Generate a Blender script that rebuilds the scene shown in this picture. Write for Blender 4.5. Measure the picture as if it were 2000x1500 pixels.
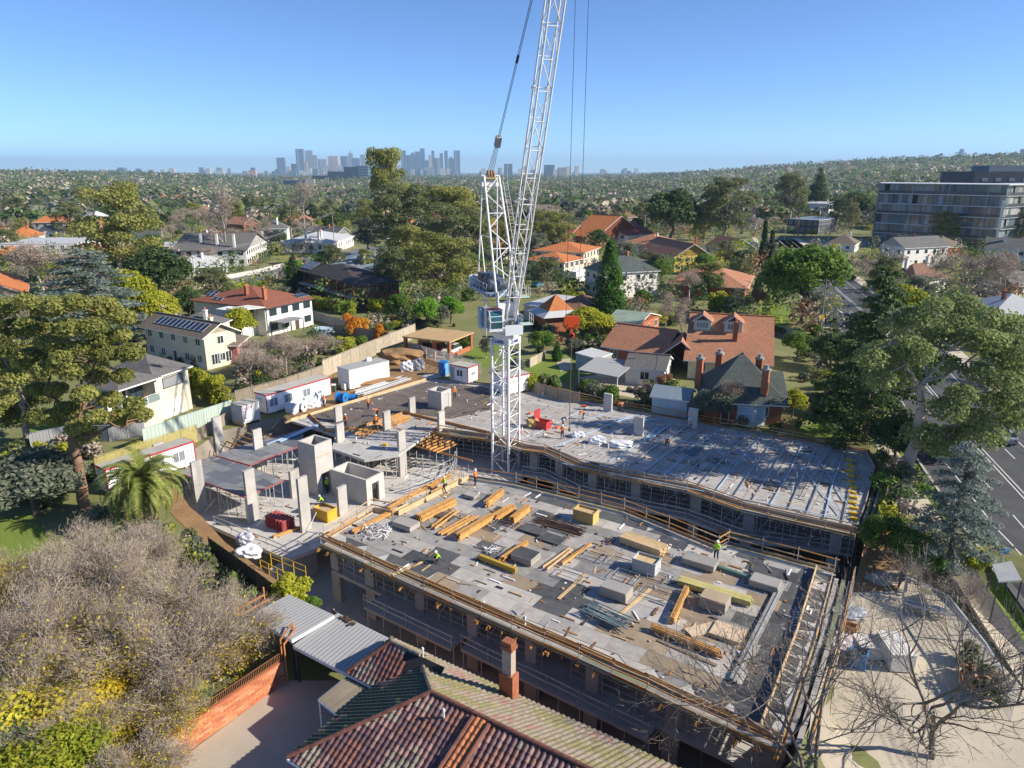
import bpy, bmesh, math, random
import numpy as np
from mathutils import Vector, Matrix, Euler
from mathutils.geometry import delaunay_2d_cdt
R = math.radians
random.seed(7); rng = np.random.default_rng(7)
sc = bpy.context.scene
for o in list(bpy.data.objects): bpy.data.objects.remove(o)
COL = sc.collection

# ------------------------------------------------------------------ camera
FPX, PITCH, CAMH = 1389.0, R(16.6), 30.0
cam = bpy.data.cameras.new('camera'); cam_o = bpy.data.objects.new('camera', cam); COL.objects.link(cam_o)
cam.sensor_width = 36; cam.lens = 36 * FPX / 2000; cam.clip_start = 0.5; cam.clip_end = 60000
cam_o.location = (0, 0, CAMH); cam_o.rotation_euler = (R(90) - PITCH, 0, 0); sc.camera = cam_o
# ------------------------------------------------------------------ sky and sun
SUN_AZ, SUN_EL = -10.0, 31.0        # degrees from +X (the right of the picture), height above the horizon
world = bpy.data.worlds.new('World'); sc.world = world; world.use_nodes = True
wn = world.node_tree.nodes; wl = world.node_tree.links
sky = wn.new('ShaderNodeTexSky'); sky.sky_type = 'NISHITA'; sky.sun_disc = False
sky.sun_elevation = R(SUN_EL); sky.sun_rotation = R(90 - SUN_AZ)
sky.altitude = 0; sky.air_density = 0.55; sky.dust_density = 0.0; sky.ozone_density = 6.8
wl.new(sky.outputs[0], wn['Background'].inputs[0]); wn['Background'].inputs[1].default_value = 0.09
sun = bpy.data.lights.new('sun', 'SUN'); sun.energy = 3.6; sun.angle = R(0.55); sun.color = (1, 0.91, 0.77)
sun_o = bpy.data.objects.new('sun', sun); COL.objects.link(sun_o)
sd = Vector((math.cos(R(SUN_AZ)) * math.cos(R(SUN_EL)), math.sin(R(SUN_AZ)) * math.cos(R(SUN_EL)), math.sin(R(SUN_EL))))
sun_o.rotation_euler = sd.to_track_quat('Z', 'Y').to_euler(); sun_o.location = (60, 0, 90)
vs = sc.view_settings; vs.view_transform = 'Standard'; vs.look = 'None'; vs.exposure = 1.15; vs.gamma = 1
vs.use_curve_mapping = False
sc.cycles.max_bounces = 6; sc.cycles.diffuse_bounces = 4; sc.cycles.transparent_max_bounces = 6
sc.cycles.volume_bounces = 0; sc.cycles.use_denoising = True

# ------------------------------------------------------------------ pixel -> place (the depth comes from the level it stands on)
def P(px, py, z=0.0):
    u = (px - 1000) / FPX; w = (750 - py) / FPX
    d = Vector((u, math.cos(PITCH) + w * math.sin(PITCH), -math.sin(PITCH) + w * math.cos(PITCH)))
    t = (z - CAMH) / d.z
    return Vector((d.x * t, d.y * t, z))
def PD(px, py, y):                      # a pixel at a known distance
    u = (px - 1000) / FPX; w = (750 - py) / FPX
    d = Vector((u, math.cos(PITCH) + w * math.sin(PITCH), -math.sin(PITCH) + w * math.cos(PITCH)))
    t = y / d.y
    return Vector((d.x * t, y, CAMH + d.z * t))
def PP(pts, z=0.0): return [P(a, b, z) for a, b in pts]
SITE = R(-33)                           # the buildings on the site are set at this angle
UX = Vector((math.cos(SITE), math.sin(SITE), 0)); VX = Vector((-math.sin(SITE), math.cos(SITE), 0))

# ------------------------------------------------------------------ materials
MATS = {}
def M(name, col=None, rough=.8, metal=0., var=.18, scale=.8, bump=0., fine=0., spec=.35, col2=None):
    if name in MATS: return MATS[name]
    m = bpy.data.materials.new(name); m.use_nodes = True; nt = m.node_tree; b = nt.nodes['Principled BSDF']
    b.inputs['Roughness'].default_value = rough; b.inputs['Metallic'].default_value = metal
    b.inputs['Specular IOR Level'].default_value = spec
    g = nt.nodes.new('ShaderNodeNewGeometry'); n1 = nt.nodes.new('ShaderNodeTexNoise')
    n1.inputs['Scale'].default_value = scale; n1.inputs['Detail'].default_value = 6; n1.inputs['Roughness'].default_value = .65
    nt.links.new(g.outputs['Position'], n1.inputs['Vector'])
    oi = nt.nodes.new('ShaderNodeObjectInfo')
    ad = nt.nodes.new('ShaderNodeMath'); ad.operation = 'MULTIPLY_ADD'
    nt.links.new(oi.outputs['Random'], ad.inputs[0]); ad.inputs[1].default_value = .3
    nt.links.new(n1.outputs[0], ad.inputs[2])
    mr = nt.nodes.new('ShaderNodeMapRange'); mr.inputs[1].default_value = .38; mr.inputs[2].default_value = .92
    nt.links.new(ad.outputs[0], mr.inputs[0])
    mx = nt.nodes.new('ShaderNodeMix'); mx.data_type = 'RGBA'
    c = Vector(col); c2 = Vector(col2) if col2 else c * (1 + var)
    c1 = c if col2 else c * (1 - var)
    mx.inputs['A'].default_value = (*[max(0, x) for x in c1], 1); mx.inputs['B'].default_value = (*[min(.95, x) for x in c2], 1)
    nt.links.new(mr.outputs[0], mx.inputs['Factor']); nt.links.new(mx.outputs['Result'], b.inputs['Base Color'])
    if bump:
        n2 = nt.nodes.new('ShaderNodeTexNoise'); n2.inputs['Scale'].default_value = fine or scale * 6; n2.inputs['Detail'].default_value = 4
        nt.links.new(g.outputs['Position'], n2.inputs['Vector'])
        bp = nt.nodes.new('ShaderNodeBump'); bp.inputs['Strength'].default_value = bump; bp.inputs['Distance'].default_value = .05
        nt.links.new(n2.outputs[0], bp.inputs['Height']); nt.links.new(bp.outputs[0], b.inputs['Normal'])
    MATS[name] = m; return m
def Mleaf(name, dark, light, trans=.45):
    if name in MATS: return MATS[name]
    m = bpy.data.materials.new(name); m.use_nodes = True; nt = m.node_tree; b = nt.nodes['Principled BSDF']
    at = nt.nodes.new('ShaderNodeAttribute'); at.attribute_name = 'tint'
    oi = nt.nodes.new('ShaderNodeObjectInfo')
    ad = nt.nodes.new('ShaderNodeMath'); ad.operation = 'MULTIPLY_ADD'; ad.inputs[1].default_value = .3
    nt.links.new(oi.outputs['Random'], ad.inputs[0]); nt.links.new(at.outputs['Fac'], ad.inputs[2])
    sb = nt.nodes.new('ShaderNodeMath'); sb.operation = 'SUBTRACT'; sb.inputs[1].default_value = .15; sb.use_clamp = True
    nt.links.new(ad.outputs[0], sb.inputs[0])
    mx = nt.nodes.new('ShaderNodeMix'); mx.data_type = 'RGBA'
    mx.inputs['A'].default_value = (*dark, 1); mx.inputs['B'].default_value = (*light, 1)
    nt.links.new(sb.outputs[0], mx.inputs['Factor']); nt.links.new(mx.outputs['Result'], b.inputs['Base Color'])
    b.inputs['Roughness'].default_value = .6; b.inputs['Specular IOR Level'].default_value = .25
    tr = nt.nodes.new('ShaderNodeBsdfTranslucent'); nt.links.new(mx.outputs['Result'], tr.inputs['Color'])
    ms = nt.nodes.new('ShaderNodeMixShader'); ms.inputs[0].default_value = trans
    nt.links.new(b.outputs[0], ms.inputs[1]); nt.links.new(tr.outputs[0], ms.inputs[2])
    nt.links.new(ms.outputs[0], nt.nodes['Material Output'].inputs[0])
    MATS[name] = m; return m
def Mglass(name, col=(.03, .05, .06), rough=.06):
    if name in MATS: return MATS[name]
    m = bpy.data.materials.new(name); m.use_nodes = True; b = m.node_tree.nodes['Principled BSDF']
    b.inputs['Base Color'].default_value = (*col, 1); b.inputs['Roughness'].default_value = rough
    b.inputs['Specular IOR Level'].default_value = .8; MATS[name] = m; return m
def Mroof(name, c1, c2, row=.34, colw=.25, dirt=(.1, .09, .07), damt=.35, rough=.8):
    """tile or sheet courses too far off to pick apart: relief runs along the mesh's own UV (u along the eave, v up the slope)"""
    if name in MATS: return MATS[name]
    m = bpy.data.materials.new(name); m.use_nodes = True; nt = m.node_tree; b = nt.nodes['Principled BSDF']
    b.inputs['Roughness'].default_value = rough; b.inputs['Specular IOR Level'].default_value = .3
    uv = nt.nodes.new('ShaderNodeUVMap'); br = nt.nodes.new('ShaderNodeTexBrick')
    br.inputs['Scale'].default_value = 1; br.inputs['Brick Width'].default_value = colw; br.inputs['Row Height'].default_value = row
    br.inputs['Mortar Size'].default_value = .018; br.inputs['Color1'].default_value = (*c1, 1); br.inputs['Color2'].default_value = (*c2, 1)
    br.inputs['Mortar'].default_value = (*[x * .62 for x in c1], 1); br.inputs['Mortar Smooth'].default_value = .3
    nt.links.new(uv.outputs[0], br.inputs['Vector'])
    g = nt.nodes.new('ShaderNodeNewGeometry'); n1 = nt.nodes.new('ShaderNodeTexNoise'); n1.inputs['Scale'].default_value = .55
    n1.inputs['Detail'].default_value = 7; nt.links.new(g.outputs['Position'], n1.inputs['Vector'])
    mr = nt.nodes.new('ShaderNodeMapRange'); mr.inputs[1].default_value = .45; mr.inputs[2].default_value = .75; mr.inputs[4].default_value = damt
    nt.links.new(n1.outputs[0], mr.inputs[0])
    mx = nt.nodes.new('ShaderNodeMix'); mx.data_type = 'RGBA'; nt.links.new(mr.outputs[0], mx.inputs['Factor'])
    nt.links.new(br.outputs[0], mx.inputs['A']); mx.inputs['B'].default_value = (*dirt, 1); nt.links.new(mx.outputs['Result'], b.inputs['Base Color'])
    bp = nt.nodes.new('ShaderNodeBump'); bp.inputs['Strength'].default_value = .8; bp.inputs['Distance'].default_value = .04; bp.invert = True
    nt.links.new(br.outputs['Fac'], bp.inputs['Height']); nt.links.new(bp.outputs[0], b.inputs['Normal'])
    MATS[name] = m; return m

CONC = M('concrete', (.40, .385, .36), .85, var=.22, scale=.7, bump=.15, fine=9)
CONCW = M('pale precast concrete', (.50, .48, .45), .8, var=.12, scale=.9, bump=.1, fine=8)
CONCD = M('damp concrete floor', (.34, .325, .305), .85, var=.3, scale=.35, bump=.2, fine=5)
STEEL = M('galvanised steel', (.50, .51, .52), .45, .25, var=.25, scale=4)
STEELW = M('white painted steel', (.74, .73, .72), .45, 0, var=.1, scale=1.5)
TIMB = M('new formwork timber', (.46, .23, .07), .7, var=.38, scale=2.2, bump=.1)
TIMB2 = M('pale sawn timber', (.56, .40, .22), .75, var=.22, scale=2.5, bump=.1)
PLYR = M('red edged plywood', (.36, .05, .05), .6)
GLASS = Mglass('dark window glass')
WHITE = M('white wall paint', (.74, .72, .68), .7, var=.08, scale=.6)
CREAM = M('cream render', (.68, .60, .46), .8, var=.1, scale=.5)
BRICK = M('red brick', (.34, .12, .06), .85, var=.3, scale=3)
BRICKD = M('brown brick', (.16, .075, .05), .85, var=.3, scale=3)
BARK = M('grey brown bark', (.15, .11, .085), .9, var=.35, scale=3, bump=.3)
BARKP = M('pale gum bark', (.42, .34, .27), .8, var=.4, scale=1.3, bump=.2)

# ------------------------------------------------------------------ mesh builder
class MB:
    def __init__(s): s.v = []; s.f = []; s.m = []; s.uv = {}
    def add(s, vs, fs, mi=0):
        b = len(s.v); s.v += [tuple(x) for x in vs]; s.f += [tuple(i + b for i in f) for f in fs]; s.m += [mi] * len(fs); return s
    def box(s, c, d, rz=0., mi=0):
        cx, cy, cz = c; a, b, h = d[0] / 2, d[1] / 2, d[2] / 2; co, si = math.cos(rz), math.sin(rz)
        vs = [(cx + x * co - y * si, cy + x * si + y * co, cz + z) for z in (-h, h) for x, y in ((-a, -b), (a, -b), (a, b), (-a, b))]
        return s.add(vs, [(3, 2, 1, 0), (4, 5, 6, 7), (0, 1, 5, 4), (1, 2, 6, 5), (2, 3, 7, 6), (3, 0, 4, 7)], mi)
    def beam(s, p, q, w, h, mi=0, up=(0, 0, 1)):
        p = Vector(p); q = Vector(q); d = (q - p); d.normalize(); u = Vector(up)
        if abs(d.dot(u)) > .98: u = Vector((1, 0, 0))
        a = d.cross(u).normalized() * w / 2; b = a.cross(d).normalized() * h / 2
        vs = [c + sa * a + sb * b for c in (p, q) for sa, sb in ((-1, -1), (1, -1), (1, 1), (-1, 1))]
        return s.add(vs, [(3, 2, 1, 0), (4, 5, 6, 7), (0, 1, 5, 4), (1, 2, 6, 5), (2, 3, 7, 6), (3, 0, 4, 7)], mi)
    def tube(s, p, q, r0, r1=None, n=6, mi=0, cap=True):
        r1 = r0 if r1 is None else r1; p = Vector(p); q = Vector(q); d = q - p
        if d.length < 1e-6: return s
        d.normalize(); u = Vector((0, 0, 1)) if abs(d.z) < .9 else Vector((1, 0, 0))
        a = d.cross(u).normalized(); b = d.cross(a)
        vs = [c + (a * math.cos(t) + b * math.sin(t)) * r for c, r in ((p, r0), (q, r1)) for t in [2 * math.pi * k / n for k in range(n)]]
        fs = [(k, (k + 1) % n, n + (k + 1) % n, n + k) for k in range(n)]
        if cap: fs += [tuple(range(n))[::-1], tuple(range(n, 2 * n))]
        return s.add(vs, fs, mi)
    def path(s, pts, r, n=5, mi=0):
        for i in range(len(pts) - 1):
            ra, rb = (r[i], r[i + 1]) if hasattr(r, '__len__') else (r, r)
            s.tube(pts[i], pts[i + 1], ra, rb, n, mi, cap=(i in (0, len(pts) - 2)))
        return s
    def prism(s, pts, z0, z1, mi=0):
        a = sum(pts[i][0] * pts[(i + 1) % len(pts)][1] - pts[(i + 1) % len(pts)][0] * pts[i][1] for i in range(len(pts)))
        if a < 0: pts = list(pts)[::-1]
        n = len(pts); vs = [(p[0], p[1], z0) for p in pts] + [(p[0], p[1], z1) for p in pts]
        return s.add(vs, [tuple(range(n))[::-1], tuple(range(n, 2 * n))] + [(k, (k + 1) % n, n + (k + 1) % n, n + k) for k in range(n)], mi)
    def lathe(s, prof, c=(0, 0, 0), n=12, mi=0):
        cx, cy, cz = c; vs = []; fs = []
        for r, z in prof: vs += [(cx + r * math.cos(2 * math.pi * k / n), cy + r * math.sin(2 * math.pi * k / n), cz + z) for k in range(n)]
        for i in range(len(prof) - 1): fs += [(i * n + k, i * n + (k + 1) % n, (i + 1) * n + (k + 1) % n, (i + 1) * n + k) for k in range(n)]
        fs += [tuple(range(n))[::-1], tuple(range((len(prof) - 1) * n, len(prof) * n))]
        return s.add(vs, fs, mi)
    def quad(s, vs, mi=0, uv=None):
        s.add(vs, [tuple(range(len(vs)))], mi)
        if uv: s.uv[len(s.f) - 1] = uv
        return s
    def mesh(s, name, mats, smooth=False):
        me = bpy.data.meshes.new(name); me.from_pydata(s.v, [], s.f)
        for m in (mats if isinstance(mats, (list, tuple)) else [mats]): me.materials.append(m)
        me.polygons.foreach_set('material_index', s.m)
        if smooth: me.polygons.foreach_set('use_smooth', [True] * len(s.f))
        if s.uv:
            l = me.uv_layers.new(name='UVMap')
            for fi, c in s.uv.items():
                for k, li in enumerate(me.polygons[fi].loop_indices): l.data[li].uv = c[k]
        me.update(); return me
    def build(s, name, mats, parent=None, world=True, smooth=False, loc=None):
        if parent is not None and world:
            w = parent_loc(parent); s.v = [(x - w[0], y - w[1], z - w[2]) for x, y, z in s.v]
        o = bpy.data.objects.new(name, s.mesh(name, mats, smooth)); COL.objects.link(o); o.parent = parent
        if loc is not None: o.location = loc
        return o
def parent_loc(p):
    w = Vector((0, 0, 0))
    while p is not None: w += p.location; p = p.parent
    return w
def tag(o, label=None, cat=None, group=None, kind=None):
    if label: o['label'] = label
    if cat: o['category'] = cat
    if group: o['group'] = group
    if kind: o['kind'] = kind
    return o
def thing(name, label, cat, loc=(0, 0, 0), rz=0., group=None):
    o = bpy.data.objects.new(name, None); COL.objects.link(o); o.location = loc; o.rotation_euler.z = rz; o.empty_display_size = .5
    return tag(o, label, cat, group)
def link(me, name, parent=None, loc=(0, 0, 0), rot=None, scale=None):
    o = bpy.data.objects.new(name, me); COL.objects.link(o); o.parent = parent; o.location = loc
    if rot is not None: o.rotation_euler = rot
    if scale is not None: o.scale = scale
    return o
def copy_tree(o, parent=None):
    c = o.copy(); COL.objects.link(c); c.parent = parent
    for ch in o.children: copy_tree(ch, c)
    return c
UNIT = {}
def unit_box(mat):
    if mat.name not in UNIT: UNIT[mat.name] = MB().box((0, 0, 0), (1, 1, 1)).mesh('plank_' + mat.name.replace(' ', '_'), mat)
    return UNIT[mat.name]
UTUBE = {}
def unit_tube(mat):
    if mat.name not in UTUBE: UTUBE[mat.name] = MB().tube((0, 0, -.5), (0, 0, .5), .5, .5, 6).mesh('pipe_' + mat.name.replace(' ', '_'), mat, True)
    return UTUBE[mat.name]
def bar(name, p, q, w, h, mat, parent, tube=False):
    """one straight board, rail or pipe from p to q in world space: an object of its own that shares its mesh with its like"""
    p = Vector(p); q = Vector(q); d = q - p; L = d.length; d.normalize(); u = Vector((0, 0, 1))
    if abs(d.z) > .98: u = Vector((UX.x, UX.y, 0))
    a = d.cross(u).normalized(); b = a.cross(d)
    o = bpy.data.objects.new(name, unit_tube(mat) if tube else unit_box(mat)); COL.objects.link(o)
    c = (p + q) / 2
    if tube: m = Matrix(((a.x * w, b.x * h, d.x * L, 0), (a.y * w, b.y * h, d.y * L, 0), (a.z * w, b.z * h, d.z * L, 0), (0, 0, 0, 1)))
    else: m = Matrix(((d.x * L, a.x * w, b.x * h, 0), (d.y * L, a.y * w, b.y * h, 0), (d.z * L, a.z * w, b.z * h, 0), (0, 0, 0, 1)))
    o.parent = parent
    rot = m.to_3x3(); sx, sy, sz = rot.col[0].length, rot.col[1].length, rot.col[2].length
    r = Matrix((rot.col[0] / sx, rot.col[1] / sy, rot.col[2] / sz)).transposed()
    if r.determinant() < 0: r.col[1] = -r.col[1]
    o.rotation_euler = r.to_euler(); o.scale = (sx, sy, sz)
    o.location = c - (parent_loc(parent) if parent is not None else Vector((0, 0, 0)))
    return o

# ------------------------------------------------------------------ terrain
ZD, ZM, ZB = 0.0, -3.1, -6.2            # top deck, floor below, excavation floor
FC = P(1790, 1290, -1.8)                # middle of the lower forecourt
def sst(a, b, x):
    t = min(1, max(0, (x - a) / (b - a))); return t * t * (3 - 2 * t)
def gz(x, y):
    z = -1.8 * (1 - sst(9, 17, math.hypot(x - FC.x, (y - FC.y) * .8)))
    r = math.hypot(x, y)
    if r > 420:
        az = math.degrees(math.atan2(x, y))
        k = sst(3, 34, az)
        z += k * 72 * sst(500, 3200, r) * (1 - .25 * sst(4500, 9000, r))
        z += 26 * sst(-18, -30, az) * sst(700, 2600, r) if az < -18 else 0
        z += (5 * math.sin(x * .0041 + 1) * math.cos(y * .0037) + 3 * math.sin(x * .011 + y * .008)) * sst(420, 1200, r)
        z -= 10 * sst(420, 900, r) * (1 - k)
        if r > 12000: z -= 10 * sst(12000, 30000, r)
    return z
HOLE_PX = [(372, 992), (296, 938), (430, 842), (560, 812), (835, 736), (1040, 757), (1187, 789), (1390, 826), (1547, 854), (1697, 877), (1724, 915), (1719, 957), (1698, 1022),
           (1672, 1112), (1600, 1350), (1545, 1480), (1420, 1620), (1300, 1575), (1180, 1520), (905, 1392), (790, 1322), (690, 1245), (600, 1185), (520, 1125), (440, 1062)]
HOLE = [P(a, b, 0).to_2d() for a, b in HOLE_PX]
def in_poly(x, y, poly):
    c = False; n = len(poly); j = n - 1
    for i in range(n):
        xi, yi = poly[i][0], poly[i][1]; xj, yj = poly[j][0], poly[j][1]
        if (yi > y) != (yj > y) and x < (xj - xi) * (y - yi) / (yj - yi) + xi: c = not c
        j = i
    return c
GROUND = M('garden soil and grass', (.11, .145, .035), .95, scale=.12, bump=.5, fine=1.5, col2=(.23, .215, .10))
def make_ground():
    pts = [Vector(p) for p in HOLE]; nh = len(pts)
    for k in range(360):
        x = random.uniform(-60, 70); y = random.uniform(12, 125)
        if not in_poly(x, y, HOLE): pts.append(Vector((x, y)))
    r = 130
    while r < 52000:
        n = 72
        for k in range(n):
            a = 2 * math.pi * (k + random.random() * .6) / n; pts.append(Vector((r * math.sin(a), r * math.cos(a))))
        r *= 1.17
    for i in range(-14, 15):
        for j in range(-14, 15):
            q = Vector((FC.x + i * 2.1 + random.uniform(-.3, .3), FC.y + j * 2.4))
            if not in_poly(q.x, q.y, HOLE): pts.append(q)
    for k in range(40): pts.append(Vector((random.uniform(-100, 110), random.uniform(-90, 5))))
    v, e, f, *_ = delaunay_2d_cdt(pts, [(i, (i + 1) % nh) for i in range(nh)], [], 0, 1e-4)
    faces = []
    for t in f:
        c = sum((v[i] for i in t), Vector((0, 0))) / len(t)
        if not in_poly(c.x, c.y, HOLE): faces.append(t)
    me = bpy.data.meshes.new('ground'); me.from_pydata([(p.x, p.y, gz(p.x, p.y)) for p in v], [], [tuple(t) for t in faces])
    me.materials.append(GROUND); me.update(); o = bpy.data.objects.new('ground', me); COL.objects.link(o); tag(o, kind='structure')
    if me.polygons[0].normal.z < 0: me.flip_normals()
make_ground()
def sheet(name, px, mat, off=.02, z=0., world=False, step=2.5, label=None):
    poly = [Vector((p[0], p[1])) for p in px] if world else [P(a, b, z).to_2d() for a, b in px]
    n = len(poly); xs = [p.x for p in poly]; ys = [p.y for p in poly]; pts = list(poly)
    big = max(max(xs) - min(xs), max(ys) - min(ys)); step = max(step, big / 110)
    x = min(xs)
    while x < max(xs):
        y = min(ys)
        while y < max(ys):
            if in_poly(x, y, poly): pts.append(Vector((x + random.uniform(-.2, .2), y + random.uniform(-.2, .2))))
            y += step
        x += step
    v, e, f, *_ = delaunay_2d_cdt(pts, [(i, (i + 1) % n) for i in range(n)], [], 1, 1e-4)
    me = bpy.data.meshes.new(name); me.from_pydata([(p.x, p.y, gz(p.x, p.y) + off) for p in v], [], [tuple(t) for t in f]); me.materials.append(mat); me.update()
    if len(me.polygons) and me.polygons[0].normal.z < 0: me.flip_normals()
    o = bpy.data.objects.new(name, me); COL.objects.link(o); tag(o, kind='structure'); return o
ASPH = M('asphalt', (.085, .087, .092), .85, var=.25, scale=.5, bump=.2, fine=12)
ASPHL = M('worn pale asphalt', (.17, .17, .17), .85, var=.2, scale=.5)
LAWN = M('lawn', (.12, .20, .02), .95, scale=.5, bump=.8, fine=14, col2=(.17, .22, .035))
PAVE = M('sandy concrete paving', (.50, .44, .34), .85, var=.16, scale=.35, bump=.1)
SOIL = M('brown building site soil', (.27, .16, .075), .95, var=.3, scale=.7, bump=.7, fine=4)
LINEW = M('white road paint', (.62, .62, .60), .7)
# ------------------------------------------------------------------ roads, yards, lawns
def offset_line(pts, d):
    out = []
    for i, p in enumerate(pts):
        a = Vector(pts[max(0, i - 1)]); b = Vector(pts[min(len(pts) - 1, i + 1)]); t = (b - a).normalized()
        out.append(Vector(p) + Vector((t.y, -t.x)) * d)
    return out
def strip(a, b): return [(p.x, p.y) for p in a] + [(p.x, p.y) for p in b[::-1]]
KERB = [Vector(p) for p in ((36, -25), (35.5, 14), (36.5, 38), (40, 57), (46.5, 80), (58, 116), (68.5, 148), (85, 213), (104, 290), (118, 345))]
MIDR = lambda d: offset_line(KERB, d)
sheet('road', strip(MIDR(0), MIDR(15)), ASPH, .03, world=True, step=3)
sheet('pavement', strip(MIDR(-3.6), MIDR(-1.6)), PAVE, .045, world=True, step=3)
sheet('grass_verge', strip(MIDR(-1.6), MIDR(-.25)), LAWN, .04, world=True, step=2)
sheet('pavement', strip(MIDR(15.4), MIDR(18)), PAVE, .045, world=True, step=3)
def kerb(line, side, name='kerb'):
    mb = MB()
    for i in range(len(line) - 1):
        a, b = line[i], line[i + 1]
        n = max(1, int((b - a).length / 4))
        for k in range(n):
            p = a.lerp(b, k / n); q = a.lerp(b, (k + 1) / n)
            mb.beam((p.x, p.y, gz(p.x, p.y) + .06), (q.x, q.y, gz(q.x, q.y) + .06), .25, .17)
    return tag(mb.build(name, CONC), kind='structure')
kerb(MIDR(-.12), 1); kerb(MIDR(15.2), 1)
def paint(line, w, dash=None, off=.045):
    mb = MB(); acc = 0
    for i in range(len(line) - 1):
        a, b = line[i], line[i + 1]; L = (b - a).length; t = (b - a).normalized(); nrm = Vector((t.y, -t.x)) * w / 2; s = 0
        while s < L:
            l = dash[0] if dash else 4; e = min(L, s + l); p = a + t * s; q = a + t * e
            mb.add([(*(p - nrm), gz(*p) + off), (*(q - nrm), gz(*q) + off), (*(q + nrm), gz(*q) + off), (*(p + nrm), gz(*p) + off)], [(0, 1, 2, 3)]); s += l + (dash[1] if dash else 0)
    return tag(mb.build('road_marking', LINEW), kind='structure')
paint(MIDR(2.6), .12); paint(MIDR(7.3), .13); paint(MIDR(7.75), .13); paint(MIDR(5), .12, (3, 6)); paint(MIDR(10.2), .12, (3, 6)); paint(MIDR(12.5), .12)
# cross street behind, and the street on the left
sheet('road', [(1290, 492), (1480, 470), (1700, 468), (1700, 482), (1480, 486), (1290, 504)], ASPHL, .03)
sheet('road', [(440, 540), (560, 515), (640, 497), (760, 478), (800, 486), (700, 508), (600, 528), (480, 556)], ASPHL, .03)
sheet('road', [(585, 505), (720, 482), (790, 492), (640, 520)], ASPHL, .035)
sheet('grass_verge', [(590, 497), (610, 492), (700, 480), (640, 483)], LAWN, .04)
sheet('grass_verge', [(660, 505), (705, 496), (720, 503), (670, 512)], LAWN, .045)
sheet('lawn', [(380, 548), (545, 520), (560, 526), (400, 560)], LAWN, .02)
sheet('lawn', [(0, 1010), (60, 1003), (95, 1050), (60, 1085), (0, 1110)], LAWN, .02)
sheet('lawn', [(40, 830), (120, 815), (135, 850), (60, 865)], LAWN, .02)
sheet('lawn', [(1020, 725), (1080, 690), (1130, 700), (1140, 735), (1080, 752), (1030, 752)], LAWN, .02)
sheet('lawn', [(915, 680), (985, 670), (1010, 700), (960, 718), (905, 712)], LAWN, .02)
sheet('lawn', [(1560, 840), (1600, 815), (1680, 822), (1740, 845), (1735, 890), (1705, 870), (1560, 850)], LAWN, .02)
sheet('lawn', [(1490, 600), (1570, 590), (1600, 620), (1520, 640)], LAWN, .02)
sheet('lawn', [(745, 605), (790, 600), (830, 620), (770, 635)], LAWN, .02)
sheet('garden_path', [(1085, 702), (1115, 700), (1120, 722), (1095, 726)], PAVE, .03)
sheet('courtyard', [(1130, 738), (1230, 720), (1320, 740), (1300, 790), (1190, 768)], PAVE, .025)
sheet('driveway', [(330, 1500), (560, 1330), (600, 1330), (760, 1330), (860, 1500), (560, 1640), (300, 1640)], M('old stained concrete drive', (.33, .29, .23), .85, scale=.5, bump=.1, col2=(.42, .37, .30)), .03)
sheet('forecourt', [(1672, 1120), (1760, 1110), (1850, 1160), (1990, 1330), (2140, 1520), (1900, 1640), (1560, 1600), (1585, 1390), (1640, 1230)], PAVE, .02, z=-1.6)
sheet('bare_earth', [(555, 815), (650, 770), (650, 720), (745, 715), (850, 690), (870, 735), (835, 742), (560, 822)], SOIL, .03)
sheet('bare_earth', [(600, 790), (690, 762), (770, 735), (830, 740), (640, 792)], SOIL, .035)
sheet('bare_earth', [(395, 1010), (372, 992), (326, 925), (300, 960), (340, 1010), (420, 1085), (520, 1135), (600, 1190), (620, 1185), (520, 1120), (440, 1060)], SOIL, .03)
sheet('bare_earth', [(1700, 1010), (1800, 1050), (1760, 1115), (1672, 1118)], SOIL, .025)
# excavation floor and its sides
tag(MB().quad([(p.x, p.y, ZB) for p in [P(*q, ZB) for q in ((230, 900), (480, 800), (830, 700), (1050, 700), (1700, 830), (1800, 1000), (1700, 1300), (1650, 1700), (1250, 1800), (880, 1550), (420, 1230))]]).build('excavation_floor', CONCD), kind='structure')
def rim():
    mb = MB(); n = len(HOLE)
    c = sum(HOLE, Vector((0, 0))) / n
    for i in range(n):
        a, b = HOLE[i], HOLE[(i + 1) % n]
        ia = a + (c - a).normalized() * .35; ib = b + (c - b).normalized() * .35
        za, zb = gz(*a), gz(*b)
        mb.quad([(*a, za), (*b, zb), (*ib, ZB + .01), (*ia, ZB + .01)])
    o = mb.build('retaining_wall', M('shotcrete retaining face', (.30, .26, .21), .95, var=.3, scale=.5, bump=.6, fine=3)); tag(o, kind='structure')
rim()
# reddish earth bank at the foot of the neighbours' boundary
bk = MB(); top = [P(a, b, -.4) for a, b in ((690, 1245), (790, 1322), (905, 1392), (1100, 1480), (1290, 1570))]
for i in range(len(top) - 1):
    a, b = top[i], top[i + 1]; da = VX * 2.6; 
    bk.quad([a, b, Vector((b.x + da.x, b.y + da.y, ZB + .05)), Vector((a.x + da.x, a.y + da.y, ZB + .05))])
tag(bk.build('earth_bank', M('red clay', (.20, .10, .06), .95, var=.35, scale=.8, bump=.8, fine=3)), kind='structure')

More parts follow.
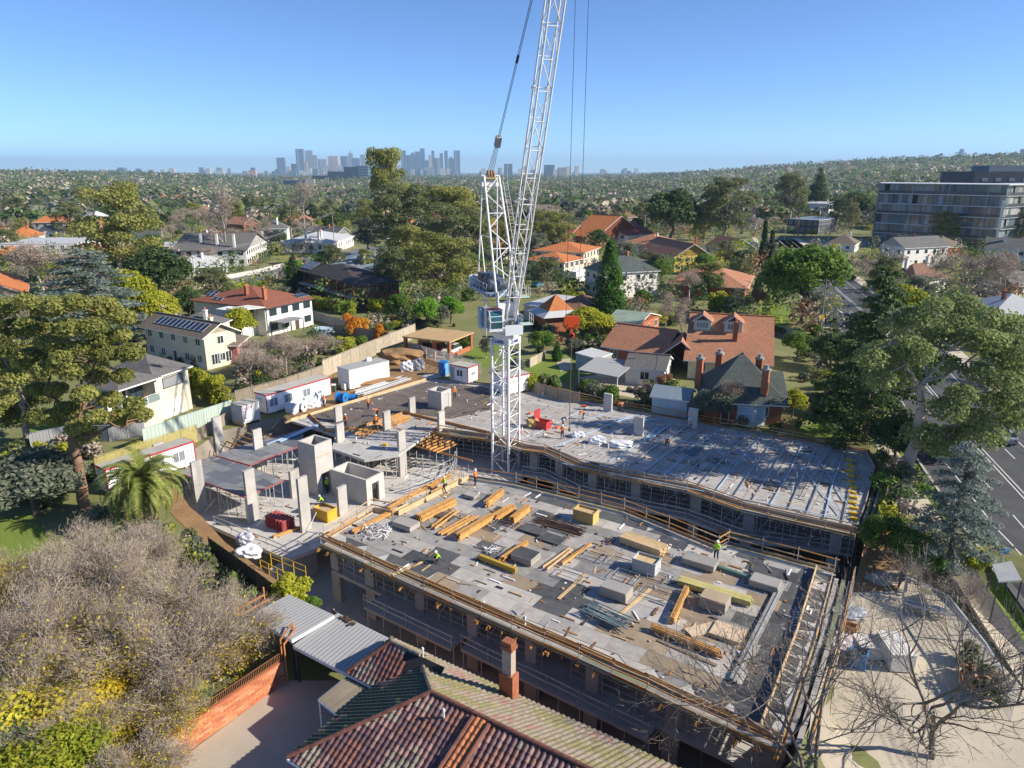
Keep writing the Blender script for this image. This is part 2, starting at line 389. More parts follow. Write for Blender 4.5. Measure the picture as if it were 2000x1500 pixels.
# ------------------------------------------------------------------ concrete frame under construction
PLY = [M('weathered film ply', (.33, .315, .295), .7, var=.27, scale=1.3), M('grey film ply', (.25, .243, .232), .65, var=.27, scale=1.3),
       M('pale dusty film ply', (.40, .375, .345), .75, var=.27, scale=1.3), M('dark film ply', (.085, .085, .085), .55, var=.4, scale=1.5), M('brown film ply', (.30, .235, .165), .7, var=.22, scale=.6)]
def seg_points(line, step):
    out = []
    for i in range(len(line) - 1):
        a, b = line[i], line[i + 1]; n = max(1, round((b - a).length / step))
        for k in range(n): out.append((a.lerp(b, k / n), (b - a).normalized()))
    out.append((line[-1], (line[-1] - line[-2]).normalized())); return out
def guard(line, parent, h=1.1, rails=(.5, 1.02), step=2.4, toe=True, mat=None, seed=1):
    rnd = random.Random(seed); mats = [mat] if mat else [TIMB, TIMB, TIMB, TIMB2]
    sp = seg_points(line, step)
    for p, t in sp: bar('guard_post', p, p + Vector((0, 0, h + rnd.uniform(0, .12))), .06, .06, STEEL, parent, True)
    for i in range(len(sp) - 1):
        a, b = sp[i][0], sp[i + 1][0]; n = Vector((-(b - a).y, (b - a).x, 0)).normalized() * .05
        for r in rails:
            e = (b - a) * rnd.uniform(.02, .12)
            z0 = Vector((0, 0, r + rnd.uniform(-.06, .06))); z1 = Vector((0, 0, r + rnd.uniform(-.06, .06)))
            bar('guard_rail', a - e + z0 + n, b + e + z1 + n, .05, .085, rnd.choice(mats), parent)
        if toe: bar('toe_board', a + Vector((0, 0, .12)) - n, b + Vector((0, 0, .12)) - n, .035, .2, rnd.choice([TIMB, TIMB2, PLY[1]]), parent)
def frames(line, parent, z0, z1, inset, step=1.25, inner=True, rows=3, seed=2, skip=.1):
    """shoring frames along an open storey: steel standards with ledgers"""
    rnd = random.Random(seed); sp = seg_points(line, step)
    for rowi in range(2 if inner else 1):
        pr = None
        for p, t in sp:
            n = Vector((-t.y, t.x, 0)) * inset * (1 + 1.6 * rowi); q = Vector((p.x, p.y, 0)) + n
            if rnd.random() < skip: pr = None; continue
            bar('shoring_standard', q + Vector((0, 0, z0)), q + Vector((0, 0, z1)), .07, .07, STEEL, parent, True)
            if pr is not None and (q - pr).length < step * 1.6:
                for k in range(rows):
                    if rowi and k == 1: continue
                    z = z0 + .45 + k * (z1 - z0 - .7) / max(1, rows - 1); bar('ledger', pr + Vector((0, 0, z)), q + Vector((0, 0, z)), .05, .05, STEEL, parent, True)
                if rowi == 0 and rnd.random() < .3: bar('brace', pr + Vector((0, 0, z0 + .4)), q + Vector((0, 0, z1 - .4)), .045, .045, STEEL, parent, True)
            pr = q
def props(parent, pts, z0, z1, lean=.0):
    for p in pts:
        a = Vector((p.x, p.y, z0)); b = Vector((p.x + random.uniform(-lean, lean), p.y + random.uniform(-lean, lean), z1))
        m = a.lerp(b, .55); bar('prop', a, m, .075, .075, STEEL, parent, True); bar('prop', m, b, .05, .05, STEELW, parent, True)
def column(parent, p, z0, z1, w=.35, d=1.1, rz=SITE, mat=CONC, name='concrete_column'):
    return MB().box((p.x, p.y, (z0 + z1) / 2), (d, w, z1 - z0), rz).build(name, mat, parent)
def pt3(pts, z): return [P(a, b, z) for a, b in pts]

# ---- front building
fb = thing('concrete_building', 'front concrete building shell with timber strewn top deck and scaffolded shady side', 'building', P(1100, 1200, ZB), group=None)
F_FRONT = pt3([(645, 1050), (730, 1088), (745, 1095), (901, 1163), (1146, 1268), (1279, 1327), (1345, 1358), (1528, 1440)], 0)
F_RIGHT = pt3([(1528, 1440), (1592, 1251), (1626, 1122)], 0)
F_BACK = pt3([(1626, 1122), (1420, 1066), (1395, 1076), (1210, 1000), (1000, 948), (908, 934)], 0)
F_LEFT = pt3([(908, 934), (771, 1004), (735, 997), (645, 1050)], 0)
FPOLY = F_FRONT + F_RIGHT[1:] + F_BACK[1:] + F_LEFT[1:-1]
slab = MB().prism(FPOLY, -.32, -.03).build('deck_slab', CONC, fb)
def sheets(poly, origin, parent, name, z, w, l, mats, wts, rnd, ang=SITE, gap=.012, holes=()):
    """loose formwork sheets laid in courses: each its own board"""
    ux = Vector((math.cos(ang), math.sin(ang))); vx = Vector((-ux.y, ux.x)); loc = [((Vector(p[:2]) - origin).dot(ux), (Vector(p[:2]) - origin).dot(vx)) for p in poly]
    s0, s1 = min(p[0] for p in loc), max(p[0] for p in loc); t0, t1 = min(p[1] for p in loc), max(p[1] for p in loc)
    cache = {}; out = []; t = t0; row = 0
    while t < t1:
        s = s0 - (l / 2 if row % 2 else 0) * .9
        while s < s1:
            cs = [(s, t), (s + l, t), (s + l, t + w), (s, t + w)]
            # clip the sheet to the deck outline
            ring = clip_poly([(origin + ux * (a + (gap if k in (0, 3) else -gap)) + vx * (b + (gap if k < 2 else -gap))) for k, (a, b) in enumerate(cs)], poly)
            if ring:
                mt = rnd.choices(mats, wts)[0] if callable(wts) is False else wts(s + l / 2, t + w / 2, rnd)
                dz = z + rnd.uniform(0, .006); mb = MB().prism(ring, dz - .016, dz)
                out.append(mb.build(name, mt, parent))
            s += l
        t += w; row += 1
    return out
def clip_poly(sub, poly):
    """sheet quad kept when its centre lies on the deck; corners outside are pulled in towards the centre"""
    c = sum(sub, Vector((0, 0))) / len(sub)
    if not in_poly(c.x, c.y, poly): return None
    res = []
    for p in sub:
        q = p.copy(); k = 0
        while not in_poly(q.x, q.y, poly) and k < 20: q = q.lerp(c, .12); k += 1
        res.append(q)
    return res
FO = F_FRONT[0].to_2d()
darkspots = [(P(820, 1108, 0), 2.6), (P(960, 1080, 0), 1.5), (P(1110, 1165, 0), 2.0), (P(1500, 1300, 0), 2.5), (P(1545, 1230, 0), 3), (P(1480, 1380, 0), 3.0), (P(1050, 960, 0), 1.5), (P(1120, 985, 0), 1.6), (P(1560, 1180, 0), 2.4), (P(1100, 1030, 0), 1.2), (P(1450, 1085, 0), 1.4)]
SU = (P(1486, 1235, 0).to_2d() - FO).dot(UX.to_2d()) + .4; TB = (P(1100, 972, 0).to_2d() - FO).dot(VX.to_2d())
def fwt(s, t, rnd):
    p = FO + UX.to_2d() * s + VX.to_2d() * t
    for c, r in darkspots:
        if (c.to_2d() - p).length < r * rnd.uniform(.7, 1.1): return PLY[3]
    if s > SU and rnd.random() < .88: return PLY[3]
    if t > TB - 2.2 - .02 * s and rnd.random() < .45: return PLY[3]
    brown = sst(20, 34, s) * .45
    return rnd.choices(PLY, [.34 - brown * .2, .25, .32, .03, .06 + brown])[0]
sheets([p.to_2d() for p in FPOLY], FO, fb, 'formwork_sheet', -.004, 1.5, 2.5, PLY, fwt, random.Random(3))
# edge strip, upstand boards and guard rails
for line, sd_ in ((F_FRONT, 1), (F_RIGHT, 1), (F_BACK, 1), (F_LEFT, 1)):
    for i in range(len(line) - 1):
        a, b = line[i], line[i + 1]; bar('edge_board', a + Vector((0, 0, -.12)), b + Vector((0, 0, -.12)), .05, .42, TIMB2 if sd_ else CONC, fb)
cF = sum(FPOLY, Vector()) / len(FPOLY)
def outset(line, d, c):
    out = []
    for i, p in enumerate(line):
        a = line[max(0, i - 1)]; b = line[min(len(line) - 1, i + 1)]; t = (b - a).normalized(); n = Vector((t.y, -t.x, 0))
        if n.dot(p - c) < 0: n = -n
        out.append(p + n * d)
    return out
GF = outset(F_FRONT, 1.0, cF); GR = outset(F_RIGHT, 1.5, cF); GB = outset(F_BACK, .9, cF); GL = outset(F_LEFT, .7, cF)
for L, s in ((GF, 11), (GR, 12), (GB, 13), (GL, 14)): guard([p + Vector((0, 0, -.25)) for p in L], fb, h=1.3, rails=(.55, .85, 1.2) if L is GF else (.6, 1.15), seed=s)
for line, g in ((F_FRONT, GF), (F_RIGHT, GR), (F_BACK, GB), (F_LEFT, GL)):      # walkway planks outside the edge
    for i in range(len(line) - 1):
        for k, f in enumerate((.22, .55, .88)):
            a = line[i].lerp(g[i], f); b = line[i + 1].lerp(g[i + 1], f)
            bar('walkway_plank', a + Vector((0, 0, -.27 + .003 * k)), b + Vector((0, 0, -.27 + .003 * k)), .3 if L is not GR else .45, .045, [PLY[1], PLY[0], M('green treated plank', (.20, .22, .15), .8)][(i + k) % 3], fb)
rb = random.Random(5)
for p, t in seg_points(F_FRONT, 1.15):            # timber bearers poking out under the edge, in twos and threes
    n = Vector((t.y, -t.x, 0)); n = n if n.dot(p - cF) > 0 else -n
    if rb.random() < .75:
        for j in range(rb.choice((1, 2, 3))):
            o_ = t * (j * .13); bar('bearer', p - n * 1.4 + o_ + Vector((0, 0, -.46)), p + n * rb.uniform(1.15, 1.75) + o_ + Vector((0, 0, -.46)), .07, .2, TIMB, fb)
for L in (outset(F_FRONT, 1.05, cF), outset(F_FRONT, .5, cF)):
    for i in range(len(L) - 1): bar('waler', L[i] + Vector((0, 0, -.34)), L[i + 1] + Vector((0, 0, -.34)), .08, .1, M('green treated plank'), fb)
# storey below: slab, columns, shoring
M_FRONT = pt3([(655, 1106), (735, 1143), (800, 1172), (905, 1222), (925, 1215), (1146, 1310), (1279, 1372), (1345, 1402), (1500, 1475)], ZM)
FM = outset(F_FRONT, .6, cF)
mid = [Vector((p.x, p.y, ZM)) for p in outset(F_FRONT, .1, cF) + F_RIGHT[1:] + F_BACK[1:] + F_LEFT[1:-1]]
MB().prism(mid, ZM - .3, ZM).build('floor_slab', CONC, fb)
for a, b, d0, d1 in (((742, 1095), (912, 1168), -.2, 2.1), ((925, 1172), (1290, 1330), -.2, 1.7), ((1190, 1288), (1528, 1440), 1.75, 3.2)):   # ledges that jut out of it
    p, q = P(*a, 0), P(*b, 0); n = Vector((-VX.x, -VX.y, 0)); zz = ZM if d0 < 1 else ZM - 1.2
    MB().prism([p + n * d0, q + n * d0, q + n * d1, p + n * d1], zz - .22, zz + .02).build('jutting_slab', CONC, fb)
    guard([(p + n * (d1 - .1)) + Vector((0, 0, zz)), (q + n * (d1 - .1)) + Vector((0, 0, zz))], fb, rails=(.55, 1.0), seed=int(a[0]), toe=False, mat=STEEL if d0 < 1 else TIMB)
    props(fb, [x[0] + n * (d1 - .35) for x in seg_points([p, q], 1.7)], ZB, zz - .22, .03)
for f in (0.004, .12, .27, .41, .55, .68, .83, .985):
    s = F_FRONT[0].lerp(F_FRONT[-1], f); inn = VX * .35
    column(fb, s + inn, ZM, -.32, .5, .9); column(fb, s + inn, ZB, ZM - .3, .5, 1.0)
    for dp in (7, 14): column(fb, s + VX * dp, ZB, ZM - .3, .4, 1.0); column(fb, s + VX * dp, ZM, -.32, .4, 1.0)
frames(F_FRONT, fb, ZM, -.32, .1, 1.25, False, 5, 21, .04); frames(F_FRONT, fb, ZM, -.32, 1.3, 1.25, False, 4, 23, .1)
frames(F_BACK, fb, ZM, -.32, .6, 1.5, False, 3, 22, .1)
props(fb, [F_FRONT[0].lerp(F_FRONT[-1], (k + .5) / 20) + VX * j for k in range(20) for j in (1.3, 4.2)], ZB, ZM - .3, .05)
MB().box((*(F_FRONT[0].lerp(F_FRONT[-1], .5) + VX * 9).to_2d(), ZB + 1.5), (36, .25, 3.0), SITE).build('core_wall', CONC, fb)
MB().box((*(F_FRONT[0].lerp(F_FRONT[-1], .5) + VX * 9.5).to_2d(), ZM + 1.35), (36, .25, 2.7), SITE).build('core_wall', CONC, fb)
# upstand formwork at the right end and along the back left
for line, dd, mt in ((F_RIGHT, -1.2, TIMB2), (F_LEFT[:2], -.5, TIMB2), (F_LEFT[1:3], -.3, TIMB2)):
    L = outset(line, dd, cF)
    for i in range(len(L) - 1): bar('upstand_board', L[i] + Vector((0, 0, .25)), L[i + 1] + Vector((0, 0, .25)), .06, .5, mt, fb)
L = outset(F_RIGHT, -1.3, cF)
for p, t in seg_points(L, 1.3): bar('strut', p + Vector((0, 0, .4)), p + UX * .9, .05, .07, STEEL, fb)
for d in (-.25, -.38): 
    L2 = outset(F_BACK, d, cF)
    for i in range(len(L2) - 1): bar('cable_duct', L2[i] + Vector((0, 0, .06)), L2[i + 1] + Vector((0, 0, .06)), .07, .07, M('blue grey plastic pipe', (.12, .19, .30), .5), fb, True)
bar('upstand_board', P(1528, 1140, .12), P(1432, 1330, .12), .5, .22, PLY[1], fb)
bar('upstand_board', P(1530, 1140, .26), P(1434, 1330, .26), .12, .05, STEEL, fb)

# ---- rear building
rbld = thing('concrete_building', 'long rear concrete building shell with ducts and rebar laid on its deck', 'building', P(1300, 900, ZB))
R_FRONT = pt3([(850, 838), (960, 852), (1030, 872), (1075, 878), (1140, 907), (1224, 926), (1350, 950), (1455, 986), (1672, 1034)], 0)
R_RIGHT = pt3([(1672, 1034), (1690, 985), (1703, 940), (1708, 915), (1692, 887)], 0)
R_BACK = pt3([(1692, 887), (1545, 862), (1390, 834), (1187, 797), (1040, 764), (838, 742)], 0)
R_LEFT = pt3([(838, 742), (700, 782), (570, 822), (620, 838), (655, 850), (648, 876), (712, 898), (778, 888), (850, 838)], 0)
RPOLY = R_FRONT + R_RIGHT[1:] + R_BACK[1:] + R_LEFT[1:-1]; cR = P(1350, 900, 0)
DECKC = M('grey deck concrete', (.29, .285, .275), .8, scale=.55, bump=.1, col2=(.52, .505, .48))
MB().prism(RPOLY, -.3, .0).build('deck_slab', DECKC, rbld)
for p_, q_ in ((R_FRONT, 1), (R_RIGHT, 1), (R_BACK, 1)):
    for i in range(len(p_) - 1): bar('edge_board', p_[i] + Vector((0, 0, .02)), p_[i + 1] + Vector((0, 0, .02)), .06, .5, PLY[0], rbld)
GRF = outset(R_FRONT, 1.1, cR); GRR = outset(R_RIGHT, 1.6, cR); GRB = outset(R_BACK[:-1], .8, cR)
guard([p + Vector((0, 0, -.2)) for p in GRF], rbld, h=1.3, rails=(.35, .75, 1.15), seed=31)
guard([p + Vector((0, 0, -.2)) for p in GRR], rbld, h=1.3, rails=(.35, .75, 1.15), seed=32)
guard([p + Vector((0, 0, -.1)) for p in GRB], rbld, h=1.25, rails=(.3, .7, 1.1), seed=33)
for line, g in ((R_FRONT, GRF), (R_RIGHT, GRR)):
    for i in range(len(line) - 1):
        for k, f in enumerate((.2, .5, .8, 1.0)):
            a = line[i].lerp(g[i], f); b = line[i + 1].lerp(g[i + 1], f)
            bar('walkway_plank', a + Vector((0, 0, -.24 + .004 * k)), b + Vector((0, 0, -.24 + .004 * k)), .28, .05, [PLY[1], M('green treated plank'), PLY[0], TIMB][(i + k) % 4], rbld)
for p, t in seg_points(R_FRONT, 1.3):
    n = Vector((t.y, -t.x, 0)); n = n if n.dot(p - cR) > 0 else -n
    bar('bearer', p - n * 1.2 + Vector((0, 0, -.42)), p + n * rb.uniform(.9, 1.4) + Vector((0, 0, -.42)), .07, .2, TIMB if rb.random() < .55 else TIMB2, rbld)
RM = [Vector((p.x, p.y, ZM)) for p in outset(R_FRONT, .9, cR)]
MB().prism([Vector((p.x, p.y, 0)) for p in RM[1:-1]] + [P(1662, 1082, ZM), P(1686, 1040, ZM)] + [p for p in R_RIGHT[2:]] + R_BACK[1:] + R_LEFT[1:-1], ZM - .32, ZM).build('floor_slab', CONCW, rbld)
frames(R_FRONT, rbld, ZM, -.3, .08, 1.25, False, 5, 41, .04); frames(R_FRONT, rbld, ZM, -.3, 1.3, 1.3, False, 4, 45, .1)
frames(R_RIGHT[:3], rbld, ZM, -.3, .35, 1.4, False, 4, 42, .05)
guard([p + Vector((0, 0, 0)) for p in RM[2:-1]] + [P(1660, 1080, ZM), P(1684, 1042, ZM)], rbld, rails=(.5, 1.0), toe=False, mat=STEEL, seed=43)
for f in (.02, .14, .27, .4, .52, .64, .76, .88, .98):
    i = f * (len(R_FRONT) - 1); k = min(int(i), len(R_FRONT) - 2); s = R_FRONT[k].lerp(R_FRONT[k + 1], i - k) + VX * .8
    column(rbld, s, ZM, -.3, .45, 1.0, mat=CONCW); column(rbld, s - VX * .5, ZB, ZM - .32, .45, 1.0, mat=CONCW)
    for dp in (6, 12): column(rbld, s + VX * dp, ZB, ZM - .32); column(rbld, s + VX * dp, ZM, -.3)
props(rbld, [p + VX * .3 for p, t in seg_points(R_FRONT, 2.3)] + [p + VX * 3.5 for p, t in seg_points(R_FRONT, 2.6)], ZB, ZM - .32, .04)
for a in ((1652, 1076), (1640, 1070), (1676, 1046), (1625, 1064)): props(rbld, [P(*a, ZM)], ZB, ZM - .32, .02)
for zc, hh, dp in ((ZM + 1.3, 2.6, 8), (ZB + 1.35, 2.7, 7)):
    c = P(1400, 960, 0) + VX * dp; MB().box((c.x, c.y, zc), (44, .25, hh), SITE).build('core_wall', CONC, rbld)
# ducts and bars on the rear deck
DUCT = M('pale blue duct', (.36, .48, .62), .5); RUST = M('rusty reinforcement', (.20, .11, .06), .8)
DUCTG = M('galvanised duct', (.52, .54, .56), .4, .6)
def across(px0, px1, z=.1): return P(*px0, z), P(*px1, z)
for k in range(17):
    f = k / 16
    a = P(1085 + 560 * f, 872 + 150 * f, .11); b = P(1235 + 440 * f, 812 + 80 * f, .11)
    m = a.lerp(b, .5) + Vector((random.uniform(-.25, .25), 0, .05))
    for p_, q_ in ((a, m), (m, b)): bar('tendon_duct', p_, q_, .11, .07, DUCTG if k % 3 else DUCT, rbld)
for k in range(9):
    a = P(1040 + k * 22, 850 - k * 4, .09); b = P(1150 + k * 24, 794 + k * 4, .09); bar('tendon_duct', a, b, .09, .06, DUCTG if k % 2 else DUCT, rbld)
for s_, e_ in (((1100, 905), (1640, 1012)), ((1190, 815), (1660, 905)), ((1230, 838), (1655, 930)), ((1560, 905), (1640, 1005)), ((1600, 900), (1655, 985)), ((1420, 858), (1470, 900)), ((1390, 870), (1440, 912))):
    bar('conduit', P(*s_, .14), P(*e_, .14), .08, .06, DUCT, rbld)
mesh_ = MB(); rn = random.Random(8); rp = [p.to_2d() for p in RPOLY]
for d1, d2, sp, ln in ((UX, VX, .45, .3), (VX, UX, .6, .3)):
    for k in range(-70, 120):
        o_ = P(1200, 880, 0) + d2 * (k * sp); s = -60
        while s < 60:
            l = rn.uniform(4, 9); a = o_ + d1 * s; b = o_ + d1 * (s + l)
            if in_poly(a.x, a.y, rp) and in_poly(b.x, b.y, rp) and rn.random() < .8: mesh_.tube(a + Vector((0, 0, .05)), b + Vector((0, 0, .05)), .014, .014, 3, 0, False)
            s += l
tag(mesh_.build('reinforcement_bars', RUST, rbld), kind='stuff')
# dark rebar bed on the left half of the rear deck
sheetR = [P(*q, 0).to_2d() for q in ((600, 812), (838, 745), (955, 758), (960, 800), (880, 818), (790, 806), (690, 838), (655, 830))]
bed = MB().prism(sheetR, .0, .018).build('deck_membrane', M('dark wet deck ply', (.12, .11, .10), .7, var=.4, scale=.7), rbld)
m2 = MB()
for d1, d2, sp in ((UX, VX, .4), (VX, UX, .55)):
    for k in range(-90, 90):
        o_ = P(800, 785, 0) + d2 * (k * sp); s = -45
        while s < 45:
            l = rn.uniform(3, 6); a = o_ + d1 * s; b = o_ + d1 * (s + l)
            if in_poly(a.x, a.y, sheetR) and in_poly(b.x, b.y, sheetR): m2.tube(a + Vector((0, 0, .12)), b + Vector((0, 0, .12)), .022, .022, 3, 0, False)
            s += l
tag(m2.build('reinforcement_mat', M('bare steel bar', (.30, .26, .23), .6, .4), rbld), kind='stuff')
for a, b in (((556, 824), (700, 781)), ((700, 781), (832, 741)), ((600, 806), (640, 842)), ((640, 842), (690, 838)), ((690, 838), (790, 806)), ((790, 806), (960, 846))):
    bar('edge_timber', P(*a, .15), P(*b, .15), .1, .4, TIMB2 if a[0] < 600 or a[0] == 700 else TIMB, rbld)
for k in range(5): bar('edge_timber', P(690 + k * 4, 845 + k * 2, .1), P(785 + k * 4, 812 + k * 2, .1), .1, .12, TIMB, rbld)

# ---- left wing: lower slab, blade columns, lift cores, table forms
lw = thing('concrete_wing', 'low concrete wing of bare slab, tall blade columns and formwork tables', 'building', P(560, 980, ZM))
LPOLY = pt3([(300, 968), (420, 1030), (560, 1092), (646, 1062), (700, 1040), (800, 985), (905, 945), (1000, 955), (1030, 920), (900, 880), (850, 870), (700, 905), (660, 880), (560, 850), (400, 880)], ZM)
MB().prism(LPOLY, ZM - .35, ZM + .02).build('floor_slab', CONCW, lw)
MB().box((*P(575, 1110, ZM - 1.5).to_2d(), ZM - 1.7), (5.0, .4, 2.7), SITE + R(90)).build('basement_wall', CONC, lw)
guard([P(420, 1028, ZM), P(560, 1088, ZM), P(642, 1060, ZM)], lw, rails=(.5, 1.0), toe=False, mat=STEEL, seed=51)
colpx = [(432, 897, 2.3), (510, 925, 2.3), (395, 1000, 2.5), (496, 1020, 2.5), (598, 1036, 2.5), (670, 1005, .2), (578, 970, .1), (665, 868, 2.0), (787, 868 + 60, 2.3), (322, 958, 2.4)]
for a, b, h in colpx:
    p = P(a, b, ZM); column(lw, p, ZM + .02, 0, .32, 1.15, SITE + R(90), CONC)
    if h > .5: MB().box((p.x, p.y, h / 2 + .012), (1.12, .30, h - .02), SITE + R(90)).build('concrete_column', CONC, lw)
for a, b, h in ((756, 838, 2.3), (805, 808, 2.2), (862, 840, 2.4), (665, 862, 2.2)):
    column(rbld, P(a, b, 0), 0, h, .32, 1.1, SITE + R(90), CONC)
for a, b, h in ((1187, 803, 2.4), (1247, 850, 2.3), (1352, 835, 2.5)):
    column(rbld, P(a, b, 0), 0, h, .3, 1.15, SITE, CONCW)
def core(parent, px, z0, h, w, d, door=True, mat=CONCW, name='lift_core', wide=1.0):
    c = P(*px, z0); mb = MB(); t = .22
    ex, ey = UX, VX
    def wall(o_, ax, L, zz0=0., zz1=h): mb.box((c.x + o_.x, c.y + o_.y, z0 + (zz0 + zz1) / 2), (L, t, zz1 - zz0), math.atan2(ax.y, ax.x))
    wall(ey * (d / 2 - t / 2), ex, w); wall(-ey * (d / 2 - t / 2), ex, w)
    wall(-ex * (w / 2 - t / 2), ey, d - 2 * t - .004)
    if door:                                           # doorway side, towards the lower right
        s = (d - 2 * t - wide) / 2; hh = min(2.2, h - .5)
        wall(ex * (w / 2 - t / 2) + ey * (wide / 2 + s / 2), ey, s - .002); wall(ex * (w / 2 - t / 2) - ey * (wide / 2 + s / 2), ey, s - .002)
        wall(ex * (w / 2 - t / 2), ey, wide, hh, h)
    else: wall(ex * (w / 2 - t / 2), ey, d - 2 * t - .004)
    o = mb.build(name, mat, parent)
    return o
core(lw, (622, 955, )[0:2], ZM + .02, 5.7, 2.6, 2.4)
MB().box((*(P(622, 955, ZM) + UX * 1.312).to_2d(), 1.0), (.03, 1.0, 1.8), SITE).build('opening_cover', M('grey ply hatch', (.16, .16, .16), .6), lw)
bar('brace_timber', P(622, 955, ZM) + UX * 1.35 - VX * .9 + Vector((0, 0, 4.3)), P(622, 955, ZM) + UX * 1.35 + VX * .9 + Vector((0, 0, 4.3)), .06, .12, TIMB2, lw)
core(lw, (700, 968), ZM + .02, 2.9, 5.2, 2.6, True)
core(rbld, (859, 795), 0.0, 2.5, 2.3, 2.1, True)
MB().box((*(P(859, 795, 0) + UX * 1.1).to_2d(), 1.1), (.06, .9, 1.7), SITE).build('lift_door_frame', STEEL, rbld)
# table forms: ply decks on props
def table(parent, px, z=-.02, seed=0):
    pts = pt3(px, z); mb = MB().prism(pts, z - .16, z - .02).build('table_joists', PLY[1], parent)
    for i in range(len(pts)): bar('red_edge', pts[i] - Vector((0, 0, .06)), pts[(i + 1) % len(pts)] - Vector((0, 0, .06)), .05, .1, PLYR, parent)
    rn_ = random.Random(seed)
    poly = [p.to_2d() for p in pts]
    sheets(poly, poly[0], parent, 'formwork_sheet', z + .004, 1.25, 2.45, [PLY[1], M('blue black film ply', (.13, .14, .16), .5, var=.25), M('steel grey film ply', (.22, .225, .235), .5, var=.2)], [.2, .35, .45], rn_)
    e = seg_points(pts + [pts[0]], 1.5); c = sum(pts, Vector()) / len(pts)
    props(parent, [p.lerp(c, .06) for p, t in e] + [p.lerp(c, .45) for p, t in e[::2]], ZM + .02, z - .16, .06)
    for i in range(0, len(e) - 1, 2):
        a = e[i][0].lerp(c, .06); b = e[i + 1][0].lerp(c, .06)
        for zz in (.5, 1.6): bar('ledger', Vector((a.x, a.y, ZM + zz)), Vector((b.x, b.y, ZM + zz)), .045, .045, STEEL, parent, True)
        if i % 4 == 0: bar('brace', Vector((a.x, a.y, ZM + .1)), Vector((b.x, b.y, -.3)), .045, .045, STEEL, parent, True)
table(lw, [(336, 918), (416, 890), (486, 910), (555, 938), (478, 970)], seed=1)
table(lw, [(418, 889), (480, 868), (592, 838), (592, 868), (488, 908)], seed=2)
table(lw, [(650, 878), (706, 862), (778, 874), (776, 891), (712, 900)], z=-.3, seed=3)
for a, b, w in (((545, 862), (625, 828), .5), ((520, 868), (600, 836), .2)): bar('aluminium_beam', P(a[0], a[1], .12), P(b[0], b[1], .12), w, .1, DUCT, lw)
# bare joists of an unfinished table
for k in range(9):
    a = P(797 + k * 7, 858 + k * 3.2, -.25); d = (P(890, 852, -.25) - P(840, 872, -.25)); d.normalize()
    bar('joist', a, a + d * 3.4, .09, .2, TIMB, lw)
for k in range(3): a = P(800 + k * 30, 868 + k * 8, -.45); bar('joist_bearer', a - UX * 1.5, a + UX * 4.5, .1, .2, TIMB, lw)
props(lw, [P(800 + k * 13, 872 + (k % 3) * 8, -.5) for k in range(8)], ZM, -.55, .05)
for k in range(6): bar('joist_bearer', P(430 + k * 12, 868 - k * 6, -.5), P(500 + k * 12, 893 - k * 6, -.5) , .08, .18, TIMB if k % 2 else TIMB2, lw)
# rounded balcony slab near the crane
bal = [P(a, b, ZM) for a, b in ((800, 965), (850, 950), (880, 935), (888, 915), (870, 900), (780, 930))]
frames([Vector((p.x, p.y, 0)) for p in bal[:4]], lw, ZM, -.4, -.3, 1.3, False, 4, 55, 0)
guard([Vector((p.x, p.y, ZM)) for p in bal[:4]], lw, rails=(.5, 1.0), toe=False, mat=STEEL, seed=56)
frames(pt3([(880, 905), (960, 925)], 0), rbld, ZM, -.3, .2, 1.2, True, 4, 57, 0)
for k in range(9): bar('leaning_board', P(722 + k * 3, 985 - k * 2, ZM + .03), P(718 + k * 3.4, 948 - k * 2, ZM + .9 + (k % 3) * .4), .1, .04, M('old grey timber', (.2, .15, .1), .9), lw)
for a, b in (((600, 965), (616, 885)), ((676, 990), (660, 955)), ((600, 1040), (618, 1000)), ((395, 1005), (420, 975)), ((500, 1030), (525, 1000))):
    bar('raking_prop', P(*a, ZM), P(b[0], b[1], ZM + 1.6), .07, .07, STEELW, lw, True)
# ------------------------------------------------------------------ helpers for boxes with faces
def text_mesh(s, size, mat, depth=.01):
    cu = bpy.data.curves.new('lettering', 'FONT'); cu.body = s; cu.size = size; cu.extrude = depth; cu.align_x = 'CENTER'; cu.align_y = 'CENTER'; cu.offset = size * .02
    t = bpy.data.objects.new('tmp', cu); COL.objects.link(t); dg = bpy.context.evaluated_depsgraph_get()
    me = bpy.data.meshes.new_from_object(t.evaluated_get(dg)); bpy.data.objects.remove(t); me.name = 'lettering'; me.materials.clear(); me.materials.append(mat); return me
def lettering(s, size, mat, parent, p, n, up=(0, 0, 1)):
    o = bpy.data.objects.new('lettering', text_mesh(s, size, mat)); COL.objects.link(o); o.parent = parent
    n = Vector(n).normalized(); u = Vector(up); x = u.cross(n).normalized(); y = n.cross(x)
    o.rotation_euler = Matrix((x, y, n)).transposed().to_euler(); o.location = Vector(p) - parent_loc(parent); return o
def rect3(e0, e1, e2, z):
    a, b, c = P(*e0, z), P(*e1, z), P(*e2, z); u = (b - a); u.z = 0; L = u.length; u.normalize(); v = Vector((-u.y, u.x, 0))
    W = (c - a).dot(v)
    if W < 0: v = -v; W = -W
    return Vector((a.x, a.y, 0)), u, v, L, W
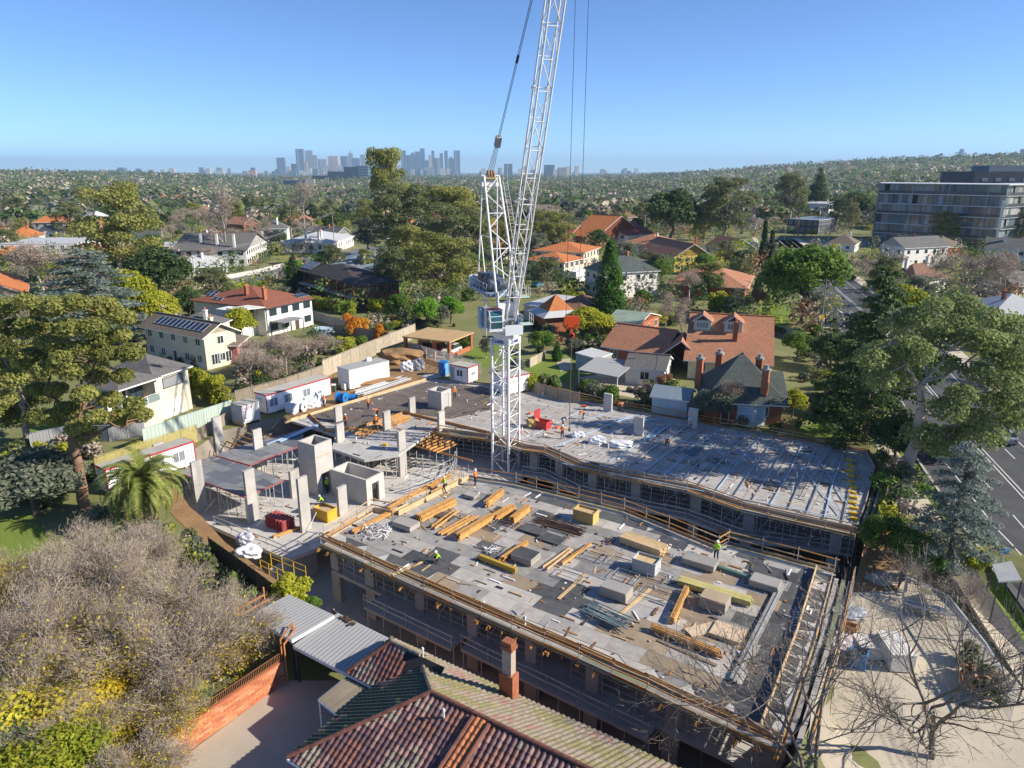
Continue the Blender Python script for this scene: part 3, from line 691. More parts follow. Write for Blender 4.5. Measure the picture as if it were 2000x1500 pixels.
def win(parent, p0, d, n, s, z, w, h, frame=None, glass=None, mull=1, trans=0, door=False):
    """a window on the wall face through p0 along d with outward normal n; frame with its pane inside"""
    frame = frame or WHITE; glass = glass or GLASS; c = p0 + d * s + Vector((0, 0, z)); t = .07
    mb = MB(); o_ = n * .035
    for x0, x1, zz in ((-w / 2, w / 2, 0), (-w / 2, w / 2, h)): mb.beam(c + d * x0 + o_ + Vector((0, 0, zz)), c + d * x1 + o_ + Vector((0, 0, zz)), .09, t)
    for k in range(mull + 2):
        x = -w / 2 + w * k / (mull + 1); mb.beam(c + d * x + o_, c + d * x + o_ + Vector((0, 0, h)), t, .085, up=n)
    for k in range(trans): zz = h * (k + 1) / (trans + 1); mb.beam(c - d * w / 2 + o_ + Vector((0, 0, zz)), c + d * w / 2 + o_ + Vector((0, 0, zz)), .07, .05)
    f = mb.build('door' if door else 'window', frame, parent)
    g = MB().beam(c - d * (w / 2 - .02) + n * .012 + Vector((0, 0, h / 2)), c + d * (w / 2 - .02) + n * .012 + Vector((0, 0, h / 2)), .02, h - .03).build('pane', glass, f)
    return f
REDT = M('red trim paint', (.45, .03, .05), .6)
SHEDW = M('white shed panel', (.80, .79, .78), .5, var=.05)
SHEDR = M('dusty shed roof', (.43, .41, .35), .7, var=.15)
def shed(name, label, e0, e1, e2, h, wins, z0=0., trim=True, roofm=None, cat='site shed', h0=0.25, door=None):
    o, u, v, L, W = rect3(e0, e1, e2, z0 + h); o.z = z0; c = o + u * L / 2 + v * W / 2
    t = thing(name, label, cat, (c.x, c.y, z0)); rz = math.atan2(u.y, u.x)
    MB().box((c.x, c.y, z0 + h0 + (h - h0) / 2 - .05), (L - .06, W - .06, h - h0 - .1), rz).build('body', SHEDW, t)
    MB().box((c.x, c.y, z0 + h - .04), (L, W, .1), rz).build('roof', roofm or SHEDR, t)
    for f in (.12, .5, .88):
        q = o + u * L * f + v * W / 2; MB().box((q.x, q.y, z0 + h0 / 2), (.25, W * .9, h0), rz).build('bearer', TIMB2, t)
    if trim:
        for a, b in ((o, o + u * L), (o, o + v * W), (o + u * L, o + u * L + v * W)):
            bar('trim', a + Vector((0, 0, h - .07)), b + Vector((0, 0, h - .07)), .08, .16, REDT, t)
        for a in (o, o + u * L): bar('trim', a + Vector((0, 0, h0)), a + Vector((0, 0, h - .16)), .09, .09, REDT, t)
    p0 = o + v * .03
    for s, z, w, hh in wins: win(t, p0, u, -v, s * L, z0 + z, w, hh, SHEDW, M('shed window', (.2, .23, .26), .2), 1)
    if door: win(t, p0, u, -v, door * L, z0 + h0 + .05, .85, 2.0, SHEDW, M('shed door', (.55, .56, .58), .5), 0, door=True)
    return t, o, u, v, L, W
t, o, u, v, L, W = shed('site_shed', 'long white site shed with red trim beside the lettered container', (519, 772), (645, 736), (491, 767), 2.75, [(.1, 1.0, 1.3, 1.1), (.32, 1.0, 1.3, 1.1), (.6, 1.0, 1.2, 1.1)], door=.83)
MB().box((*(o - u * .25 + v * W * .55).to_2d(), 1.9), (.45, .7, .5), math.atan2(u.y, u.x)).build('air_conditioner', SHEDW, t)
t, o, u, v, L, W = shed('site_shed', 'white site shed with red trim half hidden behind the palm', (205, 917), (378, 861), (195, 905), 2.75, [(.2, 1.0, 1.3, 1.1), (.55, 1.0, 1.4, 1.2), (.8, 1.0, 1.3, 1.1)], door=.92)
t, o, u, v, L, W = shed('cool_room', 'plain tall white box shed with ridged grey roof on bare earth', (681, 723), (760, 704), (650, 718), 3.1, [], trim=False, roofm=M('ridged grey sheet', (.45, .46, .45), .6), cat='shed')
for k in range(13): bar('roof_rib', o + u * (L * (k + .5) / 13) + Vector((0, 0, 3.12)), o + u * (L * (k + .5) / 13) + v * W + Vector((0, 0, 3.12)), .06, .05, SHEDR, t)
MB().box((*(o - u * .3 + v * W * .35).to_2d(), .6), (.4, .9, .9), math.atan2(u.y, u.x)).build('condenser_unit', SHEDW, t)
MB().box((*(o + u * L * .7 + v * W * .75).to_2d(), 3.35), (.8, .5, .45), math.atan2(u.y, u.x)).build('condenser_unit', SHEDW, t)
t, o, u, v, L, W = shed('site_hut', 'small white hut with red trim next to the blue toilet', (914, 718), (934, 711), (878, 711), 2.6, [(.5, 1.2, .9, .5)], cat='site hut')
win(t, o + u * .03, v, -u, W * .45, 1.0, 1.1, 1.0, SHEDW, M('green shed glass', (.05, .12, .12), .15), 1); win(t, o + u * .03, v, -u, W * .85, .3, .8, 2.0, SHEDW, M('grey shed door', (.3, .33, .37), .5), 0, door=True)
shed('site_shed', 'white shed with red roof edge right behind the crane mast', (990, 738), (1036, 728), (955, 730), 2.7, [], trim=True)
# container with lettering
o, u, v, L, W = rect3((473, 794), (506, 784), (448, 788), 2.6); c = o + u * L / 2 + v * W / 2; rz = math.atan2(u.y, u.x)
ct = thing('shipping_container', 'short ribbed container with red SITE SAFE lettering on white sign', 'container', (c.x, c.y, 0))
GREYW = M('weathered white steel', (.62, .63, .63), .5, var=.1)
MB().box((c.x, c.y, 1.45), (L - .08, W - .08, 2.25), rz).build('body', GREYW, ct); MB().box((c.x, c.y, 2.6), (L, W, .1), rz).build('roof', SHEDR, ct)
for k in range(11): q = o + v * (W * (k + .5) / 11) - u * .0; bar('rib', q + Vector((0, 0, .35)), q + Vector((0, 0, 2.5)), .07, .06, GREYW, ct)
for k in range(5): q = o + u * (L * (.55 + .09 * k)); bar('rib', q + Vector((0, 0, .35)), q + Vector((0, 0, 2.5)), .06, .07, GREYW, ct)
bar('skid', o + u * .1 + Vector((0, 0, .18)), o + u * .1 + v * W + Vector((0, 0, .18)), .2, .3, TIMB2, ct); bar('skid', o + u * (L - .1) + Vector((0, 0, .18)), o + u * (L - .1) + v * W + Vector((0, 0, .18)), .2, .3, TIMB2, ct)
sg = bar('sign_board', o + u * .1 - v * .02 + Vector((0, 0, 1.55)), o + u * (L * .5) - v * .02 + Vector((0, 0, 1.55)), .05, 1.9, SHEDW, ct)
MAR = M('maroon sign paint', (.28, .02, .06), .6)
nn = -v
for k, ch in enumerate('SITE'): lettering(ch, .42, MAR, ct, o + u * (.28 + k * .31) - v * .06 + Vector((0, 0, 2.22)), nn)
for k, ch in enumerate('AFE'): lettering(ch, .40, MAR, ct, o + u * .28 - v * .06 + Vector((0, 0, 1.82 - k * .4)), nn)
# portable toilet
q = P(867, 733, 0); pt = thing('portable_toilet', 'bright blue portable toilet cabin beside the small hut', 'toilet', q)
BLUEP = M('blue plastic', (.02, .18, .48), .45, var=.08)
MB().box((0, 0, 1.12), (1.15, 1.15, 2.05), SITE).build('cabin', BLUEP, pt, world=False); MB().prism([(-.62, -.62), (.62, -.62), (.62, .62), (-.62, .62)], 2.15, 2.25).build('roof', BLUEP, pt, world=False)
MB().box((*(UX * .59).to_2d(), 1.1), (.04, .8, 1.85), SITE).build('door', M('pale blue plastic', (.12, .32, .6), .5), pt, world=False); MB().tube((.3, .3, 2.2), (.3, .3, 2.7), .05).build('vent_pipe', STEEL, pt, world=False)
MB().box((0, 0, .05), (1.3, 1.3, .1), SITE).build('skid', TIMB2, pt, world=False)
# reels and bundles on the yard
def reel(label, px, r, w, mat, rz, z0=0.):
    p = P(*px, z0); t = thing('cable_reel', label, 'reel', p); d = Vector((math.cos(rz), math.sin(rz), 0))
    for s in (-1, 1):
        mb = MB(); a = Vector((0, 0, r)) + d * s * w / 2; mb.tube(a - d * .04, a + d * .04, r, r, 18); mb.build('flange', mat, t, world=False)
    MB().tube(Vector((0, 0, r)) - d * (w / 2 - .04), Vector((0, 0, r)) + d * (w / 2 - .04), r * .72, r * .72, 16).build('coil', mat, t, world=False); MB().tube(Vector((0, 0, r)) - d * (w / 2 + .06), Vector((0, 0, r)) + d * (w / 2 + .06), r * .3, r * .3, 12).build('hub', M('dark steel', (.05, .05, .06), .5), t, world=False)
reel('big blue pipe reel on the earth by the timber kerb', (668, 787), .8, 1.1, BLUEP, R(-15)); reel('white plastic roll among the wrapped pallets', (590, 803), .65, .8, SHEDW, R(-20)); reel('smaller blue coil bundle tied with red band', (688, 782), .5, 1.5, BLUEP, R(10))
WRAP = M('white shrink wrap', (.66, .68, .72), .35, var=.15, scale=3); 
def lumpy(name, label, cat, p, dims, mat, seed, n=9, rz=0.):
    """a heap or wrapped load with an uneven skin"""
    rn_ = random.Random(seed); bm = bmesh.new(); bmesh.ops.create_icosphere(bm, subdivisions=3, radius=1)
    for v_ in bm.verts:
        c_ = v_.co; k = 1 + .16 * math.sin(c_.x * 5 + seed) * math.cos(c_.y * 4 - seed) + .1 * math.sin(c_.z * 9 + c_.x * 7 + seed) + rn_.uniform(-.05, .05)
        e = 3.2; m = (abs(c_.x) ** e + abs(c_.y) ** e + abs(c_.z) ** e) ** (1 / e); c_ *= k / m
        v_.co = Vector((c_.x * dims[0] / 2, c_.y * dims[1] / 2, max(0, c_.z + .75) * dims[2] / 1.75))
    me = bpy.data.meshes.new(name); bm.to_mesh(me); bm.free(); me.materials.append(mat)
    o_ = link(me, name, None, p, (0, 0, rz)); return tag(o_, label, cat)
lumpy('wrapped_pallet', 'white wrapped pallet load nearest the shed end by the reel', 'pallet', P(572, 806), (1.6, 1.4, 1.2), WRAP, 1, rz=SITE)
lumpy('wrapped_pallet', 'white wrapped pallet load midway along the long shed', 'pallet', P(607, 796), (2.4, 1.3, 1.3), WRAP, 2, rz=R(30))
lumpy('wrapped_pallet', 'tallest wrapped pallet load with green base under leaning panels', 'pallet', P(625, 792), (1.4, 1.3, 1.9), WRAP, 3, rz=R(30))
lumpy('rubbish_bag', 'white bulk bags dumped on earth behind the cool room', 'bulk bag', P(795, 724), (2.0, 1.6, 1.5), WRAP, 4); lumpy('grey_tarp', 'grey tarpaulin heap under the raking fence props', 'tarpaulin', P(818, 722), (1.8, 1.5, 1.7), M('grey tarp', (.22, .24, .27), .4), 5)
lumpy('earth_heap', 'mound of brown excavated earth behind the cool room', 'earth', P(785, 706), (7, 4.5, 2.0), SOIL, 6)
lumpy('earth_heap', 'low brown earth berm along the front of the cool room', 'earth', P(722, 752), (9, 2.0, .8), SOIL, 7, rz=R(28))
lumpy('bulk_bag', 'crumpled white bag on brown earth below the low wing', 'bulk bag', P(487, 1085, -.2), (2.0, 1.4, .8), WRAP, 8); lumpy('bulk_bag', 'small dark topped white bag beside the low wing slab', 'bulk bag', P(480, 1060, -.2), (1.3, 1.1, .9), M('greyed bag', (.4, .4, .45), .5), 9)
lumpy('bulk_bag', 'white bag heap on rear deck nearest the red skip', 'bulk bag', P(1128, 853), (1.6, 1.1, .6), WRAP, 10); lumpy('bulk_bag', 'larger white bag heap in the middle of rear deck', 'bulk bag', P(1166, 865), (1.9, 1.2, .8), WRAP, 11); lumpy('bulk_bag', 'long white bag heap furthest right on rear deck', 'bulk bag', P(1212, 872), (2.6, 1.4, .7), WRAP, 12)
lumpy('bulk_bag', 'tan sack pile standing left of the red skip', 'bulk bag', P(1041, 834), (1.5, 1.2, 1.3), M('tan sack', (.42, .30, .12), .8), 13)
lumpy('bulk_bag', 'pale pink wrapped blocks below the right end of front deck', 'bulk bag', P(1640, 1268, -1.8), (2.2, 1.6, 1.0), M('pinkish wrap', (.62, .55, .58), .4), 14)
lumpy('bulk_bag', 'grey crumpled plastic sheet at right foot of front deck', 'bulk bag', P(1660, 1200, -1.8), (2.4, 1.6, .5), M('grey plastic', (.42, .45, .5), .3), 15)
# ------------------------------------------------------------------ the tower crane
CR = P(988, 962, ZB); cr = thing('tower_crane', 'white lattice luffing tower crane rising between the two buildings', 'crane', CR)
MS = 2.2; ZT = 12.6
mast = MB().box((0, 0, .35), (3.4, 3.4, .7), SITE).build('mast', CONC, cr, world=False)
cs = [(UX * sx + VX * sy) * MS / 2 for sx, sy in ((-1, -1), (1, -1), (1, 1), (-1, 1))]
for c_ in cs: bar('chord', CR + c_ + Vector((0, 0, .6)), Vector((CR.x + c_.x, CR.y + c_.y, ZT)), .22, .22, STEELW, mast)
nb = 10; hb = (ZT - ZB - .9) / nb
for k in range(nb):
    z0 = ZB + .9 + k * hb
    for j in range(4):
        a, b = CR + cs[j], CR + cs[(j + 1) % 4]; a = Vector((a.x, a.y, 0)); b = Vector((b.x, b.y, 0))
        bar('lacing', a + Vector((0, 0, z0)), b + Vector((0, 0, z0)), .09, .09, STEELW, mast, True)
        if (k + j) % 2: a, b = b, a
        bar('lacing', a + Vector((0, 0, z0)), b + Vector((0, 0, z0 + hb)), .1, .1, STEELW, mast, True)
for s in (-.25, .25): bar('ladder_rail', CR + VX * .3 + UX * s + Vector((0, 0, 1)), CR + VX * .3 + UX * s + Vector((0, 0, ZT - ZB - .5)), .05, .05, STEEL, mast)
for k in range(28): bar('rung', CR + VX * .3 - UX * .25 + Vector((0, 0, 1.2 + k * .6)), CR + VX * .3 + UX * .25 + Vector((0, 0, 1.2 + k * .6)), .04, .04, STEEL, mast)
CLW = M('pale crane panel', (.62, .66, .70), .5, var=.06); NAVY = M('navy lettering', (.01, .03, .22), .5)
for n_, s_ in ((-VX, UX), (UX, VX)):
    p = Vector((CR.x, CR.y, ZT - .35)) + n_ * (MS / 2 + .14); bar('banner', p - s_ * 1.2, p + s_ * 1.2, .05, .7, CLW, mast)
    lettering('CLARK', .5, NAVY, mast, p + n_ * .05 - s_ * .15, n_)
HEAD = R(-71); HX = Vector((math.cos(HEAD), math.sin(HEAD), 0)); HY = Vector((-HX.y, HX.x, 0)); C0 = Vector((CR.x, CR.y, 0))
def K(x, y, z): return C0 + HX * x + HY * y + Vector((0, 0, z))
MB().lathe([(1.35, 0), (1.45, .15), (1.45, .5), (1.2, .6)], (C0.x, C0.y, ZT + .02), 24).build('slew_ring', STEELW, cr)
MB().box((*K(.3, 0, 0).to_2d(), ZT + 1.0), (2.4, 2.6, .7), HEAD).build('slew_frame', STEELW, cr)
MB().box((*K(-.2, .1, 0).to_2d(), ZT + 2.55), (1.5, 1.7, 2.4), HEAD).build('slew_tower', STEELW, cr)
for s in (-1, 1): bar('slew_plate', K(1.0, s * 1.05, ZT + 1.3), K(.2, s * 1.0, ZT + 5.0), .12, .9, STEELW, cr)
MB().box((*K(1.9, .35, 0).to_2d(), ZT + 1.1), (.15, 2.0, 1.1), HEAD).build('front_panel', CLW, cr)
bar('gear_motor', K(1.3, .2, ZT + 1.4), K(1.3, .2, ZT + 2.5), .55, .55, M('machine grey', (.18, .2, .2), .5), cr, True); bar('gear_motor', K(1.3, .95, ZT + 1.4), K(1.3, .95, ZT + 2.6), .45, .45, M('machine blue', (.05, .12, .25), .5), cr, True)
# operator's cab
cab = MB().box((*K(1.2, -1.75, 0).to_2d(), ZT + 1.25), (2.0, 1.5, .25), HEAD).build('cab', CLW, cr)
MB().box((*K(.55, -1.75, 0).to_2d(), ZT + 2.35), (.8, 1.45, 2.0), HEAD).build('cab_back', CLW, cab)
prof = [(.95, 1.38), (2.15, 1.38), (2.35, 2.2), (1.95, 3.3), (.95, 3.3)]
mb = MB(); pv = [K(x, -2.42, ZT + z) for x, z in prof] + [K(x, -1.08, ZT + z) for x, z in prof]
mb.add(pv, [(0, 1, 2, 3, 4), (9, 8, 7, 6, 5)] + [(k, k + 5, (k + 1) % 5 + 5, (k + 1) % 5) for k in range(5)]); mb.build('cab_glass', Mglass('teal cab glass', (.03, .10, .12), .08), cab)
for s in (-2.44, -1.06):
    for a, b in ((1, 2), (2, 3), (0, 4), (0, 1), (3, 4)): bar('cab_frame', K(prof[a][0], s, ZT + prof[a][1]), K(prof[b][0], s, ZT + prof[b][1]), .09, .09, CLW, cab)
for z, x in ((1.38, 2.17), (2.2, 2.37), (2.75, 2.2)): bar('cab_frame', K(x, -2.44, ZT + z), K(x, -1.06, ZT + z), .07, .07, CLW, cab)
bar('cab_roof', K(.2, -1.75, ZT + 3.42), K(2.05, -1.75, ZT + 3.36), 1.6, .1, M('pinkish white roof', (.62, .5, .5), .5), cab)
for k in range(7): bar('roof_slat', K(.5 + k * .2, -2.4, ZT + 3.45), K(.5 + k * .2, -1.1, ZT + 3.45), .06, .05, M('dull red slat', (.35, .16, .14), .6), cab)
MB().box((*K(-.6, -2.2, 0).to_2d(), ZT + 2.2), (1.0, 1.2, 2.2), HEAD).build('switch_cabinet', M('blue grey cabinet', (.25, .36, .48), .5), cr)
for z in (1.0, 1.6): bar('cab_step_rail', K(2.2, -2.8, ZT + z - .2), K(0, -2.9, ZT + z - .2), .05, .05, STEELW, cr, True)
for x in (0, 1, 2.2): bar('cab_step_rail', K(x, -2.85, ZT + .6), K(x, -2.85, ZT + 1.6), .05, .05, STEELW, cr, True)
# machinery deck
GREY = M('machine deck grey', (.22, .29, .36), .55)
bar('machinery_deck', K(-7.6, -.4, ZT + 4.6), K(-.2, -.4, ZT + 4.6), 3.0, .35, GREY, cr)
for x, y, l, w, h in ((-6.6, -.2, 1.2, 1.6, 1.5), (-4.9, -.9, 1.5, 1.0, 1.7), (-4.9, .5, 1.5, 1.0, 1.4), (-2.9, -.8, 1.2, 1.1, 1.9)):
    MB().box((*K(x, y, 0).to_2d(), ZT + 4.78 + h / 2), (l, w, h), HEAD).build('machinery_box', M('dark machinery', (.05, .07, .11), .45, var=.5, scale=2), cr)
for x in (-3.6, -1.8): MB().tube(K(x, -1.3, ZT + 5.5), K(x, .6, ZT + 5.5), .6, .6, 18).build('winch_drum', M('drum steel', (.16, .18, .22), .4, .5), cr)
for y in (-1.95, 1.1):
    for z in (5.3, 5.8): bar('deck_rail', K(-7.6, y, ZT + z), K(-.4, y, ZT + z), .05, .05, STEELW, cr, True)
    for k in range(6): bar('deck_rail', K(-7.5 + k * 1.4, y, ZT + 4.7), K(-7.5 + k * 1.4, y, ZT + 5.8), .05, .05, STEELW, cr, True)
for x, y in ((-6.2, -1.2), (-3.8, -1.2), (-6.2, .5)): bar('deck_strut', K(x, y, ZT + 4.4), K(x * .25, y * .8, ZT + 1.4), .12, .12, STEELW, cr, True)
MB().box((*K(-7.9, -.4, 0).to_2d(), ZT + 5.1), (.5, 2.8, 1.5), HEAD).build('counterweight', CLW, cr)
for dz, dx in ((4.4, .4), (1.6, 1.4)):           # side landings
    fl = bar('landing', K(dx - .6, 1.9, ZT + dz), K(dx + .6, 1.9, ZT + dz), 1.2, .08, M('pale green mesh', (.45, .55, .50), .6), cr)
    for x in (-.6, 0, .6):
        for y in (1.3, 2.5): bar('landing_rail', K(dx + x, y, ZT + dz), K(dx + x, y, ZT + dz + 1.1), .045, .045, STEELW, cr, True)
    for y in (1.3, 2.5):
        for z in (.55, 1.1): bar('landing_rail', K(dx - .6, y, ZT + dz + z), K(dx + .6, y, ZT + dz + z), .045, .045, STEELW, cr, True)
# A-frame
AX, AZ = -5.0, 29.6
def aw(x, s, w): return (x, s * w)
for s in (-1, 1):
    bar('a_frame_leg', K(.6, s * 1.15, ZT + 4.2), K(AX + .3, s * .85, AZ), .26, .26, STEELW, cr, True)
    bar('a_frame_back_leg', K(-6.6, s * 1.15, ZT + 4.7), K(AX - .3, s * .85, AZ), .17, .17, STEELW, cr, True)
    bar('a_frame_back_leg', K(-3.4, s * 1.1, ZT + 4.7), K(-5.6, s * 1.0, ZT + 10.5), .14, .14, STEELW, cr, True)
def fl_(f, s): return K(.6 + (AX - .3) * f, s * (1.15 - .3 * f), ZT + 4.2 + (AZ - ZT - 4.2) * f)
for k in range(7):
    f0, f1 = k / 7, (k + 1) / 7; s = 1 if k % 2 else -1
    bar('a_frame_brace', fl_(f0, s), fl_(f1, -s), .11, .11, STEELW, cr, True)
    if k in (2, 4, 6): bar('a_frame_brace', fl_(f1 - .02, s), fl_(f1 - .02, -s), .12, .12, M('yellowed steel', (.6, .48, .22), .5) if k == 6 else STEELW, cr, True)
bar('a_frame_brace', K(-5.9, -1.05, ZT + 10.6), K(-2.0, -1, ZT + 10.6), .1, .1, STEELW, cr, True)
bar('a_frame_head', K(AX, -1.05, AZ - .9), K(AX, 1.05, AZ - .9), .35, .45, STEELW, cr); bar('a_frame_head', K(AX + .1, -1.05, AZ - .05), K(AX + .1, 1.05, AZ - .05), .3, .3, STEELW, cr, True)
for s in (-.3, 0, .3): MB().tube(K(AX, s - .06, AZ + .1), K(AX, s + .06, AZ + .1), .5, .5, 16).build('sheave', M('rusty sheave', (.40, .26, .12), .6), cr)
for s in (0, .5):
    bar('ladder_rail', K(.9, 1.6 + s, ZT + 4.5), K(AX + .6, 1.25 + s, AZ - .6), .05, .05, STEEL, cr, True)
    for k in range(2): pass
for k in range(34):
    f = (k + .5) / 34; a = K(.9, 1.6, ZT + 4.5).lerp(K(AX + .6, 1.25, AZ - .6), f); bar('rung', a, a + HY * .5, .04, .04, STEEL, cr)
for s in (1.25, 1.75): bar('head_rail', K(AX + .6, s, AZ - .6), K(AX + .6, s, AZ + 1.3), .05, .05, STEEL, cr, True)
# luffing jib
EL = R(68.2); JL = 46.0; J0 = (1.5, 0, ZT + 2.0); jd = HX * math.cos(EL) + Vector((0, 0, math.sin(EL))); jn = HX * math.sin(EL) - Vector((0, 0, math.cos(EL)))
def J(l, s, t):      # along the jib, across, underside(+)/top(-)
    k = min(1, .35 + l / 9.0); e = 1 if l < JL - 6 else 1 - .6 * (l - JL + 6) / 6
    return K(*J0) + jd * l + HY * s * (.5 + .16 * min(1, l / 8)) * e + jn * t * .55 * k * e
jib = bar('jib', J(.3, -1.0, 0), J(.3, 1.0, 0), .3, .3, STEELW, cr, True)
jib.scale = jib.scale
JP = Vector(jib.location)
jibp = cr
for s in (-1, 1):
    for t_ in (-1, 1):
        bar('jib_chord', J(.3, s, t_), J(8, s, t_), .19, .19, STEELW, jibp, True)
        for a_, b_ in ((8, 20), (20, 32), (32, JL - 6), (JL - 6, JL)): bar('jib_chord', J(a_, s, t_), J(b_, s, t_), .17, .17, STEELW, jibp, True)
for s in (-1, 1): bar('jib_foot_plate', J(.2, s, 0), J(3.2, s, 0), .1, .75, STEELW, jibp)
l = 3.2; k = 0
while l < JL - 1:
    l2 = l + 2.6
    for t_ in (-1, 1):
        bar('jib_lacing', J(l, -1, t_), J(l, 1, t_), .09, .09, STEELW, jibp, True)
        s = 1 if (k + (t_ > 0)) % 2 else -1; bar('jib_lacing', J(l, s, t_), J(l2, -s, t_), .085, .085, STEELW, jibp, True)
    for s in (-1, 1):
        t_ = 1 if k % 2 else -1; bar('jib_lacing', J(l, s, t_), J(l2, s, -t_), .075, .075, STEELW, jibp, True)
        if k % 4 == 0: bar('jib_splice', J(l, s, -1) - jd * .15, J(l, s, -1) + jd * .15, .3, .3, STEELW, jibp)
    l = l2; k += 1
TIP = J(JL, 0, 0)
# luffing ropes and pendant
BLK = M('dark rope', (.03, .035, .05), .6)
ap = K(AX, 0, AZ + .4); bk_ = ap.lerp(TIP, .105)
for s in (-.3, -.1, .1, .3): bar('luffing_rope', K(AX, s, AZ + .4), bk_ + HY * s * .6, .05, .05, BLK, cr, True)
blk = bar('luffing_block', bk_ - jd * .3, bk_ + (TIP - ap).normalized() * .9, .55, .6, M('block grey', (.25, .26, .27), .5), cr)
for s in (-.07, .07): bar('pendant', bk_ + HY * s, TIP + HY * s, .06, .06, BLK, cr, True)
for f in (.3, .55, .8): q = bk_.lerp(TIP, f); bar('pendant_link', q - (TIP - ap).normalized() * .4, q + (TIP - ap).normalized() * .4, .22, .14, BLK, cr)
# hook block on its ropes
hk = PD(1117, 628, TIP.y)
ht = thing('hook_block', 'bright orange hook block hanging from the crane ropes right of the mast', 'hook block', hk + Vector((0, 0, -1.6)))
ORG = M('hook orange', (.80, .10, .02), .5, var=.05)
w_ = Vector((1, 0, 0))
mb = MB(); 
pr_ = [(-.62, -.3), (-.45, -.48), (.45, -.48), (.62, -.3), (.66, .34), (.5, .48), (-.5, .48), (-.66, .34)]
mb.add([hk + w_ * x + Vector((0, .14, z)) for x, z in pr_] + [hk + w_ * x + Vector((0, -.14, z)) for x, z in pr_], [tuple(range(8))[::-1], tuple(range(8, 16))] + [(k, (k + 1) % 8, (k + 1) % 8 + 8, k + 8) for k in range(8)]); mb.build('cheek_plate', ORG, ht)
for x in (-.38, .38):
    MB().tube(hk + w_ * x + Vector((0, -.155, -.3)), hk + w_ * x + Vector((0, .155, -.3)), .07, .07, 10)	.build('pin', M('dark steel'), ht); MB().box((hk.x + x, hk.y, hk.z - .56), (.22, .2, .2)).build('lug', ORG, ht)
MB().box((hk.x, hk.y, hk.z - .75), (.2, .2, .6)).build('shank', ORG, ht)
hp = [hk + Vector((math.sin(a) * .2 + .02, 0, -1.2 - math.cos(a) * .2)) for a in [R(x) for x in range(0, 300, 30)]]
MB().path(hp, [.075] * 6 + [.06, .05, .04, .03], 6).build('hook', ORG, ht)
for x in (-.52, .52):
    bar('hoist_rope', hk + w_ * x + Vector((0, 0, .4)), Vector((TIP.x + x * .9, TIP.y, TIP.z)), .045, .045, BLK, cr, True)
sl = thing('chain_sling', 'thin brown chain sling hanging straight down from the orange hook', 'sling', hk + Vector((0, 0, -10)))
bar('chain', hk + Vector((0, 0, -1.35)), hk + Vector((0, 0, -9.6)), .07, .07, RUST, sl, True); MB().tube(hk + Vector((-.1, 0, -9.7)), hk + Vector((.1, 0, -9.7)), .16, .16, 10).build('end_ring', RUST, sl)
# ------------------------------------------------------------------ houses
TERR = Mroof('terracotta roof tiles', (.50, .235, .13), (.40, .175, .10), dirt=(.2, .15, .11)); TERRO = Mroof('orange roof tiles', (.58, .21, .07), (.48, .16, .05), damt=.15); TERRB = Mroof('brown roof tiles', (.26, .14, .09), (.20, .11, .075))
GREYT = Mroof('grey roof tiles', (.17, .165, .16), (.13, .128, .125)); SLATE = Mroof('green grey slate', (.10, .125, .115), (.07, .09, .085), .28, .3, (.05, .05, .045)); BROWNG = Mroof('weathered brown grey tiles', (.21, .17, .13), (.16, .13, .10))
METAL = Mroof('pale roof sheet', (.52, .53, .53), (.50, .51, .51), 50, .5, (.4, .39, .37), .25, .5); METB = Mroof('blue grey roof sheet', (.22, .28, .33), (.20, .26, .31), 50, .5, (.2, .22, .24), .2, .5); REDM = Mroof('dark red roof sheet', (.34, .08, .06), (.30, .07, .05), 50, .4, (.2, .06, .05), .2)
SOLAR = Mglass('solar cell', (.012, .02, .045), .15); YELL = M('yellow render', (.62, .42, .10), .8); PINK = M('faded red render', (.42, .16, .13), .8); TAN = M('tan roof sheet', (.50, .34, .17), .7); DKT = M('dark trim', (.05, .05, .055), .6); BLUW = M('pale blue weatherboard', (.42, .53, .60), .7)
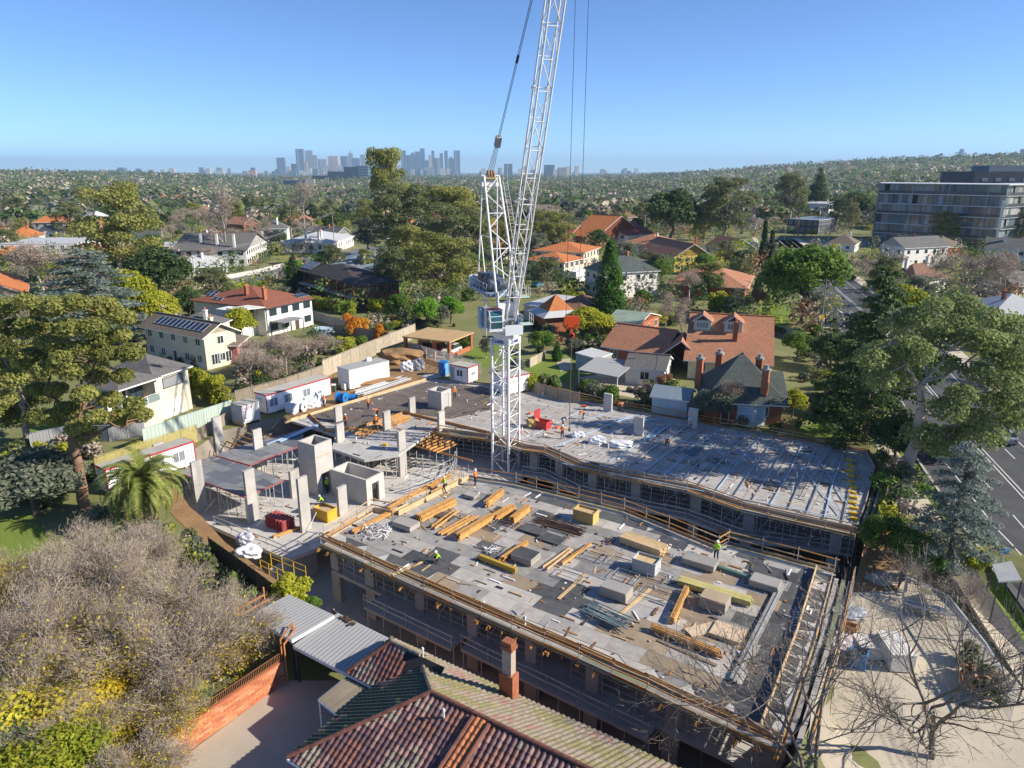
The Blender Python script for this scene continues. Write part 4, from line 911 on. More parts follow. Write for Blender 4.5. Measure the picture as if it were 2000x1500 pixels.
def roof_mesh(o, u, v, L, W, z, kind, rise, ov, axis=0):
    """returns MB of the roof, list of slopes (origin, along, up) with lengths, and the ridge ends"""
    if axis == 1: o, u, v, L, W = o, v, u, W, L
    mb = MB(); up = Vector((0, 0, 1)); sl = []
    a0, a1, b0, b1 = -ov, L + ov, -ov, W + ov
    drop = rise * ov / (W / 2)
    def pt(s, t, h): return o + u * s + v * t + up * (z + h)
    zr = rise; ze = -drop
    def face(vs):
        d = (vs[1] - vs[0]); w = d.length; d = d.normalized(); n = d.cross(vs[-1] - vs[0]).normalized(); y = n.cross(d)
        if n.z < 0: vs = vs[::-1]; return face(vs)
        mb.quad(vs, 0, [((q - vs[0]).dot(d), (q - vs[0]).dot(y)) for q in vs]); sl.append((vs[0], d, y, n, w, max((q - vs[0]).dot(y) for q in vs)))
    if kind == 'gable':
        R0, R1 = pt(a0, W / 2, zr), pt(a1, W / 2, zr)
        face([pt(a0, b0, ze), pt(a1, b0, ze), R1, R0]); face([pt(a1, b1, ze), pt(a0, b1, ze), R0, R1])
    elif kind == 'hip':
        hw = min(W / 2 + ov, (L + 2 * ov) / 2 - .02); R0, R1 = pt(a0 + hw, W / 2, zr), pt(a1 - hw, W / 2, zr)
        c = [pt(a0, b0, ze), pt(a1, b0, ze), pt(a1, b1, ze), pt(a0, b1, ze)]
        face([c[0], c[1], R1, R0]); face([c[2], c[3], R0, R1]); face([c[1], c[2], R1]); face([c[3], c[0], R0])
    else:
        face([pt(a0, b0, 0), pt(a1, b0, 0), pt(a1, b1, rise), pt(a0, b1, rise)]); R0, R1 = pt(a0, b1, rise), pt(a1, b1, rise)
    nf = len(mb.f); und = [tuple(Vector(p) - up * .16) for p in mb.v]; n = len(mb.v); fs = list(mb.f)
    mb.v += und
    for f in fs: mb.f.append(tuple(i + n for i in f[::-1])); mb.m.append(1)
    for f in fs:
        for i in range(len(f)):
            a, b = f[i], f[(i + 1) % len(f)]; pa, pb = Vector(mb.v[a]), Vector(mb.v[b])
            mb.f.append((b, a, a + n, b + n)); mb.m.append(1)
    return mb, sl, R0, R1
def house(name, label, e0, e1, e2, h, roof='hip', rise=2.2, roofm=None, wallm=None, ov=.5, axis=0, storeys=1, faces=(0, 1), cat='house', z0=0., trimm=None, winw=1.3, glass=None, parent=None, door=True, step=3.0):
    o, u, v, L, W = rect3(e0, e1, e2, z0 + h); c = o + u * L / 2 + v * W / 2
    if parent is None: t = thing(name, label, cat, (c.x, c.y, z0))
    else: t = parent
    wallm = wallm or WHITE; trimm = trimm or WHITE; o0 = Vector((o.x, o.y, 0))
    mb = MB(); fp = [o0, o0 + u * L, o0 + u * L + v * W, o0 + v * W]
    top = h - .02 if roof != 'flat' else h
    mb.prism(fp, z0, z0 + top)
    if roof == 'gable':
        ax = (u, v, L, W) if axis == 0 else (v, u, W, L)
        for s in (.0, ax[2]):
            a = o0 + ax[0] * s; mb.add([a + Vector((0, 0, z0 + top)), a + ax[1] * ax[3] + Vector((0, 0, z0 + top)), a + ax[1] * ax[3] / 2 + Vector((0, 0, z0 + h + rise - .1))], [(0, 1, 2), (2, 1, 0)])
    mb.build('wall', wallm, t)
    rm, sl, r0, r1 = roof_mesh(o0, u, v, L, W, z0 + h, roof, rise, ov, axis)
    rf = rm.build('roof', [roofm or TERR, trimm], t)
    if roof in ('hip', 'gable') and roofm in (TERR, TERRO, TERRB, None, GREYT, BROWNG, SLATE): bar('ridge_cap', r0 + Vector((0, 0, .05)), r1 + Vector((0, 0, .05)), .28, .12, M('ridge ' + (roofm or TERR).name, (.40, .17, .09) if roofm in (TERR, TERRO, TERRB, None) else (.14, .14, .13)), rf)
    H = dict(t=t, roof=rf, sl=sl, o=o0, u=u, v=v, L=L, W=W, h=h, z0=z0, r0=r0, r1=r1)
    fr = {0: (o0, u, -v, L), 1: (o0, v, -u, W), 2: (o0 + u * L, v, u, W), 3: (o0 + v * W, u, v, L)}
    sh = h / storeys
    for k, fi in enumerate(faces):
        p0, d, n, FL = fr[fi]; nw = max(1, int(FL / step))
        for st in range(storeys):
            for i in range(nw):
                s = FL * (i + .5) / nw; zz = z0 + st * sh
                if door and st == 0 and k == 0 and i == nw // 2: win(t, p0, d, n, s, zz + .05, .95, 2.05, trimm, M('front door', (.12, .07, .05), .5), 0, door=True)
                else: win(t, p0, d, n, s, zz + sh * .34, winw, sh * .44, trimm, glass, 1)
    return H
def chimney(H, s, t, h, mat=BRICK, w=.7, pots=1, cap=None):
    b = H['o'] + H['u'] * s + H['v'] * t; zt = H['z0'] + H['h']
    c = MB().box((b.x, b.y, zt + h / 2 - .3), (w, w * .75, h + .6), math.atan2(H['u'].y, H['u'].x)).build('chimney', mat, H['t'])
    MB().box((b.x, b.y, zt + h + .06), (w * 1.25, w, .14), math.atan2(H['u'].y, H['u'].x)).build('chimney_cap', cap or mat, c)
    for k in range(pots): q = b + H['u'] * (k - (pots - 1) / 2) * .4; MB().lathe([(.16, 0), (.13, .25), (.15, .5)], (q.x, q.y, zt + h + .12), 8).build('chimney_pot', M('clay pot', (.5, .2, .1), .8), c)
    return c
def solar(H, si, a0, b0, nx, ny, pw=1.0, ph=1.65):
    o, d, y, n, w, hh = H['sl'][si]
    for i in range(nx):
        for j in range(ny):
            c = o + d * (a0 + (i + .5) * (pw + .03)) + y * (b0 + (j + .5) * (ph + .03)) + n * .1
            bar('solar_panel', c - d * (pw / 2 - .015), c + d * (pw / 2 - .015), ph - .03, .05, SOLAR, H['roof']) if abs(n.z) > .999 else panel(c, d, y, n, pw, ph, H['roof'])
PANEL = {}
def panel(c, d, y, n, pw, ph, parent):
    if (pw, ph) not in PANEL:
        mb = MB().box((0, 0, 0), (pw - .04, ph - .04, .03)); mb.box((0, -ph / 2 + .02, .002), (pw, .04, .045), 0, 1); mb.box((0, ph / 2 - .02, .002), (pw, .04, .045), 0, 1); mb.box((-pw / 2 + .02, 0, .002), (.04, ph - .08, .045), 0, 1); mb.box((pw / 2 - .02, 0, .002), (.04, ph - .08, .045), 0, 1)
        PANEL[(pw, ph)] = mb.mesh('solar_panel', [SOLAR, STEEL])
    o_ = bpy.data.objects.new('solar_panel', PANEL[(pw, ph)]); COL.objects.link(o_); o_.parent = parent
    o_.rotation_euler = Matrix((d, y, n)).transposed().to_euler(); o_.location = c - parent_loc(parent)
def awning(parent, pts, z, th, mat, name='awning', legs=True, legm=None):
    MB().prism([Vector((p.x, p.y, 0)) for p in pts], z, z + th).build(name, mat, parent)
    if legs:
        c = sum(pts, Vector()) / len(pts)
        for p in pts:
            q = p.lerp(c, .05); bar('post', Vector((q.x, q.y, 0)), Vector((q.x, q.y, z)), .12, .12, legm or WHITE, parent)

# -- left side
H = house('house', 'cream two storey house with solar panels on grey gabled roof', (397, 655), (280, 633), (452, 641), 5.6, 'gable', 1.5, BROWNG, CREAM, .7, 0, 2, (0, 1), winw=1.1)
solar(H, 0, 1.6, .7, 11, 1, 1.15, 1.9); chimney(H, H['L'] * .25, H['W'] * .75, 1.6, CREAM)
win(H['t'], H['o'], H['v'], -H['u'], H['W'] * .3, .6, 1.6, 1.7, WHITE, None, 2); win(H['t'], H['o'], H['v'], -H['u'], H['W'] * .75, .6, 1.6, 1.7, WHITE, None, 2)
house('house_annex', 'low red walled annex with brown tiles behind the cream house', (462, 672), (483, 655), (415, 650), 3.3, 'hip', 1.2, BROWNG, PINK, .4, 0, 1, (0, 1))
H = house('house', 'hip roofed grey tiled wing behind the cream solar house', (420, 634), (447, 622), (362, 622), 5.0, 'hip', 1.7, GREYT, CREAM, .5, 0, 1, (0,)); chimney(H, 1, 2, 2.2, WHITE)
H = house('house', 'pale grey roofed two storey house with furnished balcony by metal fence', (299, 733), (365, 712), (262, 706), 6.0, 'hip', 1.8, GREYT, CREAM, .5, 0, 2, ())
o, u, v, L, W = H['o'], H['u'], H['v'], H['L'], H['W']
win(H['t'], o, u, -v, L * .52, 3.9, 3.2, 1.3, DKT, M('grey blind', (.25, .26, .27), .7), 0); bar('roller_door', o + u * .8 - v * .03 + Vector((0, 0, 1.1)), o + u * 3.9 - v * .03 + Vector((0, 0, 1.1)), .05, 2.2, SHEDW, H['t'])
B0 = o - u * 5.6 - v * .6
MB().prism([B0, o - v * .6, o + v * 3.5, B0 + v * 3.5], 0, 2.9).build('balcony_base', CREAM, H['t']); MB().prism([B0 + v * 2.2, o + v * 2.2 - u * .01, o + v * 5, B0 + v * 5], 2.92, 5.9).build('balcony_back_wall', CREAM, H['t'])
rm, sl, a_, b_ = roof_mesh(B0, u, v, 5.7, 6, 6.0, 'hip', 1.3, .4); rm.build('roof', [GREYT, WHITE], H['t'])
win(H['t'], B0 + v * 2.2, u, -v, 1.6, 3.0, 2.0, 2.3, DKT); win(H['t'], B0 + v * 2.2, u, -v, 4.2, 3.0, 1.8, 2.3, DKT)
for k in range(4): bar('balcony_post', B0 + u * (.1 + k * 1.83) - Vector((0, 0, -2.9)), B0 + u * (.1 + k * 1.83) + Vector((0, 0, 5.85 if k in (0,) else 3.9)), .08, .08, WHITE, H['t'])
bar('balcony_rail', B0 + Vector((0, 0, 3.9)), B0 + u * 5.5 + Vector((0, 0, 3.9)), .06, .06, WHITE, H['t']); bar('balustrade_glass', B0 + Vector((0, 0, 3.35)), B0 + u * 5.5 + Vector((0, 0, 3.35)), .02, .85, Mglass('balustrade glass', (.22, .28, .28), .1), H['t'])
for i_, (x, y) in enumerate(((1.2, .9), (2.5, 1.2), (3.8, .8))):
    q = B0 + u * x + v * y; st = thing('outdoor_sofa', ['white lounge chair on the balcony nearest its left end', 'white lounge sofa in the middle of the balcony', 'white lounge chair on the balcony nearest the grey blind'][i_], 'sofa', (q.x, q.y, 2.92))
    MB().box((0, 0, .2), (1.0, .8, .4), SITE).build('seat', WRAP, st, world=False); MB().box((*(v * .35).to_2d(), .5), (1.0, .18, .5), SITE).build('backrest', WRAP, st, world=False)
H = house('house', 'white two storey house with red brown hip roof and skylight', (520, 600), (608, 581), (432, 574), 5.6, 'hip', 2.6, TERRB, WHITE, .6, 0, 2, (0,), winw=1.8, trimm=DKT)
H['roof'].data.materials[0] = Mroof('red brown roof tiles', (.34, .12, .07), (.24, .09, .06)); solar(H, 0, 10, 1.5, 3, 1); solar(H, 3, 2.5, 2.0, 2, 2, 1.3, .9); solar(H, 3, 5.5, 1.0, 2, 1, 1.3, .9)
for s, t_ in ((3, 8), (L * .5, 3)): chimney(H, s, t_, 2.9, BRICK, .7, 2)
fo, fu, fv = H['o'], H['u'], H['v']
awning(H['t'], [fo - fu * 4.6 + fv * 2, fo - fu * .2 - fv * .0, fo - fu * .2 + fv * 4.5, fo - fu * 4.6 + fv * 5.5], 5.5, .2, WHITE, 'flat_canopy'); MB().prism([fo - fu * 4 + fv * 3, fo - fu * .02 + fv * 3, fo - fu * .02 + fv * 9, fo - fu * 4 + fv * 9], 0, 5.2).build('glazed_wing', WHITE, H['t'])
win(H['t'], fo - fu * 4 + fv * 3, fu, -fv, 2, 3.0, 3.0, 2.0, DKT, None, 2); awning(H['t'], [fo + fu * .5 - fv * 3.4, fo + fu * 6 - fv * 3.4, fo + fu * 6 - fv * .05, fo + fu * .5 - fv * .05], 2.7, .12, M('grey pergola', (.2, .21, .22), .6), 'pergola_roof', True, DKT)
pl = thing('round_pool', 'small round above ground pool beside the white house', 'pool', P(631, 650)); MB().lathe([(1.9, 0), (1.9, .9), (1.8, .95), (1.8, .8)], (0, 0, 0), 20).build('pool_wall', BLUW, pl, world=False); MB().lathe([(1.78, .7), (1.78, .74)], (0, 0, 0), 20).build('water', Mglass('pool water', (.1, .3, .4), .05), pl, world=False)
H = house('house', 'dark brick two storey house with solar panels on dark tiles', (702, 556), (779, 548), (598, 522), 6.0, 'hip', 2.6, Mroof('dark brown tiles', (.085, .07, .065), (.06, .05, .048)), BRICKD, .7, 0, 2, (0, 1), winw=2.0, trimm=DKT); solar(H, 3, 3, 1.2, 6, 2); solar(H, 0, 5, 1.2, 3, 1)
bar('balcony_slab', H['o'] - H['u'] * .7 + H['v'] * 1 + Vector((0, 0, 2.9)), H['o'] - H['u'] * .7 + H['v'] * (H['W'] - 1) + Vector((0, 0, 2.9)), 1.4, .3, CONCW, H['t'])
for k in range(4): bar('pillar', H['o'] - H['u'] * 1.2 + H['v'] * (.6 + k * 4.2), H['o'] - H['u'] * 1.2 + H['v'] * (.6 + k * 4.2) + Vector((0, 0, 5.7)), .4, .4, BRICK, H['t'])
H = house('house', 'blue grey roofed cottage with white chimney behind dark brick house', (770, 524), (800, 500), (655, 508), 4.0, 'hip', 3.0, METB, WHITE, .5, 0, 1, (0, 1)); chimney(H, 3, 9, 3.4, WHITE, .8)
H = house('tudor_house', 'black and white house with steep grey gables and white chimneys', (480, 487), (520, 470), (372, 478), 5.5, 'gable', 4.2, GREYT, WHITE, .6, 1, 2, (0, 1), trimm=DKT)
for s, t_ in ((2, 4), (4, 10), (7, 16)): chimney(H, s, t_, 4.6, WHITE, .9, 1)
H = house('house', 'white cottage with tall paired white chimneys beyond the street', (650, 473), (690, 460), (575, 465), 4.2, 'hip', 2.8, METAL, WHITE, .5, 0, 1, (0, 1))
for s, t_ in ((2, 6), (5, 6), (2, 11)): chimney(H, s, t_, 4.0, WHITE, 1.0, 2)
house('house', 'white flat roofed modern house behind the left trees', (150, 475), (205, 463), (45, 468), 6.0, 'flat', .1, METAL, WHITE, .1, 0, 2, (0, 1), winw=1.2)
house('house', 'grey walled wing in front of the white modern house', (90, 480), (150, 476), (30, 470), 4.5, 'flat', .1, METB, M('grey render', (.35, .34, .33)), .1, 0, 1, (0,))
house('house', 'orange tiled cottage at the left edge below white modern house', (40, 500), (70, 490), (0, 492), 3.5, 'hip', 2.4, TERRO, CREAM, .5, 0, 1, (0, 1))
house('house', 'orange tiled roofs at the far left edge beside bare tree', (48, 572), (52, 553), (-60, 570), 4.0, 'gable', 2.6, TERRO, CREAM, .6, 0, 1, (0, 1)); house('house', 'smaller orange gable behind the left edge roofs', (30, 553), (45, 540), (-40, 550), 4.0, 'hip', 2.4, TERRO, CREAM, .6, 0, 1, (0,))
# carport behind the site with brick piers and three cars
o, u, v, L, W = rect3((877, 667), (919, 650), (807, 652), 3.0); c = o + u * L / 2 + v * W / 2
cp = thing('carport', 'tan flat roofed carport on brick piers sheltering three cars', 'carport', (c.x, c.y, 0))
MB().prism([o - u * .4 - v * .4, o + u * (L + .4) - v * .4, o + u * (L + .4) + v * (W + .4), o - u * .4 + v * (W + .4)], 2.85, 3.1).build('roof', TAN, cp); MB().prism([o, o + u * L, o + u * L + v * W, o + v * W], -.05, .06).build('floor', CONC, cp)
for k in range(4):
    for s in (0, 1): q = o + v * W * k / 3 + u * L * s; bar('brick_pier', q, q + Vector((0, 0, 2.85)), .5, .5, BRICK, cp)
bar('low_wall', o + Vector((0, 0, .35)), o + u * L + Vector((0, 0, .35)), .25, .7, BRICK, cp)
CARP = {}
def car(label, p, rz, col, suv=False):
    t = thing('car', label, 'car', p, rz); m = M('car paint ' + '%.2f %.2f %.2f' % col, col, .25, .1, var=.03, spec=.6); hh = 1.0 if suv else .85
    prof = [(-2.15, .35), (-2.2, .75), (-2.05, .95), (-1.2, 1.0), (1.0, 1.0), (2.0, .85), (2.2, .6), (2.15, .32)]
    def ext(pr, w, nm, mt, par):
        n = len(pr); mb = MB().add([(x, -w, z) for x, z in pr] + [(x, w, z) for x, z in pr], [tuple(range(n)), tuple(range(n, 2 * n))[::-1]] + [(k, k + n, (k + 1) % n + n, (k + 1) % n) for k in range(n)]); return mb.build(nm, mt, par, world=False)
    b = ext(prof, .88, 'body', m, t); top = 1.45 if not suv else 1.7
    ext([(-1.9 if suv else -1.75, .96), (-1.4, top - .06), (.2, top - .06), (1.05, .96)], .78, 'cabin_glass', GLASS, t); ext([(-1.4, top - .08), (-1.3, top), (.1, top), (.2, top - .08)], .74, 'car_roof', m, t)
    for x in (-1.35, 1.35):
        for y in (-.82, .82): w = MB().tube((x, y - .1, .33), (x, y + .1, .33), .33, .33, 14).build('wheel', M('tyre', (.02, .02, .02), .8), t, world=False); MB().tube((x, y - .11, .33), (x, y + .11, .33), .18, .18, 10).build('rim', STEEL, w, world=False)
    for y in (-.6, .6): MB().box((2.14, y, .68), (.12, .35, .14)).build('headlight', M('lamp lens', (.7, .7, .68), .2), t, world=False); MB().box((-2.15, y, .75), (.1, .3, .14)).build('tail_light', M('red lens', (.4, .01, .01), .3), t, world=False)
    return t
for k, (col, lb) in enumerate((((.30, .33, .37), 'silver car parked in the left bay of the tan carport'), ((.45, .01, .02), 'red car parked in the middle bay of the tan carport'), ((.68, .68, .67), 'white car parked in the right bay of the tan carport'))):
    q = o + v * W * (5 - 2 * k) / 6 + u * L * .42; car(lb, (q.x, q.y, .07), math.atan2(-u.y, -u.x), col, k == 2)
# -- right of the crane
H = house('house', 'pale two storey villa with orange hip roof and balcony, upper block', (1140, 492), (1170, 482), (1064, 482), 6.4, 'hip', 2.2, TERRO, CREAM, .6, 0, 2, (0, 1), winw=1.5)
H = house('house', 'front block of the pale villa with arches under lower orange roof', (1102, 511), (1141, 503), (1033, 504), 5.6, 'hip', 1.9, TERRO, CREAM, .6, 0, 2, (0, 1), winw=2.0, glass=DKT); solar(H, 3, 5, 1.0, 6, 1)
MB().prism([H['o'] - H['u'] * .1 - H['v'] * 4, H['o'] + H['u'] * 8 - H['v'] * 4, H['o'] + H['u'] * 8 - H['v'] * .05, H['o'] - H['u'] * .1 - H['v'] * .05], 0, 3.0).build('garage_block', WHITE, H['t'])
H = house('house', 'white gabled attic house with dark red solar roof', (1222, 458), (1150, 452), (1250, 452), 5.2, 'gable', 4.2, REDM, WHITE, .8, 1, 2, (0,), trimm=DKT); solar(H, 1, 3, 1, 4, 1); chimney(H, 8, 6, 4.4, BRICK)
H = house('house', 'brown gabled house with orange ridges right of white attic house', (1290, 478), (1335, 472), (1235, 470), 4.5, 'hip', 3.0, TERR, CREAM, .6, 0, 1, (0, 1)); chimney(H, 4, 4, 3.6, CREAM)
H = house('house', 'yellow gabled house with dark red barge boards', (1388, 498), (1318, 500), (1400, 480), 5.0, 'gable', 3.6, TERR, YELL, .8, 1, 2, (0,), trimm=WHITE); chimney(H, 2, 6, 4.6, BRICK, .9, 2)
H = house('house', 'terracotta hip roofed house behind the autumn trees', (1455, 560), (1310, 552), (1490, 538), 3.6, 'hip', 3.4, TERR, BRICK, .8, 0, 1, (0, 1)); 
H = house('house', 'grey roofed low house right of the pale villa', (1215, 520), (1165, 515), (1252, 508), 4.0, 'hip', 1.8, GREYT, CREAM, .5, 0, 1, (0, 1))
H = house('house', 'large terracotta tiled house with dormers and cream gables', (1502, 708), (1345, 697), (1512, 655), 3.3, 'gable', 5.0, TERR, M('cream shingle', (.55, .52, .42), .8), .7, 0, 1, (0, 1)); lt = H
o_, d_, y_, n_, w_2, hh_ = H['sl'][0]
for s, nm in ((.47, 0), (.83, 1)):
    b = o_ + d_ * (w_2 * s) + y_ * (hh_ * .38); q = b - Vector((0, 0, .1))
    db = MB().prism([q - d_ * 1.3 + VX * 0, q + d_ * 1.3, q + d_ * 1.3 + H['v'] * 2.6, q - d_ * 1.3 + H['v'] * 2.6], q.z, q.z + 1.7).build('dormer', M('pale green boards', (.5, .56, .5), .7), H['t'])
    rm, sl, a_, b_ = roof_mesh(Vector((q.x, q.y, 0)) - d_ * 1.4 - H['v'] * .2, H['v'], d_, 3.4, 2.8, q.z + 1.7, 'gable', 1.0, .2); rm.build('dormer_roof', [TERR, WHITE], H['t']); win(H['t'], Vector((q.x, q.y, 0)), d_, -H['v'], 0, q.z + .5, 1.8, .9, WHITE, M('dormer pane', (.2, .28, .27), .2), 3)
chimney(H, 5, 4, 4.8, BRICK)
H = house('house_wing', 'low terracotta wing with gable left of the dormered house', (1290, 688), (1182, 672), (1330, 662), 2.9, 'gable', 2.6, TERR, BRICK, .6, 0, 1, (0,)); rm, sl, a_, b_ = roof_mesh(P(1292, 688, 2.9) * Vector((1, 1, 0)) - lt['v'] * 1.5, lt['v'], -lt['u'], 6, 6, 2.95, 'gable', 2.4, .5); rm.build('cross_gable_roof', [TERR, WHITE], H['t'])
H = house('house', 'green slate roofed brick villa with four tall red chimneys', (1530, 778), (1382, 772), (1565, 742), 3.6, 'hip', 4.4, SLATE, BRICK, .7, 0, 1, (0, 1))
for px_, zz in (((1368, 700), 6.9), ((1406, 690), 7.2), ((1484, 700), 7.0), ((1497, 722), 7.0)):
    p = P(*px_, zz); b = MB().box((p.x, p.y, zz - 2), (.8, .65, 4.2), SITE).build('chimney', BRICK, H['t']); MB().box((p.x, p.y, zz + .0), (1.0, .85, .22), SITE).build('chimney_band', M('grey stone', (.3, .29, .28)), b); MB().lathe([(.34, 0), (.28, .3), (.3, .5)], (p.x, p.y, zz + .1), 10).build('chimney_pot', M('grey stone'), b)
o, u, v, L, W = H['o'], H['u'], H['v'], H['L'], H['W']
bay = [P(a, b, 0) for a, b in ((1412, 824), (1470, 834), (1508, 829), (1512, 812), (1420, 800))]
bayo = MB().prism(bay, 0, 2.7).build('sun_room', BLUW, H['t']); bc = sum(bay, Vector()) / 5
rp_ = MB(); ap_ = bc + Vector((0, 1.5, 4.4))
for i in range(5): a, b = bay[i].lerp(bc, -.12), bay[(i + 1) % 5].lerp(bc, -.12); rp_.quad([a + Vector((0, 0, 2.7)), b + Vector((0, 0, 2.7)), ap_], 0, [(0, 0), ((b - a).length, 0), ((b - a).length / 2, 3)])
rp_.build('sun_room_roof', SLATE, H['t'])
for i in range(3):
    a, b = bay[i], bay[(i + 1) % 5]; d = (b - a).normalized(); n = Vector((d.y, -d.x, 0)); n = n if n.dot(a - bc) > 0 else -n; k = max(1, int((b - a).length / 1.3))
    for j in range(k): win(H['t'], a, d, n, (b - a).length * (j + .5) / k, .7, (b - a).length / k - .2, 1.7, WHITE, M('drawn blue blind', (.36, .47, .55), .5), 0, 1)
rm, sl, a_, b_ = roof_mesh(Vector((*P(1515, 775, 3.4).to_2d(), 0)) - u * 1, u, v, 6, 8, 3.4, 'gable', 2.2, .5, 0); rm.build('side_gable_roof', [SLATE, WHITE], H['t'])
cpx = [P(a, b, 2.6) for a, b in ((1128, 722), (1207, 737), (1245, 706), (1165, 697))]
wc = thing('carport', 'white corrugated carport on thin posts in the garden', 'carport', sum((Vector((p.x, p.y, 0)) for p in cpx), Vector()) / 4); awning(wc, cpx, 2.5, .14, METAL, 'roof')
for k in range(16): a = cpx[0].lerp(cpx[1], (k + .5) / 16); b = cpx[3].lerp(cpx[2], (k + .5) / 16); bar('roof_rib', Vector((a.x, a.y, 2.66)), Vector((b.x, b.y, 2.66)), .06, .05, METAL, wc)
H = house('garage', 'small white garage with grey gabled roof beside white carport', (1298, 722), (1312, 700), (1230, 706), 2.7, 'gable', 1.3, GREYT, WHITE, .3, 1, 1, (0, 1)); bar('flue_pipe', H['o'] + H['v'] * (H['W'] - 1) + H['u'] * 2 + Vector((0, 0, 3)), H['o'] + H['v'] * (H['W'] - 1) + H['u'] * 2 + Vector((0, 0, 5)), .15, .15, M('rusty flue', (.35, .15, .08)), H['t'], True)
house('shed', 'pale shed with flat roof left of the white carport', (1165, 700), (1195, 690), (1138, 688), 2.4, 'flat', .3, METAL, M('grey green boards', (.35, .4, .38)), .1, 0, 1, (0,), cat='shed')
house('shed', 'white boarded shed by the slate villa front', (1343, 780), (1355, 763), (1280, 765), 2.5, 'gable', .9, METB, BLUW, .3, 1, 1, (0,), cat='shed')
house('garage', 'brick outbuilding with green gabled roof behind conical cypress', (1245, 635), (1288, 615), (1190, 625), 2.8, 'gable', 1.4, Mroof('green tin', (.30, .38, .31), (.28, .36, .29), 50, .5), BRICK, .3, 1, 1, (0, 1))
# pavilion with pyramid roof
g0 = P(1085, 640); gp = thing('pavilion', 'brick pavilion with orange pyramid roof and white skirt', 'pavilion', g0)
MB().box((0, 0, 1.5), (7, 7, 3.0), R(20)).build('wall', BRICK, gp, world=False)
for nm, r0, r1, z0_, z1_, mt in (('skirt_roof', 6.4, 3.6, 3.0, 4.0, METAL), ('roof', 3.75, .05, 3.98, 6.8, TERRO)):
    mb = MB()
    for k in range(4):
        a0, a1 = R(20 + 45 + 90 * k), R(20 + 135 + 90 * k); f = lambda r, a, z: Vector((r * math.cos(a), r * math.sin(a), z))
        w = r0 * 1.414; mb.quad([f(r0, a0, z0_), f(r0, a1, z0_), f(r1, a1, z1_), f(r1, a0, z1_)], 0, [(0, 0), (w, 0), (w / 2 + r1 * .7, 4), (w / 2 - r1 * .7, 4)])
    mb.build(nm, mt, gp, world=False)
house('house', 'flat roofed cream annex left of the orange pavilion', (1070, 600), (1130, 580), (1040, 590), 3.2, 'flat', .1, METAL, CREAM, .3, 0, 1, (0,))
H = house('house', 'brick house with dark tiled roof behind orange pavilion', (1150, 612), (1200, 590), (1095, 590), 3.0, 'hip', 2.0, TERRB, BRICK, .5, 0, 1, (0,))
house('hall', 'long dark red roofed hall left of the church', (1106, 466), (1048, 463), (1110, 456), 4.0, 'gable', 4.5, REDM, BRICK, .5, 0, 1, (0,), cat='hall')
house('church', 'large brick church with steep bright orange roof', (1166, 462), (1112, 458), (1176, 448), 5.0, 'gable', 7.5, TERRO, BRICK, .5, 0, 1, (0, 1), cat='church', winw=1.0)
H = house('house', 'white house with pale roof and brick chimney at right edge', (1940, 612), (1878, 590), (1985, 588), 3.8, 'hip', 3.0, METAL, WHITE, .6, 0, 1, (0, 1)); chimney(H, 5, 4, 3.6, BRICK)
H = house('house', 'orange roofed blue boarded house cut by the right edge', (1965, 640), (2080, 665), (1990, 612), 3.4, 'gable', 3.0, TERRO, BLUW, .6, 1, 1, (0, 1))
H = house('house', 'house with white paired chimneys behind the right hand street tree', (1790, 545), (1850, 538), (1700, 540), 4.0, 'hip', 3.0, TERRB, WHITE, .6, 0, 1, (0, 1)); [chimney(H, s, 5, 4.4, WHITE, 1.0, 2) for s in (3, 12)]
house('house', 'dark grey modern house with white box storey beyond cross street', (1600, 430), (1640, 425), (1560, 425), 7.0, 'flat', .1, METB, M('charcoal cladding', (.07, .08, .1), .6), .1, 0, 2, (0, 1)); house('house', 'white flat box storey on the dark modern house', (1620, 398), (1640, 394), (1585, 394), 11.0, 'flat', .1, METAL, WHITE, .2, 0, 3, (0,))

